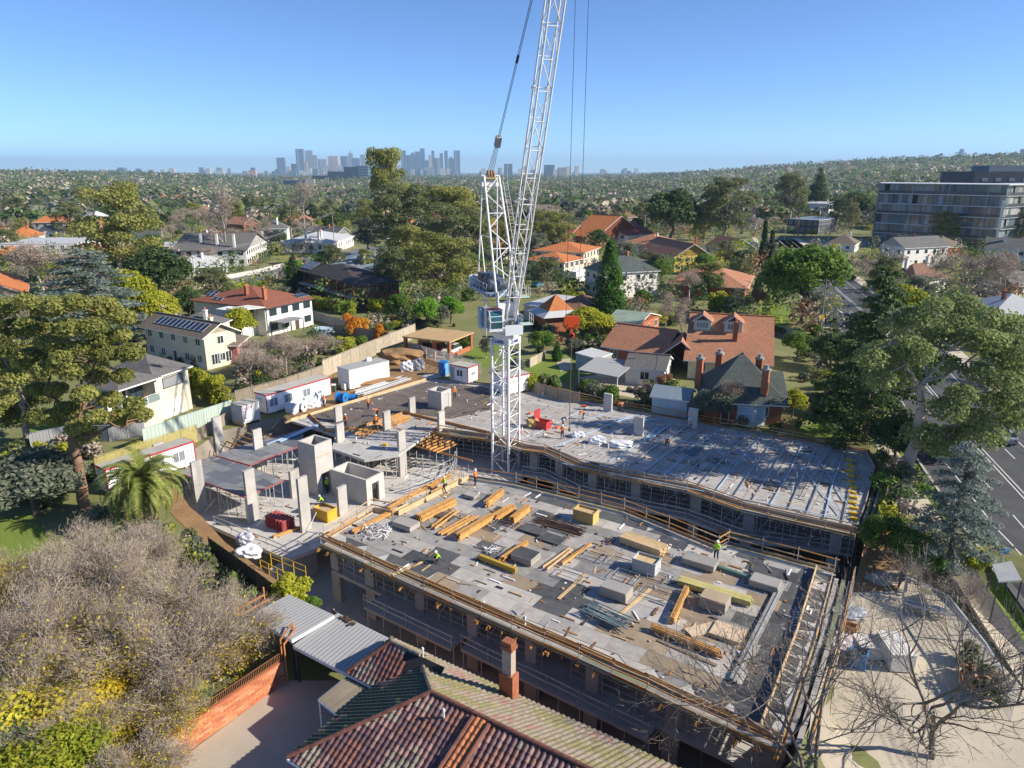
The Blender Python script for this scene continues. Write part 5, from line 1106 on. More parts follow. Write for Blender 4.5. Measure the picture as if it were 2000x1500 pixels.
# ------------------------------------------------------------------ apartment block on the right
def apartment():
    a = P(1700, 480); b = P(2060, 492); fl = 6; fh = 4.0; y_d = a.y
    # facade bends once; heights follow the parapet line
    pts = [P(1705, 472), P(1945, 490), P(2120, 470)]
    t = thing('apartment_block', 'long six storey glass apartment block with thin white slabs at right', 'apartment block', pts[0])
    top = PD(1720, 358, pts[0].y).z; fh = top / fl
    SL = M('white slab edge', (.62, .64, .66), .6); GL = [Mglass('apartment glass', (.14, .18, .20), .06), Mglass('apartment glass light', (.28, .32, .33), .1), Mglass('apartment glass warm', (.24, .21, .17), .12), M('drawn curtain', (.34, .34, .33), .8)]
    back = [p + Vector((12, 26, 0)) for p in pts]; rn_ = random.Random(4)
    MB().prism([p + (q - p) * .1 for p, q in zip(pts, back)] + back[::-1], 0, top - .3).build('core', M('dark interior', (.05, .055, .06)), t)
    for k in range(fl + 1):
        e = 1.6 - (.22 * k)
        MB().prism([p - (q - p).normalized() * (1.2 if k < fl else 1.8) for p, q in zip(pts, back)] + back[::-1], k * fh - .16, k * fh + .16).build('floor_slab' if k < fl else 'roof_slab', SL, t)
    for si in range(2):
        p, q = pts[si], pts[si + 1]; d = (q - p); Ls = d.length; d.normalize(); n = Vector((d.y, -d.x, 0)); n = n if n.y < 0 else -n; m = int(Ls / 2.0)
        for k in range(fl):
            for i in range(m):
                a_ = p + d * (Ls * i / m); b_ = p + d * (Ls * (i + 1) / m - .12); off = (pts[si] - back[si]).normalized() * (-.9 if (i // 3 + k) % 4 == 1 else -.1)
                if rn_.random() < .02: continue
                bar('window_panel', a_ + off + Vector((0, 0, k * fh + fh / 2)), b_ + off + Vector((0, 0, k * fh + fh / 2)), .06, fh - .5, rn_.choices(GL, [.5, .25, .15, .1])[0], t)
                if i % 7 == 0: bar('party_wall', a_ - n * .9 + n * 1.9 + Vector((0, 0, k * fh + .2)), a_ - n * .9 + n * 1.9 + Vector((0, 0, k * fh + fh - .2)), .5, .12, SL, t)
            bar('balustrade', p + n * .95 + Vector((0, 0, k * fh + .75)), q + n * .95 + Vector((0, 0, k * fh + .75)), .03, 1.0, Mglass('smoky balustrade', (.045, .05, .055), .2), t) if k % 2 or si else None
    w0 = pts[1]; bar('white_column', w0 + Vector((-2, -2.0, 0)), w0 + Vector((-2, -2.0, top - 6)), 2.4, .8, WHITE, t)
    t2 = thing('apartment_block', 'dark grey upper block rising behind the glass apartment block', 'apartment block', P(1990, 440))
    q0 = PD(1905, 335, 380); MB().prism([Vector((q0.x, 380, 0)), Vector((q0.x + 120, 380, 0)), Vector((q0.x + 120, 410, 0)), Vector((q0.x, 410, 0))], 0, q0.z).build('wall', M('blue black cladding', (.035, .045, .06), .5), t2)
    for k in range(5):
        for j in range(2): bar('window', Vector((q0.x + 4 + k * 7, 379.9, q0.z - 4 - j * 4.2)), Vector((q0.x + 7 + k * 7, 379.9, q0.z - 4 - j * 4.2)), .1, 1.8, Mglass('sky window', (.15, .2, .25), .1), t2)
    MB().prism([Vector((q0.x + 10, 385, 0)), Vector((q0.x + 60, 385, 0)), Vector((q0.x + 60, 400, 0)), Vector((q0.x + 10, 400, 0))], q0.z, q0.z + 3).build('plant_room', METB, t2)
apartment()

# ------------------------------------------------------------------ the tiled house in front
TA = P(843, 1353, 5.6)
def S(s, t, z): return Vector((TA.x, TA.y, 0)) + UX * s + VX * t + Vector((0, 0, z))
nh = thing('house', 'tiled house in the foreground with moss, chimney and dark shaded hip', 'house', S(6, 0, 0))
ZE = 3.0; s0, s1, tf, tb = -5.0, 22.0, -4.9, 4.7
MB().prism([S(s0 + .7, tf + .7, 0), S(s1, tf + .7, 0), S(s1, tb - .7, 0), S(s0 + .7, tb - .7, 0)], 0, ZE + .2).build('wall', BRICK, nh); MB().prism([S(-6.4, 1.8, 0), S(s0 + .69, 1.8, 0), S(s0 + .69, 4.1, 0), S(-6.4, 4.1, 0)], 0, ZE + .2).build('wall', BRICK, nh)
TM = [M('red brown tile', (.20, .085, .06), .45, var=.3, scale=2), M('plum tile', (.135, .07, .072), .4, var=.3, scale=2), M('faded pink tile', (.27, .15, .125), .5, var=.25, scale=2), M('lichen grey tile', (.24, .20, .15), .85, var=.35, scale=3), M('mossy tile', (.20, .18, .09), .95, var=.35, scale=3), M('shade darkened green tile', (.055, .075, .05), .8, var=.35, scale=3), M('sunlit orange clay tile', (.45, .17, .07), .75, var=.25, scale=2)]  # dark green tile carries the hip's shade, orange tile the sun on the strips
TW, TH = .30, .36
def tile_mesh(mat):
    mb = MB(); prof = [(-.15, .0), (-.13, .035), (-.07, .07), (0, .075), (.05, .04), (.1, .005), (.15, .012)]
    n = len(prof); lo = [(x, -.02, z + .035) for x, z in prof]; hi = [(x, TH + .03, z) for x, z in prof]; bo = [(x, -.02, z + .008) for x, z in prof]
    mb.add(lo + hi + bo, [(k, k + 1, n + k + 1, n + k) for k in range(n - 1)] + [(2 * n + k, 2 * n + k + 1, k + 1, k) for k in range(n - 1)]); return mb.mesh('roof_tile', mat)
TMESH = [tile_mesh(m) for m in TM]
def pick(q, wts, rn_):
    x = .5 + .5 * math.sin(q[0] * 1.1 + 2 * math.sin(q[1] * .7)) * math.cos(q[1] * 1.3 - q[0] * .45); x = min(.999, max(0, x + rn_.gauss(0, .16))) * sum(wts); s = 0
    for i, w in enumerate(wts):
        s += w
        if x < s: return i
    return 0
def tiles(org, d, y, n, poly, wts, limit, rn_, name):
    """clay tiles in courses on a slope; the nearest ones as objects, the others joined"""
    rest = {}
    xs = [p[0] for p in poly]; ys = [p[1] for p in poly]; lst = []
    j = 0; b = min(ys)
    while b < max(ys):
        a = min(xs)
        while a < max(xs):
            if in_poly(a + TW / 2, b + TH / 2, poly): lst.append((a + TW / 2, b))
            a += TW
        b += TH; j += 1
    rotm = Matrix((d, y, n)).transposed(); eul = rotm.to_euler()
    near = sorted(lst, key=lambda q: ((org + d * q[0] + y * q[1]) - Vector((0, 0, CAMH))).length)
    def vis(q): 
        p = org + d * q[0] + y * q[1]; dz = p.z - CAMH; zc = p.y * math.cos(PITCH) - dz * math.sin(PITCH); yc = p.y * math.sin(PITCH) + dz * math.cos(PITCH); return 750 - FPX * yc / zc < 1495
    own = set([q for q in near if vis(q)][:limit])
    mb = MB()
    for q in lst:
        mi = pick(q, wts, rn_); p = org + d * q[0] + y * q[1] + n * rn_.uniform(0, .008)
        if q in own:
            o_ = link(TMESH[mi], 'roof_tile', nh, p - parent_loc(nh), eul)
        else:
            me = TMESH[mi]; mb.add([p + rotm @ v_.co for v_ in me.vertices], [tuple(f.vertices) for f in me.polygons], mi)
    if mb.f: tag(mb.build(name, TM, nh), kind='stuff')
def slope(org, d, run, rise): y = (run + Vector((0, 0, rise))).normalized(); n = d.cross(y).normalized(); return (org, d, y, n) if n.z > 0 else (org, d, y, -n)
rt = random.Random(12); H1 = 5.6 - ZE
def base(poly, z=-.02): MB().quad([p + Vector((0, 0, -.05)) for p in poly]).build('roof_batten_deck', M('dark sarking', (.03, .03, .03)), nh)
fl1 = math.hypot(-tf, H1); base([S(s0, tf, ZE), S(s1, tf, ZE), S(s1, 0, 5.6), S(0, 0, 5.6)]); base([S(s1, tb, ZE), S(s0, tb, ZE), S(0, 0, 5.6), S(s1, 0, 5.6)]); base([S(s0, tb, ZE), S(s0, tf, ZE), S(0, 0, 5.6)])
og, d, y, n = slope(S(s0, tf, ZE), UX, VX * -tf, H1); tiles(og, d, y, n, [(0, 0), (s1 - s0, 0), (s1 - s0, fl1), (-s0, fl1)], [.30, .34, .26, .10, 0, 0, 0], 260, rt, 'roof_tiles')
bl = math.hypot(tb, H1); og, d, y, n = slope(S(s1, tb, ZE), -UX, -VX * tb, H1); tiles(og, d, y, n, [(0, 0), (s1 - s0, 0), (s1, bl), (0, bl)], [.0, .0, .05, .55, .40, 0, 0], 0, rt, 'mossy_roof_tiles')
hl = math.hypot(s0, H1); og, d, y, n = slope(S(s0, tb, ZE), -VX, UX * -s0, H1); tiles(og, d, y, n, [(0, 0), (tb - tf, 0), (tb, hl)], [.02, 0, 0, .1, .08, .8, 0], 0, rt, 'shaded_roof_tiles')  # hip tiles coloured dark for the shade on this side
# lower wing to the left
w0, w1, wf, wb, wz, wr = -7.1, -1.5, 1.05, 4.75, 2.95, 4.55; wm = (wf + wb) / 2
base([S(w0, wf, wz), S(w1, wf, wz), S(w1, wm, wr), S(-5.3, wm, wr)]); base([S(w0, wb, wz), S(w0, wf, wz), S(-5.3, wm, wr)]); base([S(-4, wb, wz), S(w0, wb, wz), S(-5.3, wm, wr), S(-4, wm, wr)])
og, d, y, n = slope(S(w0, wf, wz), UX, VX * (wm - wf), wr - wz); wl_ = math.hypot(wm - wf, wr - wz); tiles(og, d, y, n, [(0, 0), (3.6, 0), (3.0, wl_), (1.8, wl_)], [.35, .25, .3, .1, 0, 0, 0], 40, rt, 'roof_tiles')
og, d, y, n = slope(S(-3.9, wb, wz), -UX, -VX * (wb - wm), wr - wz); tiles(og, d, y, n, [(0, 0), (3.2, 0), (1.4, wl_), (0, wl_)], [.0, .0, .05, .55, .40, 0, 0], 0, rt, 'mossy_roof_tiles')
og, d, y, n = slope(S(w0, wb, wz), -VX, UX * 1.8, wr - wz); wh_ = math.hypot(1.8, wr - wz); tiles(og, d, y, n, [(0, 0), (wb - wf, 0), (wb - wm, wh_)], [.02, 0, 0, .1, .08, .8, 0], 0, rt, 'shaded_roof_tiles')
RC = MB().tube((-.19, 0, 0), (.19, 0, 0), .13, .11, 8).mesh('ridge_tile', [TM[0]])
RC2 = MB().tube((-.19, 0, 0), (.19, 0, 0), .13, .11, 8).mesh('ridge_tile', [TM[3]])
for a, b, me in ((S(0, 0, 5.66), S(20, 0, 5.66), RC), (S(0, 0, 5.66), S(s0, tf, ZE + .06), RC), (S(0, 0, 5.66), S(-4.9, 4.6, ZE + .06), RC2), (S(-5.3, wm, wr + .05), S(-3.2, wm, wr + .05), RC2), (S(-5.3, wm, wr + .05), S(w0, wf, wz + .05), RC), (S(-5.3, wm, wr + .05), S(w0, wb, wz + .05), RC2)):
    L_ = (b - a).length; k = int(L_ / .36); e = (b - a).to_track_quat('X', 'Z').to_euler()
    for i in range(k): link(me, 'ridge_tile', nh, a.lerp(b, (i + .5) / k) - parent_loc(nh), e)
for s_ in (3.1, 8.6):      # raised strips down the sunny slope, painted bright orange as sunlit wing sides
    a = S(s_, -.2, 5.55); b = S(s_ - .4, tf, ZE + .12)
    for off in (-.45, .45):
        k = int((b - a).length / .36); e = (b - a).to_track_quat('X', 'Z').to_euler()
        for i in range(k): link(RC, 'ridge_tile', nh, a.lerp(b, (i + .5) / k) + UX * off + Vector((0, 0, .1)) - parent_loc(nh), e)
    for i in range(15): 
        for j in (-.25, .05): p = a.lerp(b, (i + .9) / 15.5) + UX * (j + .1); link(TMESH[6], 'roof_tile', nh, p + Vector((0, 0, .06)) - parent_loc(nh), Matrix((UX, (a - b).normalized(), UX.cross((a - b).normalized()))).transposed().to_euler())
GUT = M('white gutter', (.66, .68, .72), .5)
for a, b in ((S(s0, tb, ZE - .06), S(s0, tf, ZE - .06)), (S(s0, tf, ZE - .06), S(s1, tf, ZE - .06)), (S(s1, tb, ZE - .06), S(-4.2, tb, ZE - .06)), (S(w0, wb, wz - .08), S(w0, wf, wz - .08)), (S(w0, wf, wz - .08), S(s0, wf, wz - .08))): bar('gutter', a, b, .16, .13, GUT, nh)
q = P(994, 1352, 3.6); ch = MB().box((q.x, q.y, 4.0), (.85, .6, 1.7), SITE).build('chimney', BRICK, nh)
MB().box((q.x, q.y, 5.6), (.56, .44, 1.5), SITE).build('chimney_stack', M('rendered stack', (.40, .32, .25), .85, var=.25, scale=4), ch); MB().box((q.x, q.y, 6.45), (.72, .58, .22), SITE).build('chimney_band', BRICK, ch); MB().box((q.x, q.y, 6.68), (.6, .48, .25), SITE).build('chimney_top', BRICK, ch)
for px_, z_ in (((867, 1405), 5.2), ((826, 1283), 4.0), ((890, 1385), 4.4)): p = P(*px_, z_); MB().tube(p - Vector((0, 0, .4)), p + Vector((0, 0, .5)), .05, .05, 8).tube(p + Vector((0, 0, .5)), p + Vector((0, 0, .62)), .09, .05, 8).build('vent_pipe', GUT, nh)
bar('skylight', P(965, 1386, 4.3), P(940, 1376, 4.55), .5, .06, METAL, nh)
# patio roof tucked beside it
pr = thing('patio_roof', 'small ribbed patio roof on white posts beside the tiled house', 'patio roof', P(660, 1360, 0)); pp = [P(a, b, 2.7) for a, b in ((622, 1366), (660, 1396), (735, 1343), (682, 1318))]
awning(pr, pp, 2.6, .1, M('dirty ribbed sheet', (.40, .36, .28), .7), 'roof', True, GUT)
for k in range(14): a = pp[0].lerp(pp[1], (k + .5) / 14); b = pp[3].lerp(pp[2], (k + .5) / 14); bar('roof_rib', Vector((a.x, a.y, 2.72)), Vector((b.x, b.y, 2.72)), .05, .05, M('dark rib', (.2, .17, .13)), pr)
for a, b in ((0, 1), (0, 3), (1, 2)): bar('fascia', Vector((pp[a].x, pp[a].y, 2.62)), Vector((pp[b].x, pp[b].y, 2.62)), .08, .16, GUT, pr)
# the double carport
for lb, px4, z_ in (('grey corrugated carport roof, left and higher of the pair', ((486, 1202), (570, 1249), (652, 1201), (564, 1161)), 2.95), ('grey corrugated carport roof with leaf litter, right of the pair', ((573, 1260), (689, 1321), (767, 1250), (659, 1197)), 2.65)):
    pp = [P(a, b, z_) for a, b in px4]; c = sum(pp, Vector()) / 4; tc = thing('carport', lb, 'carport', (c.x, c.y, 0)); awning(tc, pp, z_ - .12, .1, METAL, 'roof', True, DKT)
    e = pp[1] - pp[0]; k = int(e.length / .28)
    for i in range(k): a = pp[0].lerp(pp[1], (i + .5) / k); b = pp[3].lerp(pp[2], (i + .5) / k); bar('roof_rib', Vector((a.x, a.y, z_ - .005)), Vector((b.x, b.y, z_ - .005)), .07, .03, METAL, tc)
    for a, b in ((0, 1), (1, 2), (0, 3), (3, 2)): bar('fascia', Vector((pp[a].x, pp[a].y, z_ - .14)), Vector((pp[b].x, pp[b].y, z_ - .14)), .06, .22, GUT, tc)
    w = [pp[3].lerp(pp[0], .06), pp[2].lerp(pp[1], .06)]; bar('back_wall', Vector((w[0].x, w[0].y, 1.2)), Vector((w[1].x, w[1].y, 1.2)), .2, 2.4, BRICKD, tc)
    if z_ < 2.9:
        rr = random.Random(3)
        for i in range(14): q = pp[3].lerp(pp[2], rr.uniform(.05, .4)).lerp(pp[0], rr.uniform(.02, .12)); bar('leaf_litter', q + Vector((0, 0, .05)), q + Vector((rr.uniform(-.3, .3), rr.uniform(-.3, .3), .09)), .15, .06, M('dry leaf', (.08, .05, .03)), tc)
# ------------------------------------------------------------------ foliage
def np_mesh(name, verts, faces_n, k, mats, tint=None, midx=None, smooth=False):
    """verts (N,3); faces are consecutive runs of k vertices unless faces_n given as (F,k) indices"""
    me = bpy.data.meshes.new(name); F = faces_n; nf = len(F)
    me.vertices.add(len(verts)); me.vertices.foreach_set('co', verts.astype(np.float32).ravel())
    me.loops.add(nf * k); me.loops.foreach_set('vertex_index', F.astype(np.int32).ravel())
    me.polygons.add(nf); me.polygons.foreach_set('loop_start', np.arange(0, nf * k, k, dtype=np.int32)); me.polygons.foreach_set('loop_total', np.full(nf, k, np.int32))
    for m in (mats if isinstance(mats, (list, tuple)) else [mats]): me.materials.append(m)
    if midx is not None: me.polygons.foreach_set('material_index', midx.astype(np.int32))
    if tint is not None:
        a = me.attributes.new('tint', 'FLOAT', 'FACE'); a.data.foreach_set('value', tint.astype(np.float32))
    if smooth: me.polygons.foreach_set('use_smooth', np.ones(nf, bool))
    me.update(calc_edges=True); return me
def leaves(C, N, size, g, aspect=.55):
    """diamond leaf tufts at C facing N"""
    n = len(C); t = g.normal(size=(n, 3)); N = N / (np.linalg.norm(N, axis=1, keepdims=True) + 1e-9)
    a = np.cross(N, t); a /= np.linalg.norm(a, axis=1, keepdims=True) + 1e-9; b = np.cross(N, a)
    s = size[:, None]; V = np.stack([C + a * s, C + b * s * aspect, C - a * s, C - b * s * aspect], 1).reshape(-1, 3)
    return V, np.arange(4 * n).reshape(n, 4)
def crown_mesh(name, clumps, n, leaf, mat, seed, up=.35, rand=.75, shell=.62):
    g = np.random.default_rng(seed); c = np.array([x[0] for x in clumps], float); r = np.array([x[1] for x in clumps], float)
    w = (r[:, 0] * r[:, 1] + r[:, 0] * r[:, 2]); idx = g.choice(len(c), n, p=w / w.sum())
    d = g.normal(size=(n, 3)); d /= np.linalg.norm(d, axis=1, keepdims=True); d[:, 2] = np.where((d[:, 2] < -.3) & (g.random(n) < .6), -d[:, 2], d[:, 2])
    rad = shell + (1.06 - shell) * g.random(n) ** .7
    C = c[idx] + d * r[idx] * rad[:, None]; N = d + g.normal(size=(n, 3)) * rand + np.array([0, 0, up])
    ct = g.random(len(c)); tint = np.clip(.5 + (ct[idx] - .5) * .55 + g.normal(size=n) * .16, 0, 1)
    V, F = leaves(C, N, leaf * g.uniform(.6, 1.35, n), g); return np_mesh(name, V, F, 4, mat, tint)
def seg_mesh(name, segs, mat, n=4):
    S_ = np.array([(*a, *b, ra, rb) for a, b, ra, rb in segs], float); p, q, ra, rb = S_[:, :3], S_[:, 3:6], S_[:, 6], S_[:, 7]
    d = q - p; d /= np.linalg.norm(d, axis=1, keepdims=True) + 1e-9; u = np.where(np.abs(d[:, 2:3]) < .9, np.array([[0, 0, 1.]]), np.array([[1., 0, 0]]))
    a = np.cross(d, u); a /= np.linalg.norm(a, axis=1, keepdims=True); b = np.cross(d, a); m = len(p)
    th = 2 * np.pi * np.arange(n) / n; ring = a[:, None, :] * np.cos(th)[None, :, None] + b[:, None, :] * np.sin(th)[None, :, None]
    V = np.concatenate([p[:, None] + ring * ra[:, None, None], q[:, None] + ring * rb[:, None, None]], 1).reshape(-1, 3)
    k = np.arange(n); f = np.stack([k, (k + 1) % n, n + (k + 1) % n, n + k], 1); F = (f[None] + (np.arange(m) * 2 * n)[:, None, None]).reshape(-1, 4)
    return np_mesh(name, V, F, 4, mat, smooth=True)
def limb(segs, p, q, r0, r1, rnd, k=4, wob=.12):
    p = Vector(p); q = Vector(q); L = (q - p).length; pts = [p]
    for i in range(1, k): pts.append(p.lerp(q, i / k) + Vector((rnd.uniform(-1, 1), rnd.uniform(-1, 1), rnd.uniform(-.6, .8))) * L * wob / 2)
    pts.append(q)
    for i in range(k): segs.append((pts[i], pts[i + 1], r0 + (r1 - r0) * i / k, r0 + (r1 - r0) * (i + 1) / k))
    return pts
def branch(segs, p, d, L, r, depth, rnd, spread=.55, up=.1, kids=(2, 3), shrink=.74, twig=.0, tips=None, curl=.22):
    k = 3; d = d.normalized(); pts = [p]
    for i in range(k):
        d = (d + Vector((rnd.gauss(0, 1), rnd.gauss(0, 1), rnd.gauss(0, 1) + up)) * curl * .5).normalized(); q = p + d * L / k
        segs.append((p, q, r * (1 - .3 * i / k), r * (1 - .3 * (i + 1) / k))); p = q; pts.append(p)
        if depth > 0 and i < k - 1 and rnd.random() < .6:
            e = (d + Vector((rnd.gauss(0, 1), rnd.gauss(0, 1), rnd.gauss(0, .7) + up)) * spread * 1.3).normalized(); branch(segs, p, e, L * shrink * .8, r * .45, depth - 1 if depth < 3 else depth - 2, rnd, spread, up, kids, shrink, twig, tips, curl)
    if depth <= 0:
        if tips is not None: tips.append(p)
        return
    for j in range(rnd.randint(*kids)):
        e = (d + Vector((rnd.gauss(0, 1), rnd.gauss(0, 1), rnd.gauss(0, .8) + up)) * spread).normalized(); branch(segs, p, e, L * shrink * rnd.uniform(.8, 1.15), r * .62, depth - 1, rnd, spread, up, kids, shrink, twig, tips, curl)
LG = Mleaf('gum leaves', (0.155, 0.177, 0.047), (0.417, 0.417, 0.120)); LGD = Mleaf('dark gum leaves', (0.115, 0.136, 0.057), (0.275, 0.295, 0.126)); LD = Mleaf('dark evergreen leaves', (0.049, 0.088, 0.031), (0.151, 0.223, 0.071)); LM = Mleaf('mid green leaves', (0.073, 0.146, 0.022), (0.220, 0.338, 0.059)); LB = Mleaf('bright green leaves', (0.109, 0.255, 0.022), (0.270, 0.473, 0.059)); LY = Mleaf('yellow green leaves', (0.238, 0.292, 0.027), (0.557, 0.540, 0.051)); LO = Mleaf('orange autumn leaves', (0.620, 0.182, 0.027), (0.700, 0.439, 0.051)); LYE = Mleaf('yellow autumn leaves', (0.547, 0.347, 0.027), (0.700, 0.675, 0.068)); LS = Mleaf('silver blue needles', (0.128, 0.173, 0.155), (0.338, 0.396, 0.338)); LGR = Mleaf('grey olive leaves', (0.109, 0.136, 0.092), (0.288, 0.312, 0.220)); LTW = Mleaf('grey brown fine twigs', (0.238, 0.182, 0.146), (0.506, 0.423, 0.338), .1); LRB = Mleaf('russet twig leaves', (0.255, 0.128, 0.073), (0.473, 0.270, 0.151), .15)
TWIG = M('grey twig bark', (.34, .29, .24), .9, var=.3, scale=2); TWIGD = M('dark twig bark', (.13, .105, .09), .9, var=.3, scale=2)
def gum_clumps(g, H, R_, k, r0, base=.42, flat=.7, top=1.0):
    out = []
    for i in range(k):
        a = g.uniform(0, 2 * np.pi); f = g.uniform(0, 1) ** .6; z = base + (top - base) * g.uniform(0, 1) ** .8; w = math.sqrt(max(.08, 1 - ((z - base) / (top - base) * 1.05 - .25) ** 2 * 1.15))
        rr = r0 * g.uniform(.65, 1.3); out.append(((f * R_ * w * math.cos(a), f * R_ * w * math.sin(a), z * H - rr * .4), (rr, rr, rr * flat)))
    return out
PROTO = {}
def proto(kind):
    near = kind[-2:] in ('#u', '#v')
    if not near: kind = kind.split('#')[0] + '#' + 'abc'[ord(kind[-1]) % (3 if 'gum' in kind else 2)]
    if kind in PROTO: return PROTO[kind]
    sd_ = sum(ord(c) * (i + 3) for i, c in enumerate(kind)); g = np.random.default_rng(sd_); rnd = random.Random(sd_); segs = []; base = kind.split('#')[0]
    if base == 'gum' or base == 'darkgum' or base == 'greygum':
        H, R_ = 18, 6.2; cl = gum_clumps(g, H, R_, 60, 1.5, .34); cr_ = crown_mesh('crown', cl, 12000, .24, {'gum': LG, 'darkgum': LGD, 'greygum': LGR}[base], sd_)
        f = Vector((0, 0, H * .33)); limb(segs, (0, 0, -.3), f, .45, .32, rnd)
        for c in cl[:16]: limb(segs, f + Vector((0, 0, rnd.uniform(-1, 2))), c[0], .2, .05, rnd, 4, .2)
        bark = BARKP
    elif base in ('round', 'dark', 'bright', 'yellow', 'olive'):
        H, R_ = 10, 4.4; cl = []
        for i in range(52):
            d = g.normal(size=3); d /= np.linalg.norm(d); d[2] = abs(d[2]) * 1.1 - .35; rr = g.uniform(.9, 1.7); k = g.uniform(.55, .85); cl.append(((d[0] * R_ * k, d[1] * R_ * k, H * .54 + d[2] * H * .42 * k), (rr, rr, rr * .85)))
        cr_ = crown_mesh('crown', cl, 8500, .26, {'round': LM, 'dark': LD, 'bright': LB, 'yellow': LY, 'olive': LGR}[base], sd_); limb(segs, (0, 0, -.3), (0, 0, H * .5), .28, .16, rnd)
        for c in cl[:10]: limb(segs, (0, 0, H * .3), c[0], .12, .04, rnd)
        bark = BARK
    elif base in ('cone', 'darkcone', 'column'):
        H = 12; R_ = {'cone': 3.3, 'darkcone': 3.2, 'column': 1.25}[base]; cl = []
        for i in range(120):
            f = g.uniform(.02, .98); a = g.uniform(0, 6.28); w = R_ * (1 - f ** 1.4) ** .8 * (.35 + .65 * min(1, f * 6)); rr = max(.4, R_ * .36 * (1 - f * .65)); cl.append(((w * .62 * math.cos(a), w * .62 * math.sin(a), f * H), (rr, rr, rr * 1.5)))
        cr_ = crown_mesh('crown', cl, 13000, .18, {'cone': Mleaf('cypress leaves', (.04, .11, .015), (.12, .26, .035)), 'darkcone': LD, 'column': LD}[base], sd_, .5); limb(segs, (0, 0, -.3), (0, 0, H * .8), .22, .05, rnd); bark = BARK
    elif base in ('cedar', 'fir'):
        H, R_ = 16, 6.5; cl = []; limb(segs, (0, 0, -.3), (0, 0, H * .97), .42, .06, rnd, 6, .03)
        for i in range(64):
            f = .12 + .86 * (i / 64) + g.uniform(-.02, .02); a = i * 2.4 + g.uniform(-.3, .3); w = R_ * (1 - f) ** (.62 if base == 'cedar' else .8) * g.uniform(.75, 1.1) + .4; z = f * H
            tip = Vector((w * math.cos(a), w * math.sin(a), z - w * (.12 if base == 'cedar' else .25))); limb(segs, (0, 0, z), tip, .09, .02, rnd, 3, .06)
            for q in (.45, .7, .95): p = Vector((0, 0, z)).lerp(tip, q); rr = .55 + .32 * w * .3; cl.append(((p.x, p.y, p.z), (rr * 1.2, rr * 1.2, rr * .32)))
        cr_ = crown_mesh('crown', cl, 13000, .2, LS if base == 'cedar' else LD, sd_, .7, .6, .3); bark = BARK
    elif base in ('bare', 'twiggy', 'russet', 'whitebare'):
        H = 10; tips = []; branch(segs, Vector((0, 0, 1.6)), Vector((0, 0, 1)), 2.7, .2, 5, rnd, .5, .12, (2, 3), .72, 0, tips); segs.append((Vector((0, 0, -.3)), Vector((0, 0, 1.65)), .26, .2))
        bark = TWIG if base != 'russet' else TWIGD; T = np.array([tuple(t) for t in tips]); n = 6500 if base != 'bare' else 2500; ii = g.integers(0, len(T), n); C = T[ii] + g.normal(size=(n, 3)) * .35
        V, F = leaves(C, g.normal(size=(n, 3)), np.full(n, .3) * g.uniform(.5, 1.3, n), g, .07 if base != 'russet' else .3)
        cr_ = np_mesh('crown', V, F, 4, {'bare': LTW, 'twiggy': LTW, 'russet': LRB, 'whitebare': LTW}[base], np.clip(.5 + g.normal(size=n) * .2, 0, 1))
    elif base in ('shrub', 'orange', 'yshrub', 'oshrub', 'dshrub', 'autumn'):
        H = 3; cl = []
        for i in range(16): rr = g.uniform(.5, .85); a = g.uniform(0, 6.28); f = g.uniform(0, 1.0); cl.append(((f * math.cos(a), f * math.sin(a), g.uniform(.5, 2.3 if base == 'orange' else 1.9)), (rr, rr, rr * .9)))
        cr_ = crown_mesh('crown', cl, 11000 if near else 3500, .07 if near else .15, {'shrub': LM, 'orange': LO, 'yshrub': LY, 'oshrub': LGR, 'dshrub': LD, 'autumn': LYE}[base], sd_)
        for k in range(5): limb(segs, (0, 0, -.1), cl[k][0], .05, .02, rnd)
        bark = BARK
    tr = seg_mesh('trunk', segs, bark, 5 if base not in ('bare', 'twiggy', 'russet', 'whitebare') else 3); PROTO[kind] = (cr_, tr, H); return PROTO[kind]
NTREE = [0]
def tree_at(kind, p, h, label, wide=1.0, group=None, name='tree', cat='tree', rz=None):
    c, t, H = proto(kind); s = h / H; NTREE[0] += 1
    o = thing(name, label, cat, p, random.uniform(0, 6.28) if rz is None else rz, group); o.scale = (s * wide, s * wide, s)
    a = link(t, 'trunk', o); b = link(c, 'crown', o); return o
KEEP = []
def tree(kind, px, top, label, wide=1.0, name='tree', cat='tree', z=0., px2=None):
    p = P(*px, z); q = PD(px2 if px2 else px[0], top, p.y); h = max(1.0, q.z - z); KEEP.append((p.x, p.y, 3.0)); return tree_at(kind, p, h, label, wide, name=name, cat=cat)

# ---- the trees one can point at
tree('gum#a', (242, 575), 358, 'huge spreading olive gum tree towering over the left suburb', 1.15)
tree('dark#a', (318, 592), 470, 'broad dark evergreen in front of the huge olive gum', 1.2); tree('dark#b', (262, 560), 480, 'dark evergreen left behind the broad dark one', 1.1)
tree('cedar#a', (190, 680), 482, 'wide blue green cedar with drooping layers at left', 1.6)
tree('twiggy#a', (95, 615), 470, 'wide bare grey tree at the left edge beside the cedar', 1.25)
tree('yellow#a', (268, 650), 512, 'yellow green cypress right of the blue cedar', .8); tree('yellow#b', (312, 650), 556, 'lower yellow green bush between cedar and solar house', 1.1); tree('dark#c', (372, 622), 553, 'small dark round tree above the solar house roof', .85)
tree('yellow#c', (472, 668), 592, 'domed yellow green bush between cream and white houses', .95); tree('darkcone#a', (577, 572), 497, 'dark conical conifer left of the dark brick house', 1.1)
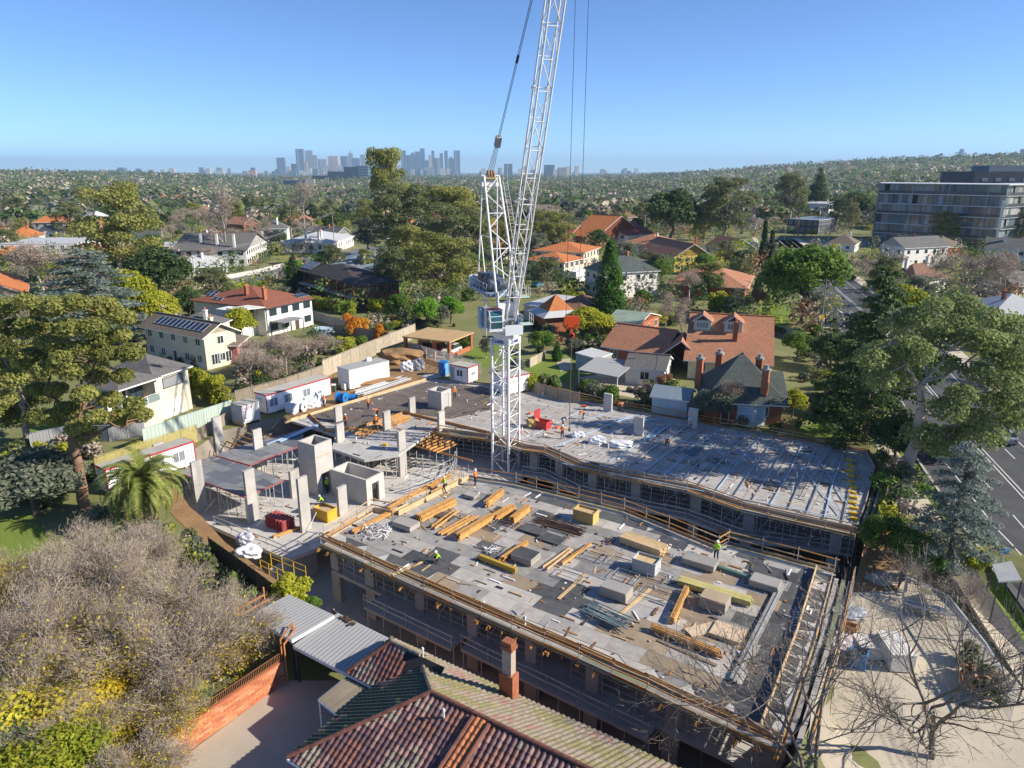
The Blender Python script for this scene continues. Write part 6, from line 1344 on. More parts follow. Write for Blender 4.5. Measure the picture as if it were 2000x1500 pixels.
tree('gum#b', (858, 605), 452, 'big rounded olive gum just left of the crane mast', 1.45); tree('gum#f', (760, 500), 292, 'thin tall gum breaking the horizon beside the skyline', .62); tree('gum#g', (805, 560), 440, 'olive gum between brick house and rounded gum', 1.2); tree('darkgum#g', (905, 545), 405, 'dark olive gum behind the machinery deck', 1.3); tree('darkgum#a', (805, 520), 362, 'tall dark gum behind the rounded gum left of crane', 1.5); tree('gum#c', (880, 505), 366, 'pale topped gum beside the crane A frame', 1.5); tree('greygum#a', (720, 500), 425, 'weeping grey olive tree beyond the left street', 1.2); tree('darkgum#b', (930, 520), 440, 'olive gum seen through the crane A frame', 1.0); tree('gum#d', (1010, 520), 430, 'olive gum seen through the crane jib', 1.0); tree('greygum#b', (1050, 520), 455, 'low grey olive tree right of the jib', 1.3); tree('darkgum#c', (765, 590), 480, 'dark gum in shade behind the brick house corner', .9)
tree('bright#a', (835, 640), 575, 'bright green leafy tree in front of the rounded gum', 1.0); tree('bright#b', (880, 632), 572, 'bright green leafy tree nearest the machinery deck', 1.0); tree('olive#a', (862, 640), 590, 'blue grey shrub between the two bright leafy trees', .8)
tree('bare#a', (445, 515), 365, 'tall thin bare tree in front of the black and white house', .8); tree('bare#b', (512, 500), 410, 'dark bare tree right of the black and white house', .9); tree('bare#c', (595, 450), 352, 'bare street tree below the city skyline', 1.1); tree('twiggy#b', (380, 470), 395, 'bare brown tree behind the huge gum', 1.2)
tree('cone#a', (1187, 628), 472, 'tall bright green conical cypress right of the crane', 1.0)
tree('cone#b', (1088, 705), 668, 'little bright green cone bush on the garden lawn', 1.3); tree('yellow#d', (1150, 660), 592, 'light green willow like shrub under the orange hook', 1.5); tree('round#a', (1060, 690), 640, 'dark green garden tree right of the crane cab', 1.2); tree('olive#b', (1120, 690), 655, 'grey green shrub behind the chain sling', 1.1); tree('round#f', (1290, 560), 500, 'leafy green tree in front of yellow house', .9)
tree('dark#d', (1310, 480), 352, 'big dark rounded tree behind the yellow gabled house', 1.0); tree('darkgum#d', (1415, 480), 348, 'olive green gum beside the cross street lamp', 1.2); tree('gum#e', (1375, 475), 395, 'smaller gum left of the cross street lamp', 1.0)
tree('round#b', (1565, 628), 462, 'big dense green street tree at the road bend', 1.15); tree('column#a', (1487, 525), 432, 'dark column cypress left of the dense street tree', 1.1); tree('column#b', (1502, 530), 450, 'second column cypress touching the first', 1.1); tree('darkcone#b', (1592, 425), 330, 'dark pointed conifer beyond cross street', 1.2); tree('dark#e', (1665, 440), 368, 'dark wide trees left of the apartment block', 1.5); tree('darkgum#e', (1540, 440), 338, 'olive gum on the hill left of the pointed conifer', 1.0)
tree('whitebare#a', (1332, 668), 570, 'pale bare white branched tree by terracotta house', .9); tree('russet#a', (1462, 620), 560, 'small russet bare tree behind the terracotta house', 1.1); tree('yshrub#a', (1405, 610), 555, 'yellow green shrub left of the russet tree', 1.0); tree('twiggy#c', (1345, 590), 530, 'brown bare shrub tree beside grey fence', 1.3); tree('olive#c', (1285, 540), 488, 'grey green tree left of the yellow house', 1.0)
tree('twiggy#d', (1880, 590), 478, 'wide bare street tree in front of the apartment block', 1.5); tree('twiggy#e', (1955, 585), 488, 'wide bare street tree nearest the right edge', 1.4); tree('greygum#c', (1790, 620), 540, 'grey leafed tree behind the right conifer', 1.2); tree('darkgum#f', (1720, 600), 500, 'olive conifer like tree beside the road bend', .8); tree('yellow#e', (1760, 640), 545, 'yellow olive tree right of the road bend', 1.0)
tree('fir#a', (1688, 862), 512, 'tall dark layered fir standing on the right lawn', .85); tree('fir#b', (1660, 800), 600, 'dark fir behind the right lawn fir', .9); tree('dark#f', (1620, 720), 640, 'dark round tree right of the terracotta house', 1.2); tree('dark#g', (1745, 800), 640, 'dark leafy tree in the shade behind right lawn', 1.1)
tree('cedar#b', (1852, 1095), 862, 'silver blue spruce beside the road at right', .95)
tree('olive#d', (68, 1005), 868, 'grey green olive bush at the left edge', 1.5, z=0); tree('dark#i', (25, 940), 885, 'dark shrub behind the olive bush', 1.4)
for i, (px_, tp, k) in enumerate((((520, 745), 660, 'twiggy#f'), ((560, 732), 650, 'twiggy#g'), ((602, 716), 645, 'twiggy#h'), ((492, 755), 680, 'twiggy#i'))): tree(k, px_, tp, ['bare brown bush furthest left inside the paling fence', 'bare brown bush second from left inside the paling fence', 'bare brown bush nearest the white house awning', 'low bare bush nearest the lettered container'][i], 1.7)
for i, (px_, tp) in enumerate((((690, 655), 612), ((712, 652), 618), ((742, 665), 630))): tree('orange#' + 'abc'[i], px_, tp, ['flame orange shrub furthest left beside tall fence', 'flame orange shrub in the middle of the three', 'orange shrub nearest the tan carport'][i], .8)
for i, (px_, tp, k, lb) in enumerate((((632, 690), 655, 'shrub#b', 'green citrus bush right of the bare brown bushes'), ((675, 690), 650, 'yshrub#b', 'yellow green bush below the orange shrubs'), ((705, 680), 650, 'shrub#c', 'green bush in front of orange shrubs'), ((628, 730), 705, 'shrub#d', 'small green bush on the paling fence by cool room'), ((1010, 730), 695, 'oshrub#e', 'grey bush left of the small lawn'), ((1040, 760), 715, 'yshrub#c', 'grassy green bush at the lawn edge'), ((1150, 770), 735, 'shrub#e', 'bright bush in front of white carport'), ((1190, 790), 748, 'shrub#f', 'leafy bush below the white carport posts'), ((1285, 765), 722, 'russet#b', 'little bare pink brown tree by white garage'), ((1260, 790), 745, 'twiggy#i', 'bare bush behind the rear deck guard rail'), ((1390, 825), 750, 'olive#f', 'grey green bush left of the blue sun room'), ((1420, 820), 735, 'whitebare#b', 'thin bare tree beside the blue sun room'), ((1545, 815), 755, 'yellow#f', 'light green bush right of slate villa'), ((1555, 700), 640, 'round#c', 'round bush right of the terracotta house gable'), ((1590, 660), 625, 'shrub#g', 'green shrubs along the road bend fence'), ((1300, 640), 590, 'bare#e', 'bare tree behind brick outbuilding'), ((1745, 905), 800, 'dark#h', 'dark undergrowth tree below the big gum'), ((1722, 1090), 1000, 'round#g', 'leafy green shrub right of the rear building corner'), ((1770, 1110), 1030, 'round#d', 'green shrubs under the silver spruce'), ((1900, 1110), 1060, 'yshrub#e', 'bright green bush on the road verge'), ((1810, 1120), 1060, 'bright#c', 'low bright green bush by site fence'), ((570, 1185), 1118, 'yshrub#f', 'yellow leafed shrub behind the grey carport'), ((610, 1190), 1160, 'shrub#i', 'ivy bush trailing over the carport back edge'), ((400, 770), 745, 'yshrub#g', 'clipped bush at the end of cypress hedge'), ((320, 800), 760, 'shrub#j', 'small green bush by roller door house'), ((270, 890), 858, 'yshrub#h', 'green bush by the yellow timber fence'), ((1130, 600), 560, 'yshrub#i', 'low shrub before the pale villa garage'), ((1215, 560), 522, 'round#e', 'round green tree left of the conical cypress'), ((950, 700), 660, 'greygum#d', 'small grey tree between carport and crane'), ((905, 680), 640, 'shrub#k', 'shrub right of tan carport'), ((1080, 830 - 200), 590, 'bare#f', 'bare tree before the pavilion'), ((1255, 600), 560, 'shrub#l', 'garden shrub behind brick outbuilding'), ((735, 610), 575, 'yshrub#j', 'bright shrub by dark brick house'), ((1450, 530), 478, 'dshrub#b', 'dark palm like clump left of column cypresses'))): tree(k, px_, tp, lb, 1.1, cat='shrub' if 'shrub' in k else 'tree', z=-1.0 if px_[0] > 1700 and px_[1] > 1080 else 0)
# ---- hedges
def hedge(label, a, b, w, h, mat, n, seed):
    p, q = P(*a), P(*b); t = thing('hedge', label, 'hedge', p); g = np.random.default_rng(seed); cl = []; L_ = (q - p).length; k = int(L_ / .55)
    for i in range(k * 3): f = g.random(); s = p.lerp(q, f); rr = g.uniform(.5, .75); cl.append(((s.x - p.x + g.uniform(-.5, .5) * (w - 1), s.y - p.y + g.uniform(-.5, .5) * (w - 1), g.uniform(.3, h - .5)), (rr, rr, rr)))
    link(crown_mesh('foliage', cl, n, .2, mat, seed), 'foliage', t); segs = []; rnd = random.Random(seed)
    for i in range(k): s = p.lerp(q, (i + .5) / k) - p; limb(segs, (s.x, s.y, 0), (s.x, s.y, h * .8), .05, .02, rnd)
    link(seg_mesh('stem', segs, BARK, 4), 'stem', t)
hedge('tall clipped yellow green cypress hedge beside the balcony house', (372, 772), (455, 800), 2.2, 4.2, LY, 9000, 1); hedge('bright yellow green hedge in front of the dark brick house', (600, 600), (690, 615), 2.2, 3.0, LY, 6500, 2); hedge('low green hedge along garden edge under the orange hook', (1050, 680), (1080, 668), 1, 1.4, LB, 1500, 3); hedge('trimmed green hedge before the pale villa driveway', (1108, 562), (1122, 560), 2, 2.4, LM, 1500, 4)
hedge('dark garden hedge along the right lawn', (1725, 850), (1590, 812), 1.6, 1.8, LD, 4000, 5); hedge('green strip of shrubs by the road fence', (1430, 640), (1560, 660), 2, 2.0, LD, 3500, 6)
# ---- the two big gums at left, the big one at right
def bigtree(name, label, base, fork, limbs, cl, n, leaf, mat, bark, seed, r0):
    p = P(*base); t = thing(name, label, 'tree', p); rnd = random.Random(seed); segs = []; KEEP.append((p.x, p.y, 4))
    limb(segs, Vector((0, 0, -.3)), fork - p, r0, r0 * .72, rnd, 6, .03)
    for a, b, ra, rb in limbs: limb(segs, a - p, b - p, ra, rb, rnd, 5, .14)
    for c in cl:
        c0 = min(limbs, key=lambda l_: (l_[1] - Vector(c[0])).length)[1]
        limb(segs, c0 - p, Vector(c[0]) - p, .09, .03, rnd, 4, .2)
    link(seg_mesh('trunk', segs, bark, 7), 'trunk', t)
    link(crown_mesh('crown', [((c[0][0] - p.x, c[0][1] - p.y, c[0][2] - p.z), c[1]) for c in cl], n, leaf, mat, seed), 'crown', t)
def pxclumps(pts, y0, seed, jit, r):
    g = np.random.default_rng(seed); out = []
    for a, b in pts: q = PD(a, b, y0 + g.uniform(-jit, jit)); rr = r * g.uniform(.75, 1.25); out.append(((q.x, q.y, q.z), (rr, rr, rr * .68)))
    return out
b2 = P(168, 992); y2 = b2.y
pts = [(110, 600), (150, 592), (200, 600), (240, 620), (130, 640), (180, 640), (235, 655), (100, 670), (150, 680), (205, 690), (255, 690), (90, 720), (140, 725), (190, 735), (240, 735), (110, 760), (165, 770), (215, 780), (262, 790), (130, 800), (190, 815), (240, 815), (105, 815), (275, 810), (150, 835), (60, 700), (70, 760), (170, 850), (200, 665), (120, 700), (60, 640)]
fk = PD(140, 855, y2); lim = [(fk, PD(160, 800, y2 - 1), .3, .12), (fk, PD(110, 780, y2 + 1.5), .28, .1), (fk, PD(235, 835, y2 - 2), .24, .08), (PD(160, 800, y2 - 1), PD(190, 700, y2), .16, .07), (PD(160, 800, y2 - 1), PD(140, 680, y2 + 1), .15, .07), (PD(110, 780, y2 + 1.5), PD(85, 700, y2 + 2), .15, .06), (PD(190, 700, y2), PD(200, 630, y2), .09, .05), (PD(235, 835, y2 - 2), PD(272, 795, y2 - 2), .1, .05)]
bigtree('tree', 'large gum with forked brown trunk left of the palm', (168, 992), fk, lim, pxclumps(pts, y2, 21, 3.2, 1.15) + pxclumps(pts, y2, 22, 3.5, .95), 34000, .165, LG, M('brown gum bark', (.24, .145, .09), .9, var=.4, scale=1.5, bump=.3), 31, .55)
b1 = P(52, 870); y1 = b1.y; pts = [(10, 600), (50, 590), (95, 600), (-20, 630), (30, 640), (75, 640), (0, 680), (45, 690), (90, 680), (-15, 720), (25, 740), (70, 735), (5, 780), (50, 785), (90, 770), (20, 815), (-20, 800), (75, 815), (-40, 660)]
fk = PD(48, 800, y1); bigtree('tree', 'olive gum standing behind and left of the forked gum', (52, 870), fk, [(fk, PD(30, 740, y1), .25, .1), (fk, PD(70, 720, y1 + 1), .25, .1), (PD(70, 720, y1 + 1), PD(60, 640, y1), .14, .06), (PD(30, 740, y1), PD(0, 680, y1), .14, .06)], pxclumps(pts, y1, 23, 3.5, 1.5) + pxclumps(pts, y1, 24, 4, 1.3), 26000, .19, LG, BARKP, 32, .42)
b3 = P(1768, 935); y3 = b3.y
pts = [(1740, 640), (1780, 620), (1830, 600), (1880, 600), (1930, 620), (1970, 640), (1730, 690), (1775, 680), (1840, 660), (1900, 660), (1950, 690), (1985, 720), (1760, 720), (1850, 710), (1910, 730), (1960, 750), (1720, 740), (1880, 770), (1940, 790), (1985, 790), (1850, 800), (1900, 820), (1950, 830), (1980, 820), (1860, 850), (1920, 850), (1820, 640), (1870, 640), (1700, 700), (1800, 850), (1840, 880), (1790, 690), (1990, 680), (1930, 580 + 90)]
fk = PD(1800, 800, y3 - 1); f2 = PD(1793, 755, y3 - 1)
lim = [(fk, f2, .34, .3), (f2, PD(1770, 710, y3 - 2), .17, .09), (PD(1770, 710, y3 - 2), PD(1735, 675, y3 - 2), .1, .05), (f2, PD(1830, 720, y3 - 1.5), .18, .1), (PD(1830, 720, y3 - 1.5), PD(1855, 685, y3 - 1), .12, .06), (f2, PD(1870, 720, y3 + 2), .24, .12), (PD(1870, 720, y3 + 2), PD(1930, 680, y3 + 3), .14, .06), (PD(1870, 720, y3 + 2), PD(1940, 770, y3 + 1), .14, .06), (fk, PD(1865, 830, y3 - 1), .22, .09), (PD(1865, 830, y3 - 1), PD(1930, 830, y3 - 1), .12, .05), (f2, PD(1840, 640, y3 + 3), .16, .06)]
bigtree('tree', 'huge gum with pale twisting trunk leaning over the right hand road', (1768, 935), fk, lim, pxclumps(pts, y3, 25, 3.5, 1.65) + pxclumps(pts, y3 + 2, 26, 5, 1.4), 34000, .19, Mleaf('sage gum leaves', (0.120, 0.163, 0.061), (0.346, 0.406, 0.151)), M('pale pinkish gum bark', (.44, .36, .31), .8, var=.35, scale=1.2, bump=.2), 33, .62)
# ---- palm
def palm(base, ctr, R_):
    p = P(*base); t = thing('palm_tree', 'date palm with arching fronds below the left shed', 'palm', p); c = PD(*ctr, p.y) - p; rnd = random.Random(5); KEEP.append((p.x, p.y, 4))
    segs = []; limb(segs, Vector((0, 0, -.3)), c, .48, .4, rnd, 6, .02); link(seg_mesh('trunk', segs, M('palm trunk', (.16, .11, .07), .95, bump=.5), 9), 'trunk', t)
    PF = Mleaf('palm fronds', (0.092, 0.119, 0.022), (0.321, 0.355, 0.085), .2); g = np.random.default_rng(3)
    for i in range(96):
        a = i * 2.399 + rnd.uniform(-.2, .2); el = 1.35 - 1.75 * (i / 96) + rnd.uniform(-.1, .1); L_ = R_ * rnd.uniform(.85, 1.12); d = Vector((math.cos(a), math.sin(a), 0)); pts_ = []; q = c.copy(); e = el
        for k in range(11): pts_.append(q.copy()); q = q + (d * math.cos(e) + Vector((0, 0, math.sin(e)))) * L_ / 10; e -= .13 + .045 * k * .6
        V = []; F = []
        for k in range(10):
            a0, b0 = pts_[k], pts_[k + 1]; tn = (b0 - a0).normalized(); sd2 = tn.cross(Vector((0, 0, 1))).normalized(); upv = sd2.cross(tn)
            for j in range(3):
                s = a0.lerp(b0, j / 3); ll = .62 * math.sin(math.pi * min(1, .15 + (k + j / 3) / 10.5)) + .08
                for sg_ in (-1, 1):
                    tip = s + (sd2 * sg_ * .8 + tn * .55 + upv * .25 - Vector((0, 0, .12))) * ll; w = tn * .085; n0 = len(V); V += [s - w, s + w, tip]; F.append((n0, n0 + 1, n0 + 2))
            n0 = len(V); w = sd2 * .03; V += [a0 - w, a0 + w, b0]; F.append((n0, n0 + 1, n0 + 2))
        V = np.array([tuple(v_) for v_ in V]); link(np_mesh('frond', V, np.array(F), 3, PF, np.clip(.5 + g.normal(size=len(F)) * .2, 0, 1) * (1 if i < 78 else .5)), 'frond', t)
palm((288, 1030), (275, 942), 4.8)
# ---- bare thicket at lower left and the bare plane trees at lower right
def baretree(label, base, z, h, seed, depth, r, bark, leafmat=None, nleaf=0, lean=(0, 0), spread=.55, twign=0, name='tree', up=.1, leafs=.12, L0=None):
    p = P(*base, z); t = thing(name, label, 'tree', p); rnd = random.Random(seed); segs = []; tips = []; KEEP.append((p.x, p.y, 3)); g = np.random.default_rng(seed)
    hh = h * .16; segs.append((Vector((0, 0, -.3)), Vector((lean[0] * hh, lean[1] * hh, hh)), r * 1.2, r))
    for k in range(3): branch(segs, Vector((lean[0] * hh, lean[1] * hh, hh)), Vector((rnd.uniform(-.7, .7) + lean[0], rnd.uniform(-.7, .7) + lean[1], 1)), L0 or h * .27, r * .75, depth, rnd, spread, up, (2, 3), .74, 0, tips)
    link(seg_mesh('trunk', segs, bark, 4), 'trunk', t); T = np.array([tuple(x) for x in tips])
    if twign:
        ii = g.integers(0, len(T), twign); C = T[ii] + g.normal(size=(twign, 3)) * .3; dr = C - np.array([0, 0, h * .2]); dr /= np.linalg.norm(dr, axis=1, keepdims=True) + 1e-6
        a = dr + g.normal(size=(twign, 3)) * .5; a /= np.linalg.norm(a, axis=1, keepdims=True); ln = g.uniform(.2, .5, twign)[:, None]; w = np.cross(a, g.normal(size=(twign, 3))); w /= np.linalg.norm(w, axis=1, keepdims=True) + 1e-6; w *= .011
        V = np.stack([C - w, C + w, C + a * ln], 1).reshape(-1, 3); link(np_mesh('twigs', V, np.arange(3 * twign).reshape(-1, 3), 3, LTW, np.clip(.5 + g.normal(size=twign) * .25, 0, 1)), 'twigs', t)['kind'] = 'stuff'
    if nleaf:
        ii = g.integers(0, len(T), nleaf); C = T[ii] * g.uniform(.45, 1.0, (nleaf, 1)) + g.normal(size=(nleaf, 3)) * .4; C[:, 2] = np.abs(C[:, 2]); V, F = leaves(C, g.normal(size=(nleaf, 3)) + np.array([0, 0, .5]), g.uniform(.6, 1.4, nleaf) * .085, g); link(np_mesh('remaining_leaves', V, F, 4, leafmat, np.clip(.5 + g.normal(size=nleaf) * .25, 0, 1)), 'remaining_leaves', t)['kind'] = 'stuff'
    return t
TH = []
for i, (bs, h, lb, nl) in enumerate((((215, 1235), 6.8, 'bare grey thicket tree nearest the palm', 500), ((365, 1230), 6.2, 'bare grey thicket tree nearest the earth bank', 600), ((60, 1260), 6.5, 'bare thicket tree at left edge above the pale fallen limb', 500), ((430, 1330), 5.6, 'bare thicket tree nearest the grey carport', 3000), ((255, 1370), 6.2, 'bare thicket tree in the middle of the yellow leaves', 7000), ((80, 1420), 6.0, 'pale limbed bare tree in the lower left corner', 4500))):
    TH.append(baretree(lb, bs, 0, h, 60 + i, 5, .16, TWIG, LYE, nl, (random.uniform(-.2, .2), random.uniform(-.1, .2)), .66, 9000, up=.0))
for i, (bs, k, s, lb) in enumerate((((300, 1175), 0, .9, 'low bare tree between palm and thicket'), ((130, 1170), 1, .9, 'bare twiggy tree above the left lawn edge'), ((460, 1260), 2, .8, 'bare twiggy tree above the carport roof corner'), ((300, 1290), 2, 1.0, 'bare tree in the thick of the twigs, upper middle'), ((150, 1320), 3, 1.1, 'bare tree in the thick of the twigs, left middle'), ((350, 1450), 4, .68, 'yellow leafed thin tree beside the brick wall'), ((170, 1500), 4, .68, 'yellow leafed tree at the bottom edge left of brick wall'), ((20, 1520), 5, .68, 'bare twiggy tree cut by the bottom left corner'), ((10, 1330), 0, 1.0, 'bare tree cut by the left edge'), ((260, 1560), 3, .68, 'yellow and bare tree cut by the bottom edge'), ((350, 1360), 1, .95, 'bare tree with sparse leaves before the brick wall'), ((10, 1200), 4, .8, 'bare tree on the left lawn edge'))):
    o_ = copy_tree(TH[k]); o_.location = P(*bs); o_.rotation_euler.z = i * 1.3 + .7; o_.scale = (s * 1.1, s * 1.1, s); o_['label'] = lb
rr = random.Random(77)
for i in range(75):
    px_ = (rr.uniform(-20, 480), 1230 + 340 * rr.random() ** .7)
    if px_[0] > 520 - (px_[1] - 1300) * 1.55: continue
    tree_at(rr.choice(['yshrub#u', 'shrub#u', 'oshrub#u', 'yshrub#v', 'autumn#u', 'autumn#v']), P(*px_), rr.uniform(1.0, 2.0) * (1 + 1.3 * sst(1330, 1480, px_[1])), 'undergrowth bush with yellow and green leaves in the left thicket', 1.5, 'undergrowth bushes in the left thicket', 'bush', 'bush')
baretree('large bare plane tree standing on the sandy forecourt', (1822, 1478), -1.7, 9.5, 91, 5, .18, M('grey plane bark', (.19, .165, .14), .85, var=.4, scale=2), None, 0, (-.1, .15), .46, 2500, up=.22, L0=4.0)
baretree('bare plane tree at the bottom edge in front of the deck corner', (1600, 1600), -1.7, 9.0, 97, 5, .15, M('grey plane bark'), None, 0, (-.2, .15), .5, 2200, up=.2, L0=3.5)
baretree('bare whitish shrub along the forecourt edge under the spruce', (1770, 1150), -1.2, 3.2, 93, 4, .08, TWIG, None, 0, (0, 0), .7, 1500, up=0); baretree('bare whitish shrub beside the bus shelter', (1880, 1190), -1.2, 3.2, 95, 4, .08, TWIG, None, 0, (0, 0), .7, 1500, up=0)
# ------------------------------------------------------------------ suburb beyond
rs = random.Random(41)
LM_ = [(o_.location.x, o_.location.y, o_['label']) for o_ in bpy.data.objects if o_.type == 'EMPTY' and o_.get('category') in ('house', 'church', 'pavilion', 'carport', 'apartment block', 'garage')]
def near_label(kind, x, y):
    a, b, l = min(LM_, key=lambda q: (q[0] - x) ** 2 + (q[1] - y) ** 2); d = math.hypot(x - a, y - b)
    for w in (' with ', ' behind ', ' on ', ' beside ', ' right ', ' left ', ' at ', ' in ', ' by ', ' beyond ', ' cut ', ', ', ' and ', ' rising ', ' below ', ' under ', ' sheltering '): l = l.split(w)[0]
    side = ('behind' if y > b + abs(x - a) else 'in front of' if y < b - abs(x - a) else 'left of' if x < a else 'right of'); return '%s %s%s the %s' % (kind, 'well ' if d > 45 and 'f' != side[-1] else '', side, l)
HS = []
for o_ in list(bpy.data.objects):
    if o_.type == 'EMPTY' and o_.get('category') in ('house', 'church', 'carport', 'garage', 'pavilion', 'apartment block', 'shed'): HS.append((o_.location.x, o_.location.y, 13 if o_.get('category') != 'apartment block' else 30))
def free(x, y, r, trees=True):
    for a, b, c in HS:
        if abs(x - a) < c + r and abs(y - b) < c + r and (x - a) ** 2 + (y - b) ** 2 < (c + r) ** 2: return False
    if trees:
        for a, b, c in KEEP:
            if (x - a) ** 2 + (y - b) ** 2 < (c + r) ** 2: return False
    if y < 130 and (-60 < x < 72): return False
    for k in range(len(KERB) - 1):
        a, b = KERB[k], KERB[k + 1]
        if min(a.y, b.y) - 5 < y < max(a.y, b.y) + 5:
            f = (y - a.y) / (b.y - a.y + 1e-6); xx = a.x + (b.x - a.x) * f
            if xx - 4 - r < x < xx + 18 + r: return False
    for poly in ROADS:
        if in_poly(x, y, poly): return False
    return True
ROADS = [[P(a, b).to_2d() for a, b in ((430, 545), (560, 505), (640, 490), (770, 470), (810, 490), (700, 515), (600, 535), (480, 562))], [P(a, b).to_2d() for a, b in ((1290, 488), (1480, 466), (1700, 464), (1700, 486), (1480, 490), (1290, 508))], [P(a, b).to_2d() for a, b in ((1070, 500), (1140, 500), (1150, 560), (1070, 560))], [Vector((-20, 132)), Vector((0, 132)), Vector((10, 170)), Vector((-10, 170))]]
RM_ = [(TERR, 'terracotta'), (TERRO, 'orange'), (GREYT, 'grey'), (METAL, 'pale metal'), (BROWNG, 'weathered brown'), (TERRB, 'brown'), (SLATE, 'slate')]
WM_ = [WHITE, CREAM, BRICK, M('grey render'), WHITE]
def house_w(c, L, W, h, rz, roofm, wallm, lbl, storeys, kind):
    u = Vector((math.cos(rz), math.sin(rz), 0)); v = Vector((-u.y, u.x, 0)); o = Vector((c[0], c[1], 0)) - u * L / 2 - v * W / 2; z0 = gz(c[0], c[1])
    t = thing('house', lbl, 'house', (c[0], c[1], z0), 0, 'houses in the suburb beyond the site'); mb = MB().prism([o, o + u * L, o + u * L + v * W, o + v * W], z0 - .5, z0 + h - .02); rise = W * .3
    if kind == 'gable':
        for s in (0, L): a = o + u * s; mb.add([a + Vector((0, 0, z0 + h - .02)), a + v * W + Vector((0, 0, z0 + h - .02)), a + v * W / 2 + Vector((0, 0, z0 + h + rise - .1))], [(0, 1, 2), (2, 1, 0)])
    mb.build('wall', wallm, t); rm, sl, a, b = roof_mesh(o, u, v, L, W, z0 + h, kind, rise if kind != 'flat' else .1, .5); rm.build('roof', [roofm, WHITE], t)
    n = max(2, int(L / 3.5))
    for st in range(storeys):
        zz = z0 + st * h / storeys + h / storeys * .35
        for (p0, d, nn, FL) in ((o, u, -v, L), (o, v, -u, W), (o + u * L, v, u, W), (o + v * W, u, v, L)):
            if nn.y > .1: continue
            k = max(1, int(FL / 3.4))
            for i in range(k): c_ = p0 + d * FL * (i + .5) / k + nn * .02; bar('window', c_ - d * .6 + Vector((0, 0, zz + .5)), c_ + d * .6 + Vector((0, 0, zz + .5)), .06, 1.1, GLASS, t)
    if rs.random() < .6: q = o + u * L * rs.uniform(.2, .8) + v * W * rs.uniform(.3, .6); bar('chimney', q + Vector((0, 0, z0 + h)), q + Vector((0, 0, z0 + h + rise + 1)), .7, .6, rs.choice([BRICK, WHITE]), t)
nhouse = 0; tries = 0
while nhouse < 95 and tries < 3000:
    tries += 1; y = rs.uniform(170, 560) ; x = rs.uniform(-.80 * y - 10, .80 * y + 10)
    if not free(x, y, 9): continue
    HS.append((x, y, 11)); (rm_, rn) = rs.choices(RM_, [.28, .17, .15, .14, .1, .1, .06])[0]; st = rs.choice((1, 1, 2)); kd = rs.choice(('hip', 'gable', 'hip', 'flat')) if rn == 'pale metal' else rs.choice(('hip', 'gable'))
    house_w((x, y), rs.uniform(11, 19), rs.uniform(8, 12), 3.2 * st + .2, rs.choice((0, R(90))) + rs.choice((SITE, R(20), R(12))), rm_, rs.choice(WM_), near_label('%s roofed %s house' % (rn, 'two storey' if st == 2 else 'low'), x, y), st, kd); nhouse += 1
KD = ['gum#p', 'gum#q', 'darkgum#p', 'greygum#p', 'round#p', 'dark#p', 'dark#q', 'bare#p', 'twiggy#p', 'twiggy#q', 'darkcone#p', 'bright#p', 'russet#p', 'yellow#p', 'column#p', 'fir#p']; KW = [.10, .08, .12, .10, .10, .12, .09, .06, .1, .08, .02, .03, .04, .03, .02, .01]
KH = {'gum': (9, 17), 'darkgum': (9, 17), 'greygum': (8, 14), 'round': (6, 11), 'dark': (6, 11), 'bare': (7, 11), 'twiggy': (6, 10), 'darkcone': (7, 12), 'bright': (5, 8), 'russet': (5, 8), 'yellow': (4, 8), 'column': (7, 10), 'fir': (10, 15)}
KN = {'gum': 'olive gum tree', 'darkgum': 'dark olive gum tree', 'greygum': 'grey green gum tree', 'round': 'mid green round tree', 'dark': 'dark evergreen tree', 'bare': 'bare branched tree', 'twiggy': 'bare twiggy brown tree', 'darkcone': 'dark conical conifer', 'bright': 'bright green leafy tree', 'russet': 'russet leafed bare tree', 'yellow': 'yellow green tree', 'column': 'narrow column cypress', 'fir': 'dark layered fir'}
nt = 0; tries = 0
while nt < 185 and tries < 9000:
    tries += 1; y = 60 + (rs.random() ** .75) * 440; x = rs.uniform(-.80 * y - 12, .80 * y + 12)
    if y < 130 and abs(x) < 72 and not (x < -46): continue
    if x < 0 and y < 75: continue
    if not free(x, y, 1.5 - 4): continue
    k = rs.choices(KD, KW)[0]; b = k.split('#')[0]; h = rs.uniform(*KH[b]) * (.8 if y < 200 else 1)
    if y < 240 and h > 9 : h = 9
    KEEP.append((x, y, 1.6)); tree_at(k, (x, y, gz(x, y)), h, near_label(KN[b], x, y), rs.uniform(.9, 1.25), KN[b] + 's among the gardens beyond the site'); nt += 1
for i in range(70):       # low garden shrubs between the near houses
    y = rs.uniform(100, 210); x = rs.uniform(-.72 * y, .72 * y)
    if (y < 130 and -58 < x < 70) or not free(x, y, -3): continue
    k = rs.choice(['shrub#p', 'yshrub#p', 'dshrub#p', 'oshrub#p']); tree_at(k, (x, y, 0), rs.uniform(1.2, 3.2), {'s': 'green', 'y': 'yellow green', 'd': 'dark green', 'o': 'grey green'}[k[0]] + ' garden shrub between the houses behind the site', 1.3, 'garden shrubs behind the site', 'shrub', 'shrub')
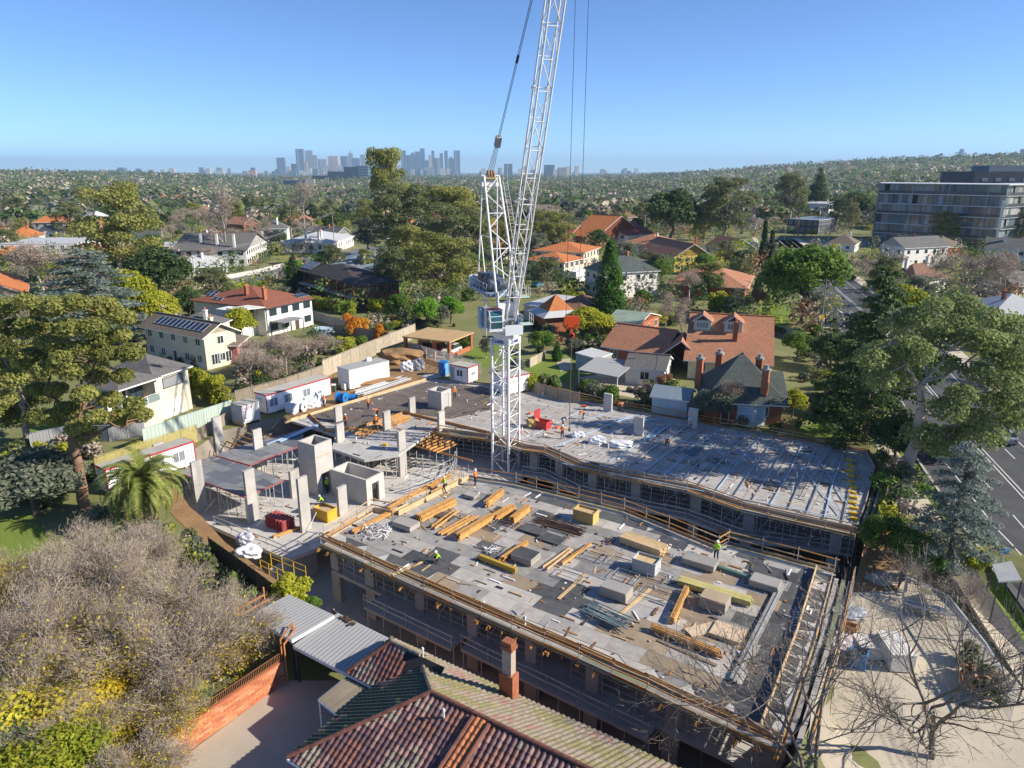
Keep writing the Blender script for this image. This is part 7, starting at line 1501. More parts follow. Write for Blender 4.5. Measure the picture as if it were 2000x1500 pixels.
def planting(name, pts, nl, h0, h1, seed, label):
    g = np.random.default_rng(seed); n = len(pts); X = np.array([q[0] for q in pts]); Y = np.array([q[1] for q in pts]); Z = np.array([gz(*q) for q in pts]); Hh = g.uniform(h0, h1, n); Wd = Hh * g.uniform(.45, .75, n); nc = 7
    cc = g.normal(size=(n, nc, 3)); cc /= np.linalg.norm(cc, axis=2, keepdims=True); cc *= .55; ci = g.integers(0, nc, (n, nl)); cen = np.take_along_axis(cc, ci[..., None], 1); d = g.normal(size=(n, nl, 3)); d /= np.linalg.norm(d, axis=2, keepdims=True); off = cen + d * .52 * g.uniform(.7, 1.05, (n, nl, 1))
    C = (np.stack([X, Y, Z + Hh * .5], 1)[:, None, :] + off * np.stack([Wd, Wd, Hh * .5], 1)[:, None, :]).reshape(-1, 3); N = (d + g.normal(size=d.shape) * .6 + np.array([0, 0, .35])).reshape(-1, 3); sz = np.repeat(.12 + Hh * .035, nl) * g.uniform(.6, 1.4, n * nl)
    V, F = leaves(C, N, sz, g, .6); mi = np.repeat(g.choice(7, n, p=[.2, .17, .16, .15, .18, .07, .07]), nl); tint = np.clip(np.repeat(g.random(n), nl) * .6 + .2 + g.normal(size=n * nl) * .15, 0, 1)
    tag(link(np_mesh(name, V, F, 4, [LGD, LD, LGR, LM, LTW, LY, LRB], tint, mi), name), kind='stuff', label=label, cat='planting')
pts_ = []; tries = 0
while len(pts_) < 2400 and tries < 40000:
    tries += 1; y = 110 + (rs.random() ** .8) * 420; x = rs.uniform(-.82 * y - 12, .82 * y + 12)
    if (y < 132 and -60 < x < 74) or not free(x, y, -4.5, False): continue
    pts_.append((x, y))
planting('garden_planting', pts_, 150, 2.2, 8.5, 5, 'dense garden planting filling the gaps between houses')
pts_ = []
for poly, n in ((((470, 770), (470, 715), (560, 690), (640, 665), (640, 725)), 60), (((1550, 640), (1640, 650), (1720, 760), (1720, 830), (1590, 800), (1560, 730)), 70), (((1040, 640), (1180, 640), (1200, 690), (1120, 690), (1050, 690)), 40), (((1190, 745), (1330, 745), (1340, 800), (1240, 800)), 28), (((1130, 690), (1180, 640), (1240, 660), (1180, 700)), 20), (((190, 1010), (330, 1020), (420, 1100), (540, 1190), (470, 1200), (300, 1100), (180, 1060)), 40), (((0, 870), (180, 870), (200, 930), (120, 1000), (0, 990)), 40), (((735, 640), (800, 610), (900, 640), (790, 660)), 30), (((380, 640), (480, 690), (480, 720), (300, 720)), 30), (((1020, 760), (1180, 770), (1190, 785), (1040, 752)), 22), (((1380, 800), (1540, 820), (1540, 845), (1390, 826)), 12), (((1725, 900), (1800, 960), (1830, 1080), (1720, 1060)), 26), (((1880, 1230), (1920, 1270), (1960, 1340), (1900, 1290)), 8)):
    pg_ = [P(*q).to_2d() for q in poly]; k = 0; xs = [q.x for q in pg_]; ys = [q.y for q in pg_]; tr_ = 0
    while k < n and tr_ < 900:
        tr_ += 1; x, y = rs.uniform(min(xs), max(xs)), rs.uniform(min(ys), max(ys))
        if in_poly(x, y, pg_) and not in_poly(x, y, HOLE): pts_.append((x, y)); k += 1
planting('garden_undergrowth', pts_, 260, .6, 2.4, 6, 'low garden bushes and undergrowth around the edges of the site')
# ---- farther trees and roofs that read as one mass
def far_trees(name, n, r0, r1, nl, smin, smax, seed, mats, az=38):
    g = np.random.default_rng(seed); rad = np.sqrt(g.uniform(r0 ** 2, r1 ** 2, n)) if r1 < 2500 else r0 * (r1 / r0) ** g.random(n)
    a = np.radians(g.uniform(-az, az, n)); X = rad * np.sin(a); Y = rad * np.cos(a); Z = np.array([gz(x, y) for x, y in zip(X, Y)]); Hh = g.uniform(smin, smax, n); Wd = Hh * g.uniform(.55, 1.0, n)
    d = g.normal(size=(n, nl, 3)); d /= np.linalg.norm(d, axis=2, keepdims=True); rr_ = g.uniform(.55, 1.05, (n, nl, 1)); off = d * rr_; lob = np.sin(d[..., 0:1] * 4 + g.uniform(0, 6, (n, 1, 1))) * .18 + 1
    C = np.stack([X, Y, Z + Hh * .56], 1)[:, None, :] + off * lob * np.stack([Wd, Wd, Hh * .46], 1)[:, None, :]
    N = (d + g.normal(size=d.shape) * .55 + np.array([0, 0, .35])).reshape(-1, 3); C = C.reshape(-1, 3); sz = np.repeat(Hh * .17, nl) * g.uniform(.7, 1.3, n * nl)
    V, F = leaves(C, N, sz, g, .8); mi = np.repeat(g.choice(len(mats), n, p=np.array([.30, .25, .25, .05, .15])), nl); tint = np.clip(np.repeat(g.random(n), nl) * .7 + .15 + g.normal(size=n * nl) * .15, 0, 1)
    o_ = link(np_mesh(name, V, F, 4, mats, tint, mi), name); tag(o_, kind='stuff', label='far off suburban trees reading as one wooded mass', cat='trees'); return o_
FM_ = [LGD, LD, LGR, LY, LTW]
far_trees('distant_trees', 3400, 470, 1100, 50, 7, 14, 1, [LGD, LD, LGR, LM, LTW]); far_trees('distant_trees', 8500, 1000, 2600, 20, 8, 16, 2, [LGD, LD, LGR, LM, LTW]); far_trees('distant_trees', 12000, 2400, 9500, 9, 11, 24, 3, [LGD, LD, LGR, LGD, LTW])
def far_houses(n, r0, r1, seed):
    g = random.Random(seed); mb = MB(); mats = [WHITE, CREAM, BRICK, TERRB, GREYT, METAL, TERRO]
    mats = [WHITE, CREAM, BRICK, M('far red roof', (.32, .13, .07)), M('far grey roof', (.2, .2, .2)), M('far pale roof', (.6, .6, .6)), M('far orange roof', (.48, .19, .08))]
    for i in range(n):
        r = math.sqrt(g.uniform(r0 ** 2, r1 ** 2)); a = R(g.uniform(-38, 38)); x, y = r * math.sin(a), r * math.cos(a); z = gz(x, y); L, W, h = g.uniform(9, 20), g.uniform(8, 13), g.choice((3.2, 3.5, 6, 6.5)); rz = g.choice((0, R(90))) + R(g.uniform(-30, 30))
        u = Vector((math.cos(rz), math.sin(rz), 0)); v = Vector((-u.y, u.x, 0)); o = Vector((x, y, 0)) - u * L / 2 - v * W / 2; wm = g.choice((0, 0, 1, 1, 2))
        mb.prism([o, o + u * L, o + u * L + v * W, o + v * W], z - 1, z + h, wm); rm = g.choice((3, 3, 4, 5, 5, 6, 5)); e = .4; c = [o - u * e - v * e, o + u * (L + e) - v * e, o + u * (L + e) + v * (W + e), o - u * e + v * (W + e)]; zz = Vector((0, 0, z + h)); rr_ = Vector((0, 0, z + h + W * .28)); r_0 = o + u * W * .4 + v * W / 2 + rr_; r_1 = o + u * (L - W * .4) + v * W / 2 + rr_; c = [q + zz for q in c]
        if rm == 5 and g.random() < .6: mb.add([q + Vector((0, 0, .1)) for q in c], [(0, 1, 2, 3)], rm)
        else: mb.add(c + [r_0, r_1], [(0, 1, 5, 4), (2, 3, 4, 5), (1, 2, 5), (3, 0, 4)], rm)
    tag(mb.build('distant_houses', mats), kind='stuff', label='far off suburban houses reading as one spread of roofs', cat='houses')
far_houses(330, 540, 1250, 1); far_houses(380, 1200, 3200, 2)
# ---- city towers on the horizon
TC = [M('blue glass tower', (.10, .15, .20), .3, var=.1), M('grey tower', (.28, .29, .30), .5, var=.1), M('pale tower', (.48, .46, .43), .6, var=.1), M('pink stone tower', (.48, .33, .27), .6, var=.1), M('dark glass tower', (.03, .05, .08), .2, var=.1)]
def tower(x0, x1, top, y, ci, label, name='tower', crown=0, base=345, cat='tower', bands=0):
    a = PD(x0, base, y); b = PD(x1, top, y); w = b.x - a.x; zb = gz(a.x, y) - 2; t = thing(name, label, cat, ((a.x + b.x) / 2, y, zb), 0, None); cx = (a.x + b.x) / 2; dpt = max(w * .8, 12)
    MB().box((cx, y, (zb + b.z) / 2), (w, dpt, b.z - zb), R(6)).build('shaft', TC[ci], t)
    if crown == 1: MB().box((cx, y, b.z + w * .15), (w * .55, dpt * .55, w * .3), R(6)).build('crown', TC[ci], t)
    if crown == 2: MB().tube((cx, y, b.z), (cx, y, b.z + w * .9), w * .28, w * .02, 6).build('spire', TC[ci], t)
    if crown == 3: MB().box((cx - w * .2, y - 1, b.z * .5), (w * .2, dpt * 1.03, b.z * .98), R(6)).build('facade_fin', TC[(ci + 1) % 3], t)
    for k in range(bands): zz = zb + (b.z - zb) * (k + .6) / bands; MB().box((cx, y - dpt * .0, zz), (w * 1.004, dpt * 1.004, (b.z - zb) / bands * .35), R(6)).build('window_band', TC[4], t)
CB = [(544, 556, 308, 0, 0), (582, 592, 291, 0, 3), (600, 610, 294, 1, 0), (612, 619, 303, 1, 0), (571, 582, 320, 0, 0), (615, 626, 314, 0, 1), (627, 637, 311, 1, 0), (644, 660, 305, 3, 3), (668, 679, 305, 0, 0), (679, 686, 307, 1, 0), (683, 689, 300, 1, 2), (689, 702, 309, 0, 0), (706, 713, 302, 1, 0), (718, 732, 317, 0, 1), (785, 792, 294, 0, 3), (794, 802, 303, 0, 0), (802, 812, 302, 0, 1), (812, 820, 296, 0, 0), (822, 829, 290, 0, 0), (830, 837, 313, 0, 0), (838, 844, 303, 2, 0), (844, 848, 294, 0, 0), (849, 854, 309, 0, 0), (855, 860, 308, 1, 0), (860, 865, 299, 0, 0), (869, 874, 294, 0, 0), (876, 886, 310, 0, 1), (887, 898, 294, 0, 3), (560, 567, 325, 2, 0), (592, 600, 316, 3, 0), (637, 643, 322, 1, 0), (660, 668, 322, 2, 0), (735, 745, 322, 0, 0), (760, 772, 324, 1, 0), (774, 783, 322, 2, 0), (391, 397, 327, 0, 0), (398, 403, 333, 0, 0)]
nm_c = ['blue glass', 'grey', 'pale', 'pink stone', 'dark glass']; nm_t = ['flat topped', 'stepped', 'spired', 'finned']
for i, (a, b, tp, ci, crn) in enumerate(CB):
    tower(a, b, tp, 8000 + (i * 37 % 11) * 60, ci, '%s %s city tower, number %s counted from the left of the skyline' % (nm_t[crn], nm_c[ci], ['one', 'two', 'three', 'four', 'five', 'six', 'seven', 'eight', 'nine', 'ten', 'eleven', 'twelve', 'thirteen', 'fourteen', 'fifteen', 'sixteen', 'seventeen', 'eighteen', 'nineteen', 'twenty', 'twenty one', 'twenty two', 'twenty three', 'twenty four', 'twenty five', 'twenty six', 'twenty seven', 'twenty eight', 'twenty nine', 'thirty', 'thirty one', 'thirty two', 'thirty three', 'thirty four', 'thirty five', 'thirty six', 'thirty seven'][sorted(range(len(CB)), key=lambda q: CB[q][0]).index(i)]), crown=crn)
rq = random.Random(9)
for i in range(120):
    x = rq.choice((rq.gauss(720, 110), rq.uniform(180, 1240))); w = rq.uniform(3, 9); tower(x, x + w, rq.uniform(327, 336), rq.uniform(6000, 7800), rq.choice((0, 1, 2, 2, 1)), 'low pale block in the haze along the city skyline', name='city_block')
for o_ in bpy.data.objects:
    if o_.name.startswith('city_block'): o_['group'] = 'low blocks along the city skyline'; o_['category'] = 'building'
for a, b, tp, y, ci, lb in ((615, 660, 343, 2500, 4, 'dark glass office block in front of the skyline, left'), (645, 690, 335, 2550, 4, 'wide dark office block in front of the skyline'), (676, 700, 326, 2600, 4, 'tall dark blue office block with pale fins'), (698, 719, 324, 2650, 0, 'blue glass office block left of the tall thin gum'), (560, 612, 352, 1900, 4, 'low dark office pair with white grid below skyline'), (598, 614, 350, 1850, 2, 'white gridded office end below the skyline'), (1063, 1082, 322, 4200, 0, 'hazy blue apartment slab right of the jib'), (1080, 1088, 330, 4100, 2, 'white slab beside the hazy blue apartment slab'), (1090, 1104, 327, 4200, 1, 'hazy grey slab left of the hoist ropes'), (1105, 1115, 325, 4000, 2, 'pale slab behind the left hoist rope'), (1122, 1130, 324, 4200, 2, 'pale slab between the hoist ropes'), (985, 1000, 320, 5000, 0, 'hazy blue block left of the jib'), (85, 95, 338, 2400, 2, 'pale tower on the left hill'), (118, 138, 342, 2450, 2, 'long pale hospital block on the left hill'), (160, 170, 338, 2400, 2, 'cream tower on the left hill'), (175, 190, 345, 2500, 2, 'low cream block on the left hill'), (1866, 1882, 291, 5200, 0, 'hazy blue block on the right horizon'), (1985, 2010, 291, 4800, 1, 'grey block at the right horizon edge'), (488, 500, 333, 4000, 3, 'pink block on the horizon left of the skyline')):
    tower(a, b, tp, y, ci, lb, name='office_block' if y < 3000 else 'apartment_slab', cat='building', base=370 if y < 3000 else 350, bands=6 if y < 3000 else 0)
# ---- air
hm = bpy.data.materials.new('haze air'); hm.use_nodes = True; nt_ = hm.node_tree; nt_.nodes.remove(nt_.nodes['Principled BSDF']); pv_ = nt_.nodes.new('ShaderNodeVolumePrincipled'); pv_.inputs['Color'].default_value = (.50, .75, 1.0, 1); pv_.inputs['Density'].default_value = 8e-5; pv_.inputs['Anisotropy'].default_value = .1
nt_.links.new(pv_.outputs[0], nt_.nodes['Material Output'].inputs['Volume'])
me = MB().box((0, 8000, 179), (40000, 26000, 382)).mesh('haze', hm); hz = link(me, 'haze'); hz['kind'] = 'stuff'; hz['label'] = 'thin blue haze over the whole suburb'; hz['category'] = 'haze'
# ------------------------------------------------------------------ loads on the decks
def stack(label, a, b, nx, nz, mat=None, w=.075, h=.2, z=0., loose=0, name='timber_stack', gap=.02, seed=0, cat='timber'):
    """boards lying side by side in layers from a to b, on two cross bearers"""
    rn_ = random.Random(sum(map(ord, label)) + seed); p, q = P(*a, z), P(*b, z); d = (q - p); L_ = d.length; d.normalize(); n = Vector((-d.y, d.x, 0)); t = thing(name, label, cat, (p + q) / 2)
    for f in (.2, .8): c = p.lerp(q, f); bar('bearer', c - n * (nx * (w + gap) / 2 + .2) + Vector((0, 0, .045)), c + n * (nx * (w + gap) / 2 + .2) + Vector((0, 0, .045)), .09, .09, TIMB2, t)
    for k in range(nz):
        for i in range(nx):
            if loose and rn_.random() < loose * .4: continue
            o_ = n * ((i - (nx - 1) / 2) * (w + gap) + rn_.uniform(-.02, .02) * (1 + loose * 6)) + Vector((0, 0, .09 + (k + .5) * h)); e = rn_.uniform(-.12, .12) * (1 + loose * 3); tw = n * rn_.uniform(-.1, .1) * loose
            bar('board', p + o_ + d * e - tw, q + o_ + d * e + tw, w, h - .006, mat or rn_.choice([TIMB, TIMB, TIMB, TIMB2]), t)
OL = M('orange beam', (.50, .27, .085), .7, var=.4, scale=3)
stack('thick block of orange beams by the back left deck edge', (818, 1020), (886, 986), 7, 3, OL); stack('thick block of orange beams in the middle of the front deck', (894, 1056), (960, 1017), 6, 3, OL); stack('loose orange beams lying left of the thick middle block', (868, 1046), (930, 1010), 4, 1, OL, loose=.8, gap=.25); stack('two long beams right of the back left block', (846, 1034), (892, 1000), 2, 1, OL, gap=.4); stack('stubby beam bundle nearest the crane on front deck', (950, 991), (980, 967), 5, 3, OL, loose=.4); stack('fanned short beams right of middle block', (965, 1016), (1002, 994), 5, 2, OL, loose=.7, gap=.06); stack('square bundle of short beams before the dark rebar', (1000, 1024), (1031, 999), 6, 3, OL)
stack('slanted orange beams beside the grey panel pack', (980, 1098), (1028, 1066), 4, 2, OL, loose=.3); stack('yellow beams lying crosswise below slanted ones', (937, 1093), (1008, 1121), 3, 2, M('yellow varnished beam', (.50, .33, .05), .6)); stack('loose pale boards right of the grey panel pack', (1070, 1112), (1122, 1073), 4, 1, TIMB2, loose=.8, gap=.15); stack('pair of long orange boards right of loose pale boards', (1097, 1105), (1153, 1066), 2, 1, OL, gap=.12)
stack('big old plank pack by the back guard rail', (1217, 1056), (1297, 1084), 6, 5, TIMB2, .2, .12); stack('long greenish yellow plank pack at the right of front deck', (1326, 1140), (1466, 1182), 6, 3, M('greenish yellow timber', (.50, .44, .17), .7, var=.15), .12, .14); stack('orange beams standing below the yellow plank pack', (1312, 1220), (1341, 1156), 4, 2, OL); stack('long orange boards along the near right deck', (1275, 1232), (1408, 1285), 4, 2, OL, loose=.2); stack('green beams beside the flat grey pack', (1396, 1108), (1470, 1134), 3, 1, M('green beam', (.13, .24, .19), .6), gap=.03); stack('small dark beam pair right of green beams', (1462, 1116), (1482, 1130), 2, 1, M('blue black beam', (.06, .08, .13), .6))
stack('orange joists stacked by the rear deck timber edge', (690, 848), (800, 815), 4, 1, OL, z=0, gap=.1); stack('timbers on the low wing slab before the red pallets', (532, 1052), (590, 1032), 3, 1, OL, z=ZM); stack('long boards along the left walkway of front deck', (690, 1042), (770, 1000), 5, 1, OL, gap=.04); stack('long boards along the back left walkway', (760, 996), (880, 930), 3, 1, OL, z=.2, gap=.1); stack('orange boards inside the rear guard rail bend', (1400, 1040), (1480, 1056), 3, 1, OL, z=ZM)
def pack(label, px, l, w, n, mats, th=.06, rz=SITE, z=0., top=None, name='panel_stack'):
    p = P(*px, z); t = thing(name, label, 'panel stack', p); rn_ = random.Random(sum(map(ord, label)))
    for s in (-.3, .3): bar('bearer', p + UX * s * l - VX * w * .5 + Vector((0, 0, .05)), p + UX * s * l + VX * w * .5 + Vector((0, 0, .05)), .1, .1, TIMB2, t)
    for k in range(n): MB().box((rn_.uniform(-.02, .02), rn_.uniform(-.02, .02), .1 + (k + .5) * th), (l, w, th - .004), rz + rn_.uniform(-.015, .015)).build('panel', rn_.choice(mats), t, world=False)
    if top: MB().box((0, 0, .1 + n * th + .01), (l * .96, w * .96, .02), rz).build('top_sheet', top, t, world=False)
GP = [M('grey panel', (.30, .29, .27), .8, var=.15), M('dusty grey panel', (.38, .36, .33), .8, var=.15), M('light brown panel edge', (.40, .33, .24), .8)]
pack('grey panel pack with red timber left on the front deck', (793, 1030), 2.1, 1.3, 8, GP[1:]); pack('grey panel pack with dark top in the deck middle', (1027, 1094), 1.9, 1.5, 9, GP, top=PLY[3]); pack('two tier grey panel pack near the front edge', (1203, 1164), 2.1, 1.3, 12, GP, top=GP[0]); pack('wide flat grey panel pack towards the back rail', (1367, 1104), 2.6, 1.4, 8, GP, top=GP[0]); pack('grey panel pack nearest the right upstand', (1494, 1146), 2.1, 1.3, 8, GP, top=GP[0]); pack('tall brown topped panel pack under the yellow planks', (1395, 1186), 1.9, 1.4, 14, GP, top=M('sandy top', (.42, .33, .22))); pack('blond plywood pack at the near right deck', (1420, 1240), 2.1, 1.7, 3, [TIMB2], top=M('blond plywood', (.62, .48, .33), .7, var=.08)); pack('single blond plywood sheet left of the blond pack', (1374, 1232), 2.4, 1.0, 1, [M('blond plywood')], rz=R(20))
pack('dark plywood sheets beside the rebar bundle', (1041, 1038), 2.3, 1.2, 2, [PLY[3]]); pack('tilted dark plywood sheet right of the rebar bundle', (1077, 1054), 2.2, 1.4, 1, [PLY[3]]); pack('grey sheets behind the stubby beam bundle', (921, 972), 1.2, .9, 5, GP); pack('dark sheets against the left upstand', (870, 1010), 1.8, 1.0, 1, [PLY[3]])
def crate(label, px, l, w, h, mat, z=0., rz=SITE, fill=None, name='crate', cat='crate', taper=0.):
    p = P(*px, z); t = thing(name, label, cat, p, rz); th = .06; tp = taper
    for nm, c, d in (('side', (0, w / 2 - th / 2, h / 2), (l, th, h)), ('side', (0, -w / 2 + th / 2, h / 2), (l, th, h)), ('end', (l / 2 - th / 2, 0, h / 2), (th, w - 2 * th - .004, h)), ('end', (-l / 2 + th / 2, 0, h / 2), (th, w - 2 * th - .004, h)), ('floor', (0, 0, .06), (l - 2 * th - .01, w - 2 * th - .01, .08))): MB().box(c, d).build(nm, mat, t, world=False)
    for s in (-1, 1): MB().box((s * l * .3, 0, -.0 + .04), (.1, w * 1.02, .08)).build('skid', mat, t, world=False)
    for s in (-1, 1): MB().box((s * (l / 2 + .02), 0, h - .06), (.05, w * 1.03, .1)).build('rim', mat, t, world=False)
    if fill: MB().box((0, 0, h * .78), (l - .14, w - .14, .1)).build('contents', fill, t, world=False)
    return t
crate('yellow timber skip bin by the back rail bend of front deck', (1144, 1016), 2.0, 1.2, 1.1, M('yellow skip', (.52, .36, .12), .6, var=.2), fill=TIMB2); crate('grey steel crate full of pale blocks near the back rail', (1262, 1114), 1.9, 1.3, 1.1, M('pale grey crate', (.42, .44, .43), .6), fill=TIMB2); crate('yellow skip bin on the low wing beside tall column', (636, 1012), 2.0, 1.3, 1.2, M('yellow steel', (.62, .38, .04), .5), z=ZM, fill=TIMB2, name='skip_bin', cat='skip bin')
t = crate('red tool skip standing on the rear deck by the mast', (1060, 836), 1.7, 1.2, 1.0, M('red steel', (.50, .05, .05), .5, var=.15), name='skip_bin', cat='skip bin'); MB().box((-.82, 0, 1.3), (.06, 1.3, 1.9)).build('back_plate', M('red steel'), t, world=False)
crate('blue plastic bin on the forecourt below the deck end', (1675, 1300, )[:2], 1.0, .9, 1.2, M('bin blue', (.06, .22, .45), .5), z=-1.78, name='bin', cat='bin', fill=M('dark rubbish', (.05, .05, .06))); crate('orange mesh skip at the rim of the forecourt', (1655, 1230), 1.2, .7, .5, TIMB, z=-1.78)
for lb, px_, l, w, h in (('white slab box on the forecourt, long and low', (1708, 1278), 2.6, 1.5, .9), ('white slab box on the forecourt, taller right one', (1745, 1290), 1.5, 2.6, 1.25)):
    p = P(*px_, -1.78); t = thing('precast_box', lb, 'box', p, R(-5)); MB().box((0, 0, h / 2 + .1), (l, w, h)).build('body', M('white precast', (.66, .64, .60), .8, var=.06), t, world=False); MB().box((0, 0, h + .13), (l + .06, w + .06, .06)).build('lid', M('white precast'), t, world=False)
    for s in (-1, 1): MB().box((s * l * .3, 0, .05), (.12, w, .1)).build('bearer', TIMB2, t, world=False)
# red form pallets
t = thing('form_pallet_stack', 'stack of red form pallets on the low wing slab', 'pallets', P(548, 1030, ZM), SITE)
for k in range(7):
    for s in (-.55, 0, .55): MB().box((0, s, .1 + k * .17), (2.6, .09, .1)).build('bearer', M('red steel'), t, world=False)
    for s in range(7): MB().box((-1.2 + s * .4, 0, .175 + k * .17), (.2, 1.5, .05)).build('slat', M('faded red slat', (.42, .10, .10), .6), t, world=False)
# bundles
def bundle(label, a, b, n, r, mats, spread, name, cat, z=0., hgt=.35):
    rn_ = random.Random(sum(map(ord, label))); p, q = P(*a, z), P(*b, z); d = (q - p).normalized(); nn = Vector((-d.y, d.x, 0)); t = thing(name, label, cat, (p + q) / 2)
    for s in (.2, .8): c = p.lerp(q, s); bar('bearer', c - nn * spread * .6 + Vector((0, 0, .04)), c + nn * spread * .6 + Vector((0, 0, .04)), .09, .08, TIMB2, t)
    for i in range(n):
        o_ = nn * rn_.uniform(-spread / 2, spread / 2) + Vector((0, 0, .08 + r + rn_.random() * hgt)); e = d * rn_.uniform(-.4, .4); tw = nn * rn_.uniform(-.12, .12); bar('bar', p + o_ + e - tw, q + o_ + e + tw, 2 * r, 2 * r, rn_.choice(mats), t, True)
bundle('dark bundle of reinforcing bars with purple ties', (1052, 1018), (1138, 1044), 34, .025, [M('black steel bar', (.07, .05, .05), .6), RUST], 1.5, 'rebar_bundle', 'rebar'); bundle('blue grey bundle of scaffold tubes near the front edge', (1148, 1194), (1222, 1228), 36, .035, [M('blue grey tube', (.16, .25, .32), .45, .3), STEEL, M('green grey tube', (.22, .30, .28), .5)], 1.7, 'tube_bundle', 'scaffold tubes'); bundle('galvanised sheets and tubes lying before the cool room', (700, 772), (790, 742), 22, .07, [STEEL, DUCTG], 2.2, 'tube_bundle', 'scaffold tubes'); bundle('galvanised tubes lying by the blue toilet', (828, 740), (858, 738), 18, .05, [STEEL], 1.5, 'tube_bundle', 'scaffold tubes'); bundle('pale duct lengths lying on the rear deck middle', (1262, 862), (1290, 840), 10, .05, [DUCT], .9, 'duct_bundle', 'ducts', hgt=.1); bundle('blue grey duct lengths right of rear deck middle', (1345, 890), (1385, 862), 12, .045, [M('blue grey tube')], 1.2, 'duct_bundle', 'ducts', hgt=.1); bundle('steel lengths leaning along the forecourt fence', (1770, 1185), (1850, 1205), 14, .05, [STEEL], .8, 'tube_bundle', 'scaffold tubes', z=-1.5)
def heap(label, px, n, r, mats, z=0., hgt=.7, name='fitting_heap'):
    rn_ = random.Random(sum(map(ord, label))); p = P(*px, z); t = thing(name, label, 'scaffold parts', p)
    for i in range(n):
        a = rn_.uniform(0, 6.28); f = rn_.random() ** .6; c = p + Vector((math.cos(a), math.sin(a), 0)) * r * f + Vector((0, 0, .08 + (1 - f) * hgt * rn_.random())); d = Vector((rn_.gauss(0, 1), rn_.gauss(0, 1), rn_.gauss(0, .5))).normalized() * rn_.uniform(.2, .45); d.z = max(d.z, -.05); bar('prop_head', c - d * .3, c + d, .06, .06, rn_.choice(mats), t, True)
heap('heap of galvanised prop heads on the left front deck', (733, 1040), 130, 1.5, [STEEL, STEELW], hgt=1.0); heap('small heap of couplers in the middle of front deck', (960, 1076), 40, .8, [STEEL, STEELW], hgt=.3); heap('scattered clamps by the near right deck', (1165, 1245 - 50), 30, .7, [STEEL], hgt=.2); heap('prop heads piled on the unfinished rear table', (712, 872), 70, 1.2, [STEEL, STEELW, RUST], z=-.28, hgt=.5); heap('steel fittings beside the second lift core', (762, 830), 60, 1.2, [RUST, STEEL, TIMB], hgt=.7)
heap('tools and black cable left on deck by the plank pack', (1190, 1058), 20, .6, [M('black steel bar'), RUST], hgt=.25); heap('offcuts heap at the right end of rear deck', (1400, 902), 26, 1.0, [RUST, M('black steel bar')], hgt=.15); heap('short steel offcuts on the middle of the rear deck', (1330, 880), 24, 1.0, [RUST, M('blue grey tube')], hgt=.12)
def frame(label, px, l, w, h=.35):
    p = P(*px); t = thing('steel_frame', label, 'steel frame', p); cs_ = [p + UX * sx * l / 2 + VX * sy * w / 2 for sx, sy in ((-1, -1), (1, -1), (1, 1), (-1, 1))]
    for k in range(4):
        for zz in (.03, h): bar('frame_bar', cs_[k] + Vector((0, 0, zz)), cs_[(k + 1) % 4] + Vector((0, 0, zz)), .05, .05, M('dull frame steel', (.3, .32, .35), .5, .4), t, True)
        bar('frame_leg', cs_[k], cs_[k] + Vector((0, 0, h)), .05, .05, M('dull frame steel'), t, True)
for lb, px_, l, w in (('low rectangular steel frame behind the grey crate', (1160, 1088), 1.8, 1.4), ('low steel frame left of the two tier panel pack', (1118, 1128), 2.2, 1.2), ('low steel frame below the grey crate', (1222, 1130), 1.8, 1.2), ('low steel frame right of the grey crate', (1290, 1128), 1.7, 1.2), ('flat steel frame beside the plank pack', (1215, 1100), 1.8, 1.4), ('steel frame lying by the fanned short beams', (980, 1030), 1.8, 1.0), ('steel frame right of two tier pack', (1290, 1165), 2.8, 1.4)): frame(lb, px_, l, w)
t = thing('ladder', 'blue aluminium ladder lying on the dark right end', 'ladder', P(1555, 1210))
for s in (-.2, .2): bar('stile', P(1548, 1235, .1) + UX * s, P(1560, 1188, .1) + UX * s, .06, .08, DUCT, t)
for k in range(9): c = P(1548, 1235, .1).lerp(P(1560, 1188, .1), (k + .5) / 9); bar('rung', c - UX * .2, c + UX * .2, .04, .04, DUCT, t)
for a, b, lb in (((1205, 1205), (1270, 1150), 'long pale plank lying on dark plywood'), ((760, 1125), (830, 1095), 'pale plank by the left front guard rail'), ((1090, 1170), (1145, 1120), 'pale plank on dark patch in deck middle'), ((1285, 1250), (1400, 1300), 'thin dark plank along near right edge')):
    t = thing('plank', lb, 'plank', P(*a)); bar('board', P(a[0], a[1], .05), P(b[0], b[1], .05), .25, .05, TIMB2 if 'pale' in lb else M('old grey timber'), t); bar('bearer', P(a[0], a[1], .02).lerp(P(b[0], b[1], .02), .5), P(a[0], a[1], .02).lerp(P(b[0], b[1], .02), .54), .3, .03, TIMB2, t)
# yellow edge anchors, upright stubs and small boxes on the rear deck (fixed to it)
YP = M('yellow plastic', (.70, .45, .02), .5)
for k in range(12): p = P(1652 + (k % 2) * 2 + k * .6, 898 + k * 10.3, .1); bar('edge_anchor', p, p + UX * .75, .28, .25, YP, rbld)
rq2 = random.Random(15); rp2 = [p.to_2d() for p in RPOLY]
for k in range(75):
    p = P(rq2.uniform(640, 1640), rq2.uniform(752, 1010), 0)
    if in_poly(p.x, p.y, rp2): bar('pipe_stub', p, p + Vector((0, 0, rq2.uniform(.3, .6))), .13, .13, SHEDW, rbld, True)
for k in range(12):
    p = P(rq2.uniform(640, 1300), rq2.uniform(770, 920), 0)
    if in_poly(p.x, p.y, rp2): MB().box((p.x, p.y, .12), (.5, .35, .24), rq2.uniform(0, 3)).build('cast_in_box', rq2.choice([YP, ORG, YP]), rbld)
for k in range(9):
    c = P(1265 + k * 42, 880 + k * 12, .03); MB().box((c.x, c.y, .03), (rq2.uniform(1, 2.2), rq2.uniform(.8, 1.4), .03), SITE).build('ply_patch', rq2.choice([PLY[2], PLY[0], PLY[4]]), rbld)
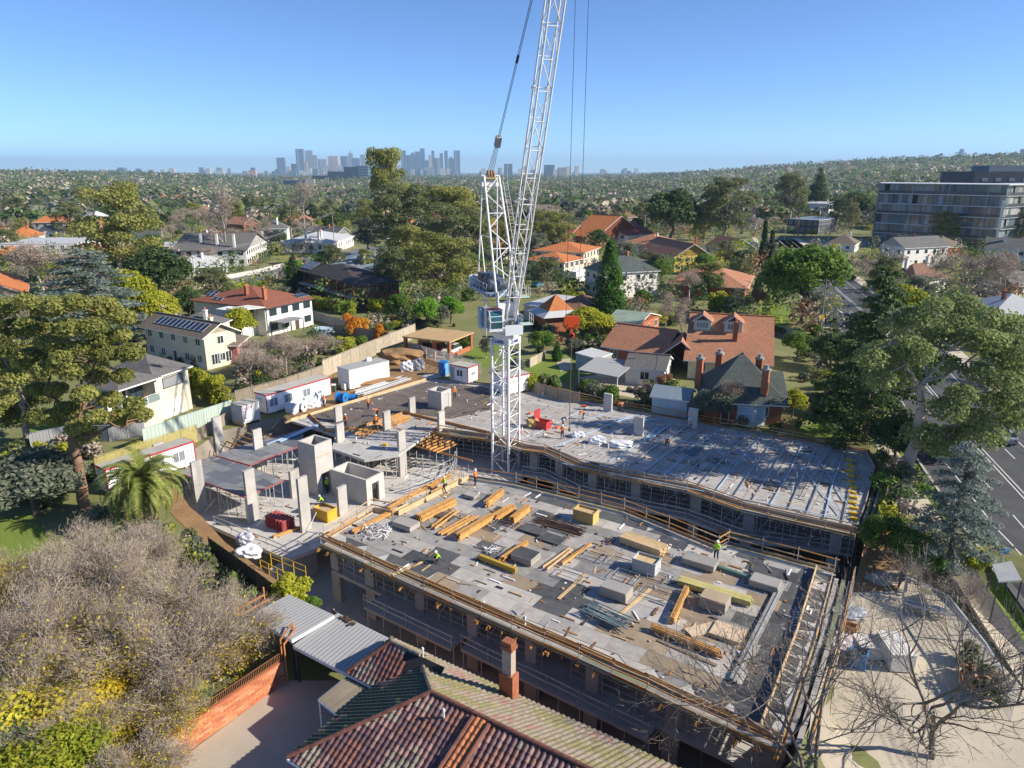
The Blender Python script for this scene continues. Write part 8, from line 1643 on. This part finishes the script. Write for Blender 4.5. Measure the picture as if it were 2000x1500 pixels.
for k in range(26):
    a = P(rq2.uniform(1100, 1640), rq2.uniform(840, 1000), .08)
    if in_poly(a.x, a.y, rp2): bar('rebar_rod', a, a + VX * rq2.uniform(2, 5) + UX * rq2.uniform(-1, 1), .05, .05, rq2.choice([RUST, STEEL, DUCT]), rbld, True)

# ------------------------------------------------------------------ people
def person_mesh(pose, shirt):
    J_ = {'pel': (0, 0, .95), 'spi': (0, .0, 1.18), 'che': (0, 0, 1.38), 'nec': (0, .01, 1.50), 'hea': (0, .03, 1.60), 'top': (0, .02, 1.70)}
    for s, n in ((-1, 'l'), (1, 'r')): J_.update({n + 'sh': (.19 * s, 0, 1.41), n + 'el': (.25 * s, .04, 1.14), n + 'wr': (.25 * s, .2, .95), n + 'ha': (.24 * s, .28, .92), n + 'hi': (.1 * s, 0, .9), n + 'kn': (.12 * s, .05, .5), n + 'an': (.12 * s, -.02 + .1 * s, .09), n + 'to': (.13 * s, .15 + .1 * s, .05)})
    if pose == 'bend':
        for k, v_ in {'pel': (0, -.15, .88), 'spi': (0, .06, 1.02), 'che': (0, .26, 1.06), 'nec': (0, .38, 1.04), 'hea': (0, .47, 1.0), 'top': (0, .55, .97)}.items(): J_[k] = v_
        for s, n in ((-1, 'l'), (1, 'r')): J_.update({n + 'sh': (.19 * s, .3, 1.03), n + 'el': (.23 * s, .4, .76), n + 'wr': (.18 * s, .48, .52), n + 'ha': (.16 * s, .52, .44), n + 'hi': (.1 * s, -.14, .84), n + 'kn': (.13 * s, .06, .48)})
    if pose == 'squat':
        for k, v_ in {'pel': (0, -.1, .36), 'spi': (0, .0, .58), 'che': (0, .12, .76), 'nec': (0, .2, .86), 'hea': (0, .26, .95), 'top': (0, .28, 1.05)}.items(): J_[k] = v_
        for s, n in ((-1, 'l'), (1, 'r')): J_.update({n + 'sh': (.19 * s, .14, .79), n + 'el': (.25 * s, .34, .6), n + 'wr': (.14 * s, .5, .42), n + 'ha': (.1 * s, .55, .34), n + 'hi': (.12 * s, -.08, .33), n + 'kn': (.2 * s, .3, .5), n + 'an': (.16 * s, .12, .09), n + 'to': (.18 * s, .3, .05)})
    E_ = [('pel', 'spi', .13, 's'), ('spi', 'che', .14, 's'), ('che', 'nec', .07, 's'), ('nec', 'hea', .095, 'k'), ('hea', 'top', .085, 'k')]
    for n in 'lr': E_ += [('che', n + 'sh', .075, 's'), (n + 'sh', n + 'el', .055, 's'), (n + 'el', n + 'wr', .042, 'k'), (n + 'wr', n + 'ha', .036, 'k'), ('pel', n + 'hi', .105, 't'), (n + 'hi', n + 'kn', .075, 't'), (n + 'kn', n + 'an', .055, 't'), (n + 'an', n + 'to', .045, 'b')]
    names = list(J_); me = bpy.data.meshes.new('body'); me.from_pydata([J_[k] for k in names], [(names.index(a), names.index(b)) for a, b, *_ in E_], [])
    ob = bpy.data.objects.new('tmp', me); COL.objects.link(ob); sm = ob.modifiers.new('skin', 'SKIN'); ob.modifiers.new('sub', 'SUBSURF').levels = 1
    rad = {'pel': .14, 'spi': .13, 'che': .15}; 
    for a, b, r, _ in E_: rad.setdefault(b, r)
    for i, k in enumerate(names): me.skin_vertices[0].data[i].radius = (rad[k], rad[k] * (.8 if k in ('pel', 'spi', 'che') else 1)); me.skin_vertices[0].data[i].use_root = (k == 'pel')
    dg = bpy.context.evaluated_depsgraph_get(); m2_ = bpy.data.meshes.new_from_object(ob.evaluated_get(dg)); bpy.data.objects.remove(ob); m2_.name = 'body'
    m2_.materials.clear(); key = ['s', 'k', 't', 'b']
    for m in (shirt, M('skin tone', (.45, .28, .2), .6), M('navy work trousers', (.03, .035, .06), .8), M('work boots', (.07, .045, .03), .8)): m2_.materials.append(m)
    for f in m2_.polygons:
        c = f.center; best = min(E_, key=lambda e: seg_d(c, Vector(J_[e[0]]), Vector(J_[e[1]]))); f.material_index = key.index(best[3]); f.use_smooth = True
    return m2_, Vector(J_['top']), (Vector(J_['top']) - Vector(J_['hea'])).normalized()
def seg_d(p, a, b): t = max(0, min(1, (p - a).dot(b - a) / (b - a).length_squared)); return (p - a - (b - a) * t).length
PM = {}
HELM = MB().lathe([(.16, 0), (.165, .02), (.125, .03), (.12, .08), (.085, .125), (.02, .145)], (0, 0, -.06), 12).mesh('helmet', M('white hard hat', (.75, .74, .72), .4), True)
SH = {'orange': M('hi vis orange shirt', (.85, .20, .02), .7, var=.08), 'green': M('hi vis lime vest', (.42, .80, .05), .7, var=.08), 'dark': M('dark work shirt', (.06, .06, .08), .8)}
def person(px, pose, col, label, rz=0., z=0.):
    if (pose, col) not in PM: PM[(pose, col)] = person_mesh(pose, SH[col])
    me, top, ax = PM[(pose, col)]; p = P(*px, z); t = thing('person', label, 'person', p, rz); link(me, 'body', t); h = link(HELM, 'hard_hat', t, top + ax * .02); h.rotation_euler = ax.to_track_quat('Z', 'Y').to_euler(); return t
for a in (((676, 835), 'stand', 'orange', 'worker in orange shirt walking on the dark rebar bed', 2.5), ((720, 800), 'stand', 'orange', 'worker in orange shirt standing by the timber kerb of the rebar bed', 1), ((737, 814), 'bend', 'orange', 'worker in orange bending over the rebar bed', 2), ((734, 828), 'squat', 'orange', 'worker in orange squatting at the rebar bed edge', 0), ((888, 779), 'stand', 'orange', 'worker in orange standing right of the far lift core', 3.5), ((1098, 857), 'stand', 'orange', 'worker in orange standing right of the red tool skip', 3.0), ((1139, 819), 'bend', 'orange', 'worker in orange bending near the hook line', 1.2), ((1099, 831), 'bend', 'dark', 'worker in dark shirt bending behind the red tool skip', -1.5), ((1302, 870), 'squat', 'orange', 'worker in orange squatting in the middle of the rear deck', 3.1), ((1208, 802), 'bend', 'orange', 'worker in orange leaning over by the rear guard rail column', -1.3), ((1350, 834), 'squat', 'orange', 'worker in orange squatting at the foot of the right column', 2.0), ((929, 948), 'stand', 'orange', 'worker in orange at the back corner of the front deck', 1.0), ((868, 962), 'stand', 'green', 'worker in lime vest at the back left walkway', 2.0), ((857, 1098), 'squat', 'green', 'worker in lime vest squatting on dark plywood of front deck', 2.2), ((1398, 1094), 'stand', 'green', 'worker in lime vest at the guard rail bend between buildings', 2.6), ((634, 794), 'stand', 'orange', 'worker in orange beside the tall wrapped pallet', 1.8)): person(a[0], a[1], a[2], a[3], a[4])
person((640, 962), 'stand', 'green', 'worker in lime vest beside the tall lift core', 1.0, ZM); person((630, 985), 'squat', 'green', 'worker in lime vest crouching below the tall lift core', 2.0, ZM)

# ------------------------------------------------------------------ fences and walls
PALE = {}
def fence(label, pts, h, mat, capm=None, z=0., kind='paling', name='fence', post=None):
    L3 = [P(a, b, z) for a, b in pts]; t = thing(name, label, 'fence', L3[0])
    for i in range(len(L3) - 1):
        a, b = L3[i], L3[i + 1]; n = max(1, round((b - a).length / 2.4)); w = (b - a).length / n; d = (b - a).normalized(); rz = math.atan2(d.y, d.x)
        key = (mat.name, kind, round(h, 2))
        if key not in PALE:
            mb = MB(); r_ = random.Random(2)
            if kind == 'paling':
                for k in range(16): mb.box((-.5 + (k + .5) / 16, r_.uniform(-.008, .008), (h - .05) / 2 + r_.uniform(-.02, .02)), (1 / 16 - .006, .02, h - .06))
            elif kind == 'picket':
                for k in range(14): mb.box((-.5 + (k + .5) / 14, 0, h / 2), (.04, .03, h))
                mb.box((0, .03, h * .25), (1, .03, .08)); mb.box((0, .03, h * .8), (1, .03, .08))
            elif kind == 'ribbed':
                for k in range(12): mb.box((-.5 + (k + .5) / 12, .012 if k % 2 else -.012, h / 2), (1 / 12 - .002, .03, h))
            elif kind == 'mesh':
                for k in range(17): mb.box((-.5 + k / 16, 0, h / 2), (.008, .02, h))
                for k in range(9): mb.box((0, 0, .02 + h * k / 8.2), (1, .02, .02))
            PALE[key] = mb.mesh('fence_panel', mat)
        for k in range(n):
            c = a.lerp(b, (k + .5) / n); link(PALE[key], 'fence_panel', t, c - L3[0] + Vector((0, 0, gz(c.x, c.y))), (0, 0, rz), (w, 1, 1)); q = a.lerp(b, k / n); q.z = gz(q.x, q.y); bar('post', q, q + Vector((0, 0, h + .03)), .1, .1, post or mat, t)
            if capm:
                q2 = a.lerp(b, (k + 1) / n); q2.z = gz(q2.x, q2.y); bar('capping', q + Vector((0, 0, h + .05)), q2 + Vector((0, 0, h + .05)), .12, .05, capm, t)
PAL = M('grey brown paling', (.30, .25, .19), .9, var=.3, scale=2.5); PALL = M('pale weathered paling', (.42, .36, .27), .9, var=.25, scale=2); CB_ = M('pale green steel fence', (.42, .50, .44), .6, var=.05); CBG = M('grey steel fence', (.30, .31, .32), .6, var=.06); OLV = M('olive lapped timber', (.38, .33, .13), .9, var=.25, scale=2); BRU = M('dark brush fence', (.10, .085, .06), .95, var=.4, scale=4)
fence('tall pale paling fence behind the cool room', [(632, 738), (735, 693), (812, 660)], 2.7, PALL, PALL); fence('grey brown paling fence behind the long site shed', [(462, 792), (560, 765), (632, 738)], 2.0, PAL, PAL); fence('pale green steel fence below the balcony house', [(284, 880), (372, 848), (458, 818)], 2.5, CB_, CB_, kind='ribbed'); fence('low grey paling fence left of the lettered container', [(388, 862), (448, 826)], 1.6, PAL); fence('olive timber fence behind the left shed', [(190, 930), (290, 895), (388, 862)], 2.0, OLV, OLV); fence('grey steel fence behind the forked gum trunk', [(62, 878), (140, 862), (215, 862), (285, 850)], 1.9, CBG, CBG, kind='ribbed'); fence('white picket fence along the left street', [(430, 548), (500, 535), (560, 520)], 1.3, WHITE, None, kind='picket'); fence('low stone coloured wall fence left of white pickets', [(360, 575), (430, 552)], 1.1, M('stone wall', (.42, .36, .28)), None)
fence('grey mesh fence above the retained bank by the blue toilet', [(800, 690), (850, 706), (940, 732)], 1.9, STEEL, STEEL, kind='mesh'); fence('paling fence behind the rear deck left of white carport', [(1040, 765), (1090, 780), (1130, 788)], 1.6, PAL); fence('paling fence between two small lawns', [(1035, 718), (1065, 702)], 1.6, PALL); fence('long grey green fence behind the terracotta house', [(1370, 622), (1470, 640), (1570, 668)], 1.8, M('grey green panel fence', (.28, .34, .33), .6), None, kind='ribbed'); fence('dark brush fence along the lower left earth bank', [(412, 1085), (500, 1150), (545, 1185)], 1.7, BRU); fence('grey paling fence behind the pair of carports', [(655, 1232), (735, 1290), (780, 1330)], 1.7, PAL); fence('temporary mesh fence along the road side of the forecourt', [(1770, 1130), (1850, 1165), (1925, 1260), (1985, 1360)], 1.9, STEEL, STEEL, kind='mesh'); fence('small timber fence at the left edge lawn', [(0, 985), (40, 975), (80, 985)], 1.2, BRU); fence('tall paling fence right of the orange shrubs', [(655, 650), (760, 668), (812, 660)], 1.9, PAL); fence('grey fence left of the dark brick house hedge', [(600, 620), (690, 650)], 1.9, CBG, None, kind='ribbed')
for k in range(4): t = thing('raking_prop', ['steel raking prop holding the bank fence, leftmost', 'steel raking prop holding the bank fence, second from left', 'steel raking prop holding the bank fence, third from left', 'steel raking prop holding the bank fence, rightmost'][k], 'prop', P(815 + k * 14, 728 + k * 2)); bar('tube', P(815 + k * 14, 728 + k * 2, .05), P(828 + k * 14, 712 + k * 2, 1.4), .09, .09, STEEL, t, True); bar('foot_plate', P(815 + k * 14, 728 + k * 2, .02) - UX * .2, P(815 + k * 14, 728 + k * 2, .02) + UX * .2, .3, .04, STEEL, t)
# brick wall of the drive: courses of bricks
w0_, w1_ = P(330, 1492), P(556, 1332); bw = thing('brick_wall', 'long orange brick wall with iron railing beside the driveway', 'wall', w0_); BRO = [M('orange brick', (.52, .19, .085), .85, var=.2, scale=4), M('darker orange brick', (.42, .14, .07), .85, var=.2, scale=4), M('pale orange brick', (.58, .25, .13), .85, var=.15, scale=4)]
bl_ = MB().box((0, 0, 0), (.5, .2, .16)).mesh('brick', BRO[0]); bls = [bl_] + [MB().box((0, 0, 0), (.5, .2, .16)).mesh('brick', m) for m in BRO[1:]]; dw = (w1_ - w0_); LW = dw.length; dw.normalize(); nwv = Vector((dw.y, -dw.x, 0)); rzw = math.atan2(dw.y, dw.x)
bar('wall_core', w0_ + Vector((0, 0, .75)), w1_ + Vector((0, 0, .75)), .17, 1.5, M('mortar', (.40, .30, .23), .9), bw)
cn = 0; rbk = random.Random(3)
for r_ in range(9):
    s = .26 if r_ % 2 else 0.0
    while s < LW - .3:
        if cn < 300 and s > LW * .06: link(bls[rbk.choices((0, 1, 2), (.5, .3, .2))[0]], 'brick', bw, dw * (s + .25) + Vector((0, 0, .09 + r_ * .17)) + Vector((nwv.x, nwv.y, 0)) * rbk.uniform(-.004, .004), (0, 0, rzw)); cn += 1
        s += .52
bar('coping', w0_ + Vector((0, 0, 1.56)), w1_ + Vector((0, 0, 1.56)), .26, .1, BRO[1], bw)
IR = M('rust brown iron', (.22, .10, .05), .7)
for k in range(46): p = w0_.lerp(w1_, .3 + .69 * k / 45); bar('baluster', p + Vector((0, 0, 1.6)), p + Vector((0, 0, 2.15)), .03, .03, IR, bw)
for zz in (1.7, 2.15): bar('railing', w0_.lerp(w1_, .3) + Vector((0, 0, zz)), w1_ + Vector((0, 0, zz)), .04, .04, IR, bw)
ga = thing('iron_gate_frame', 'rusty iron gate arch between the brick wall and the carport', 'gate', w1_); g2 = P(580, 1305)
for a, b in ((w1_, w1_ + Vector((0, 0, 3.0))), (w1_ + Vector((0, 0, 3.0)), g2 + Vector((0, 0, 3.3))), (w1_ + UX * .3, w1_ + UX * .3 + Vector((0, 0, 2.9))), (w1_ + UX * .3 + Vector((0, 0, 2.8)), g2 + UX * .3 + Vector((0, 0, 3.1))), (g2, g2 + Vector((0, 0, 3.3)))): bar('gate_bar', a, b, .08, .08, M('orange rust iron', (.42, .17, .06), .7), ga)
pg = thing('pergola', 'rusty timber pergola frame left of the grey carport', 'pergola', P(480, 1215))
for k in range(3): bar('rafter', P(455 + k * 12, 1195 + k * 8, 2.2), P(515 + k * 10, 1162 + k * 8, 2.2), .09, .12, M('orange rust iron'), pg)
for a in ((458, 1230), (520, 1200)): bar('post', P(*a), P(*a) + Vector((0, 0, 2.2)), .1, .1, M('orange rust iron'), pg)
yr = thing('yellow_handrail', 'yellow steel handrail frames on the earth below the low wing', 'handrail', P(560, 1120, -.6))
for k, (a, b) in enumerate((((510, 1115), (560, 1140)), ((530, 1100), (598, 1128)))):
    for zz in (.5, 1.0): bar('rail', P(*a, -.4) + Vector((0, 0, zz)), P(*b, -.4) + Vector((0, 0, zz)), .06, .06, YP, yr, True)
    for f in (0, .33, .66, 1): q = P(*a, -.4).lerp(P(*b, -.4), f); bar('upright', q - Vector((0, 0, .4)), q + Vector((0, 0, 1.0)), .06, .06, YP, yr, True)
# ------------------------------------------------------------------ street things
def pole(label, px, top, r=.14, mat=None, arm=0, name='power_pole', z=0., lamp=False):
    p = P(*px, z); h = PD(px[0], top, p.y).z - z; t = thing(name, label, 'pole', p); m = mat or M('grey timber pole', (.28, .24, .2), .9); MB().tube((0, 0, 0), (0, 0, h), r, r * .7, 8).build('shaft', m, t, world=False)
    for k in range(arm): MB().box((0, 0, h - .4 - k * .9), (2.4, .12, .12), R(-30)).build('cross_arm', m, t, world=False); [MB().lathe([(.05, 0), (.07, .08), (.03, .16)], (s * math.cos(R(-30)), s * math.sin(R(-30)), h - .34 - k * .9), 6).build('insulator', WHITE, t, world=False) for s in (-1, -.4, .4, 1)]
    if lamp: MB().path([(0, 0, h - .1), (-.6, 0, h + .25), (-2.4, 0, h + .3)], .06, 6).build('lamp_arm', m, t, world=False); MB().box((-2.6, 0, h + .26), (.8, .3, .14)).build('lamp_head', SHEDW, t, world=False)
    return p + Vector((0, 0, h))
a1 = pole('timber power pole with yellow sign at the road bend', (1600, 662), 545, .17, arm=1); a2 = pole('concrete pole behind the left street fence', (385, 572), 500, .16, CONCW, 1); a3 = pole('timber pole beyond the left street', (655, 505), 415, .15, arm=1); a4 = pole('thin pole by the right hand bus stop', (1925, 1060), 1010, .07, CONCW); a5 = pole('white cross armed pole behind the white attic house', (1258, 470), 420, .15, CONCW, 1); a6 = pole('timber pole in the garden left of the dense street tree', (1610, 700), 645, .1, CONCW)
MB().box((a1.x, a1.y - .2, 4.2), (.7, .05, .9)).build('warning_sign', YP, [o for o in bpy.data.objects if o.get('label') == 'timber power pole with yellow sign at the road bend'][0])
pole('grey street lamp on the cross street, left one', (1391, 452), 405, .12, STEEL, 0, 'street_lamp', lamp=True); pole('grey street lamp on the cross street, right one', (1532, 470), 442, .12, STEEL, 0, 'street_lamp', lamp=True); pole('orange timber pole on the bridge, left one', (1557, 465), 410, .2, M('orange timber pole', (.4, .16, .07)), 0, 'bridge_post'); pole('tall orange timber pole on the bridge, right one', (1662, 458), 385, .22, M('orange timber pole'), 0, 'bridge_post')
def wire(label, a, b, sag=1.0, n=12):
    t = thing('power_line', label, 'wire', a); pts_ = [a.lerp(b, k / n) - Vector((0, 0, sag * 4 * (k / n) * (1 - k / n))) for k in range(n + 1)]; MB().path(pts_, .02, 4).build('cable', M('cable grey', (.25, .25, .27), .6), t)
for k, (d, lb) in enumerate(((-1, 'overhead wire along the left street, upper left'), (-.4, 'overhead wire along the left street, second'), (.4, 'overhead wire along the left street, third'), (1, 'overhead wire along the left street, lower right'))): o_ = Vector((d * .86, -d * .5, 0)); wire(lb, a2 + o_, a3 + o_, 1.5)
for k, lb in enumerate(('overhead wire over the right hand road, nearest the kerb', 'overhead wire over the right hand road, second from kerb', 'overhead wire over the right hand road, third from kerb', 'overhead wire over the right hand road, farthest from kerb')): off = Vector((k * .5, 0, 0)); wire(lb, a1 + off, Vector((34 + k * .6, 14, 8.5)), 2.0, 20)
wire('service wire from the terracotta house to the slate villa', P(1305, 680, 5), P(1375, 725, 5), .6)
sg = thing('street_sign', 'blue street sign on a pole at the bus stop', 'sign', P(1950, 1130)); MB().tube((0, 0, 0), (0, 0, 2.6), .04, .04, 6).build('pole', STEEL, sg, world=False); MB().box((0, -.05, 2.4), (.6, .03, .5)).build('plate', M('sign blue', (.1, .35, .65), .5), sg, world=False)
bs_ = thing('gantry', 'grey flat topped hoarding gantry on thin posts by the road', 'gantry', P(1965, 1190, -.6)); bp_ = [P(a, b, 1.6) for a, b in ((1937, 1105), (1975, 1098), (1995, 1135), (1950, 1138))]; MB().prism([Vector((p.x, p.y, 0)) for p in bp_], 1.6, 1.72).build('deck', M('grey mesh deck', (.32, .34, .35), .7), bs_)
for p in bp_: bar('post', Vector((p.x, p.y, gz(p.x, p.y))), Vector((p.x, p.y, 1.6)), .09, .09, DKT, bs_)
car('blue car parked at the kerb under the huge gum', (*P(1868, 892).to_2d(), .05), R(68), (.08, .16, .22)); car('white car waiting on the cross street', (*P(1510, 478).to_2d(), .06), R(0), (.65, .65, .64)); car('grey car on the cross street near the lamp', (*P(1470, 480).to_2d(), .06), R(180), (.25, .27, .3)); car('white car parked left of the big gum on cross street', (*P(1390, 486).to_2d(), .06), R(10), (.6, .6, .6)); car('silver car on the right hand road under the gum crown', (*P(1960, 860).to_2d(), .05), R(68), (.4, .42, .44)); car('blue car in the drive of the pale villa', (*P(1050, 560).to_2d(), .05), R(60), (.05, .2, .3))
for lb, px_, m_ in (('green wheelie bin with yellow lid by the slate villa', (1558, 835), 'g'), ('green wheelie bin between shed and cool room', (652, 765), 'w')):
    t = thing('wheelie_bin', lb, 'bin', P(*px_)); MB().add([(x * (.26 if z < .5 else .32), y * (.28 if z < .5 else .35), z) for z in (.08, 1.0) for x, y in ((-1, -1), (1, -1), (1, 1), (-1, 1))], [(3, 2, 1, 0), (4, 5, 6, 7), (0, 1, 5, 4), (1, 2, 6, 5), (2, 3, 7, 6), (3, 0, 4, 7)]).build('bin_body', M('bin green', (.05, .12, .06), .5), t, world=False); MB().box((0, 0, 1.04), (.68, .76, .08), .1).build('lid', YP if m_ == 'g' else SHEDW, t, world=False); MB().tube((-.25, .3, .1), (.25, .3, .1), .1, .1, 10).build('wheel', M('tyre'), t, world=False)

# crumbs of work: offcuts, scraps and dust sheets too small to count
def debris(parent, poly, n, z, seed, mats):
    r_ = random.Random(seed); mb = MB(); xs = [q.x for q in poly]; ys = [q.y for q in poly]; k = 0; pl = [q.to_2d() for q in poly]
    while k < n:
        x, y = r_.uniform(min(xs), max(xs)), r_.uniform(min(ys), max(ys))
        if not in_poly(x, y, pl): continue
        k += 1; l = r_.choice((.12, .2, .35, .6, 1.1)); w = r_.uniform(.05, .16) if l > .3 else l * r_.uniform(.5, 1); h = r_.uniform(.02, .09); mb.box((x, y, z + h / 2 + .006), (l, w, h), r_.choice((SITE, SITE + R(90), r_.uniform(0, 3))), r_.randrange(len(mats)))
    tag(mb.build('loose_offcuts', mats, parent), kind='stuff')
DM = [TIMB2, TIMB, STEEL, M('black steel bar'), SHEDW, M('old grey timber'), RUST]
debris(fb, FPOLY, 420, .006, 3, DM); debris(rbld, RPOLY, 420, .03, 4, DM); debris(lw, LPOLY, 160, ZM + .02, 5, DM)
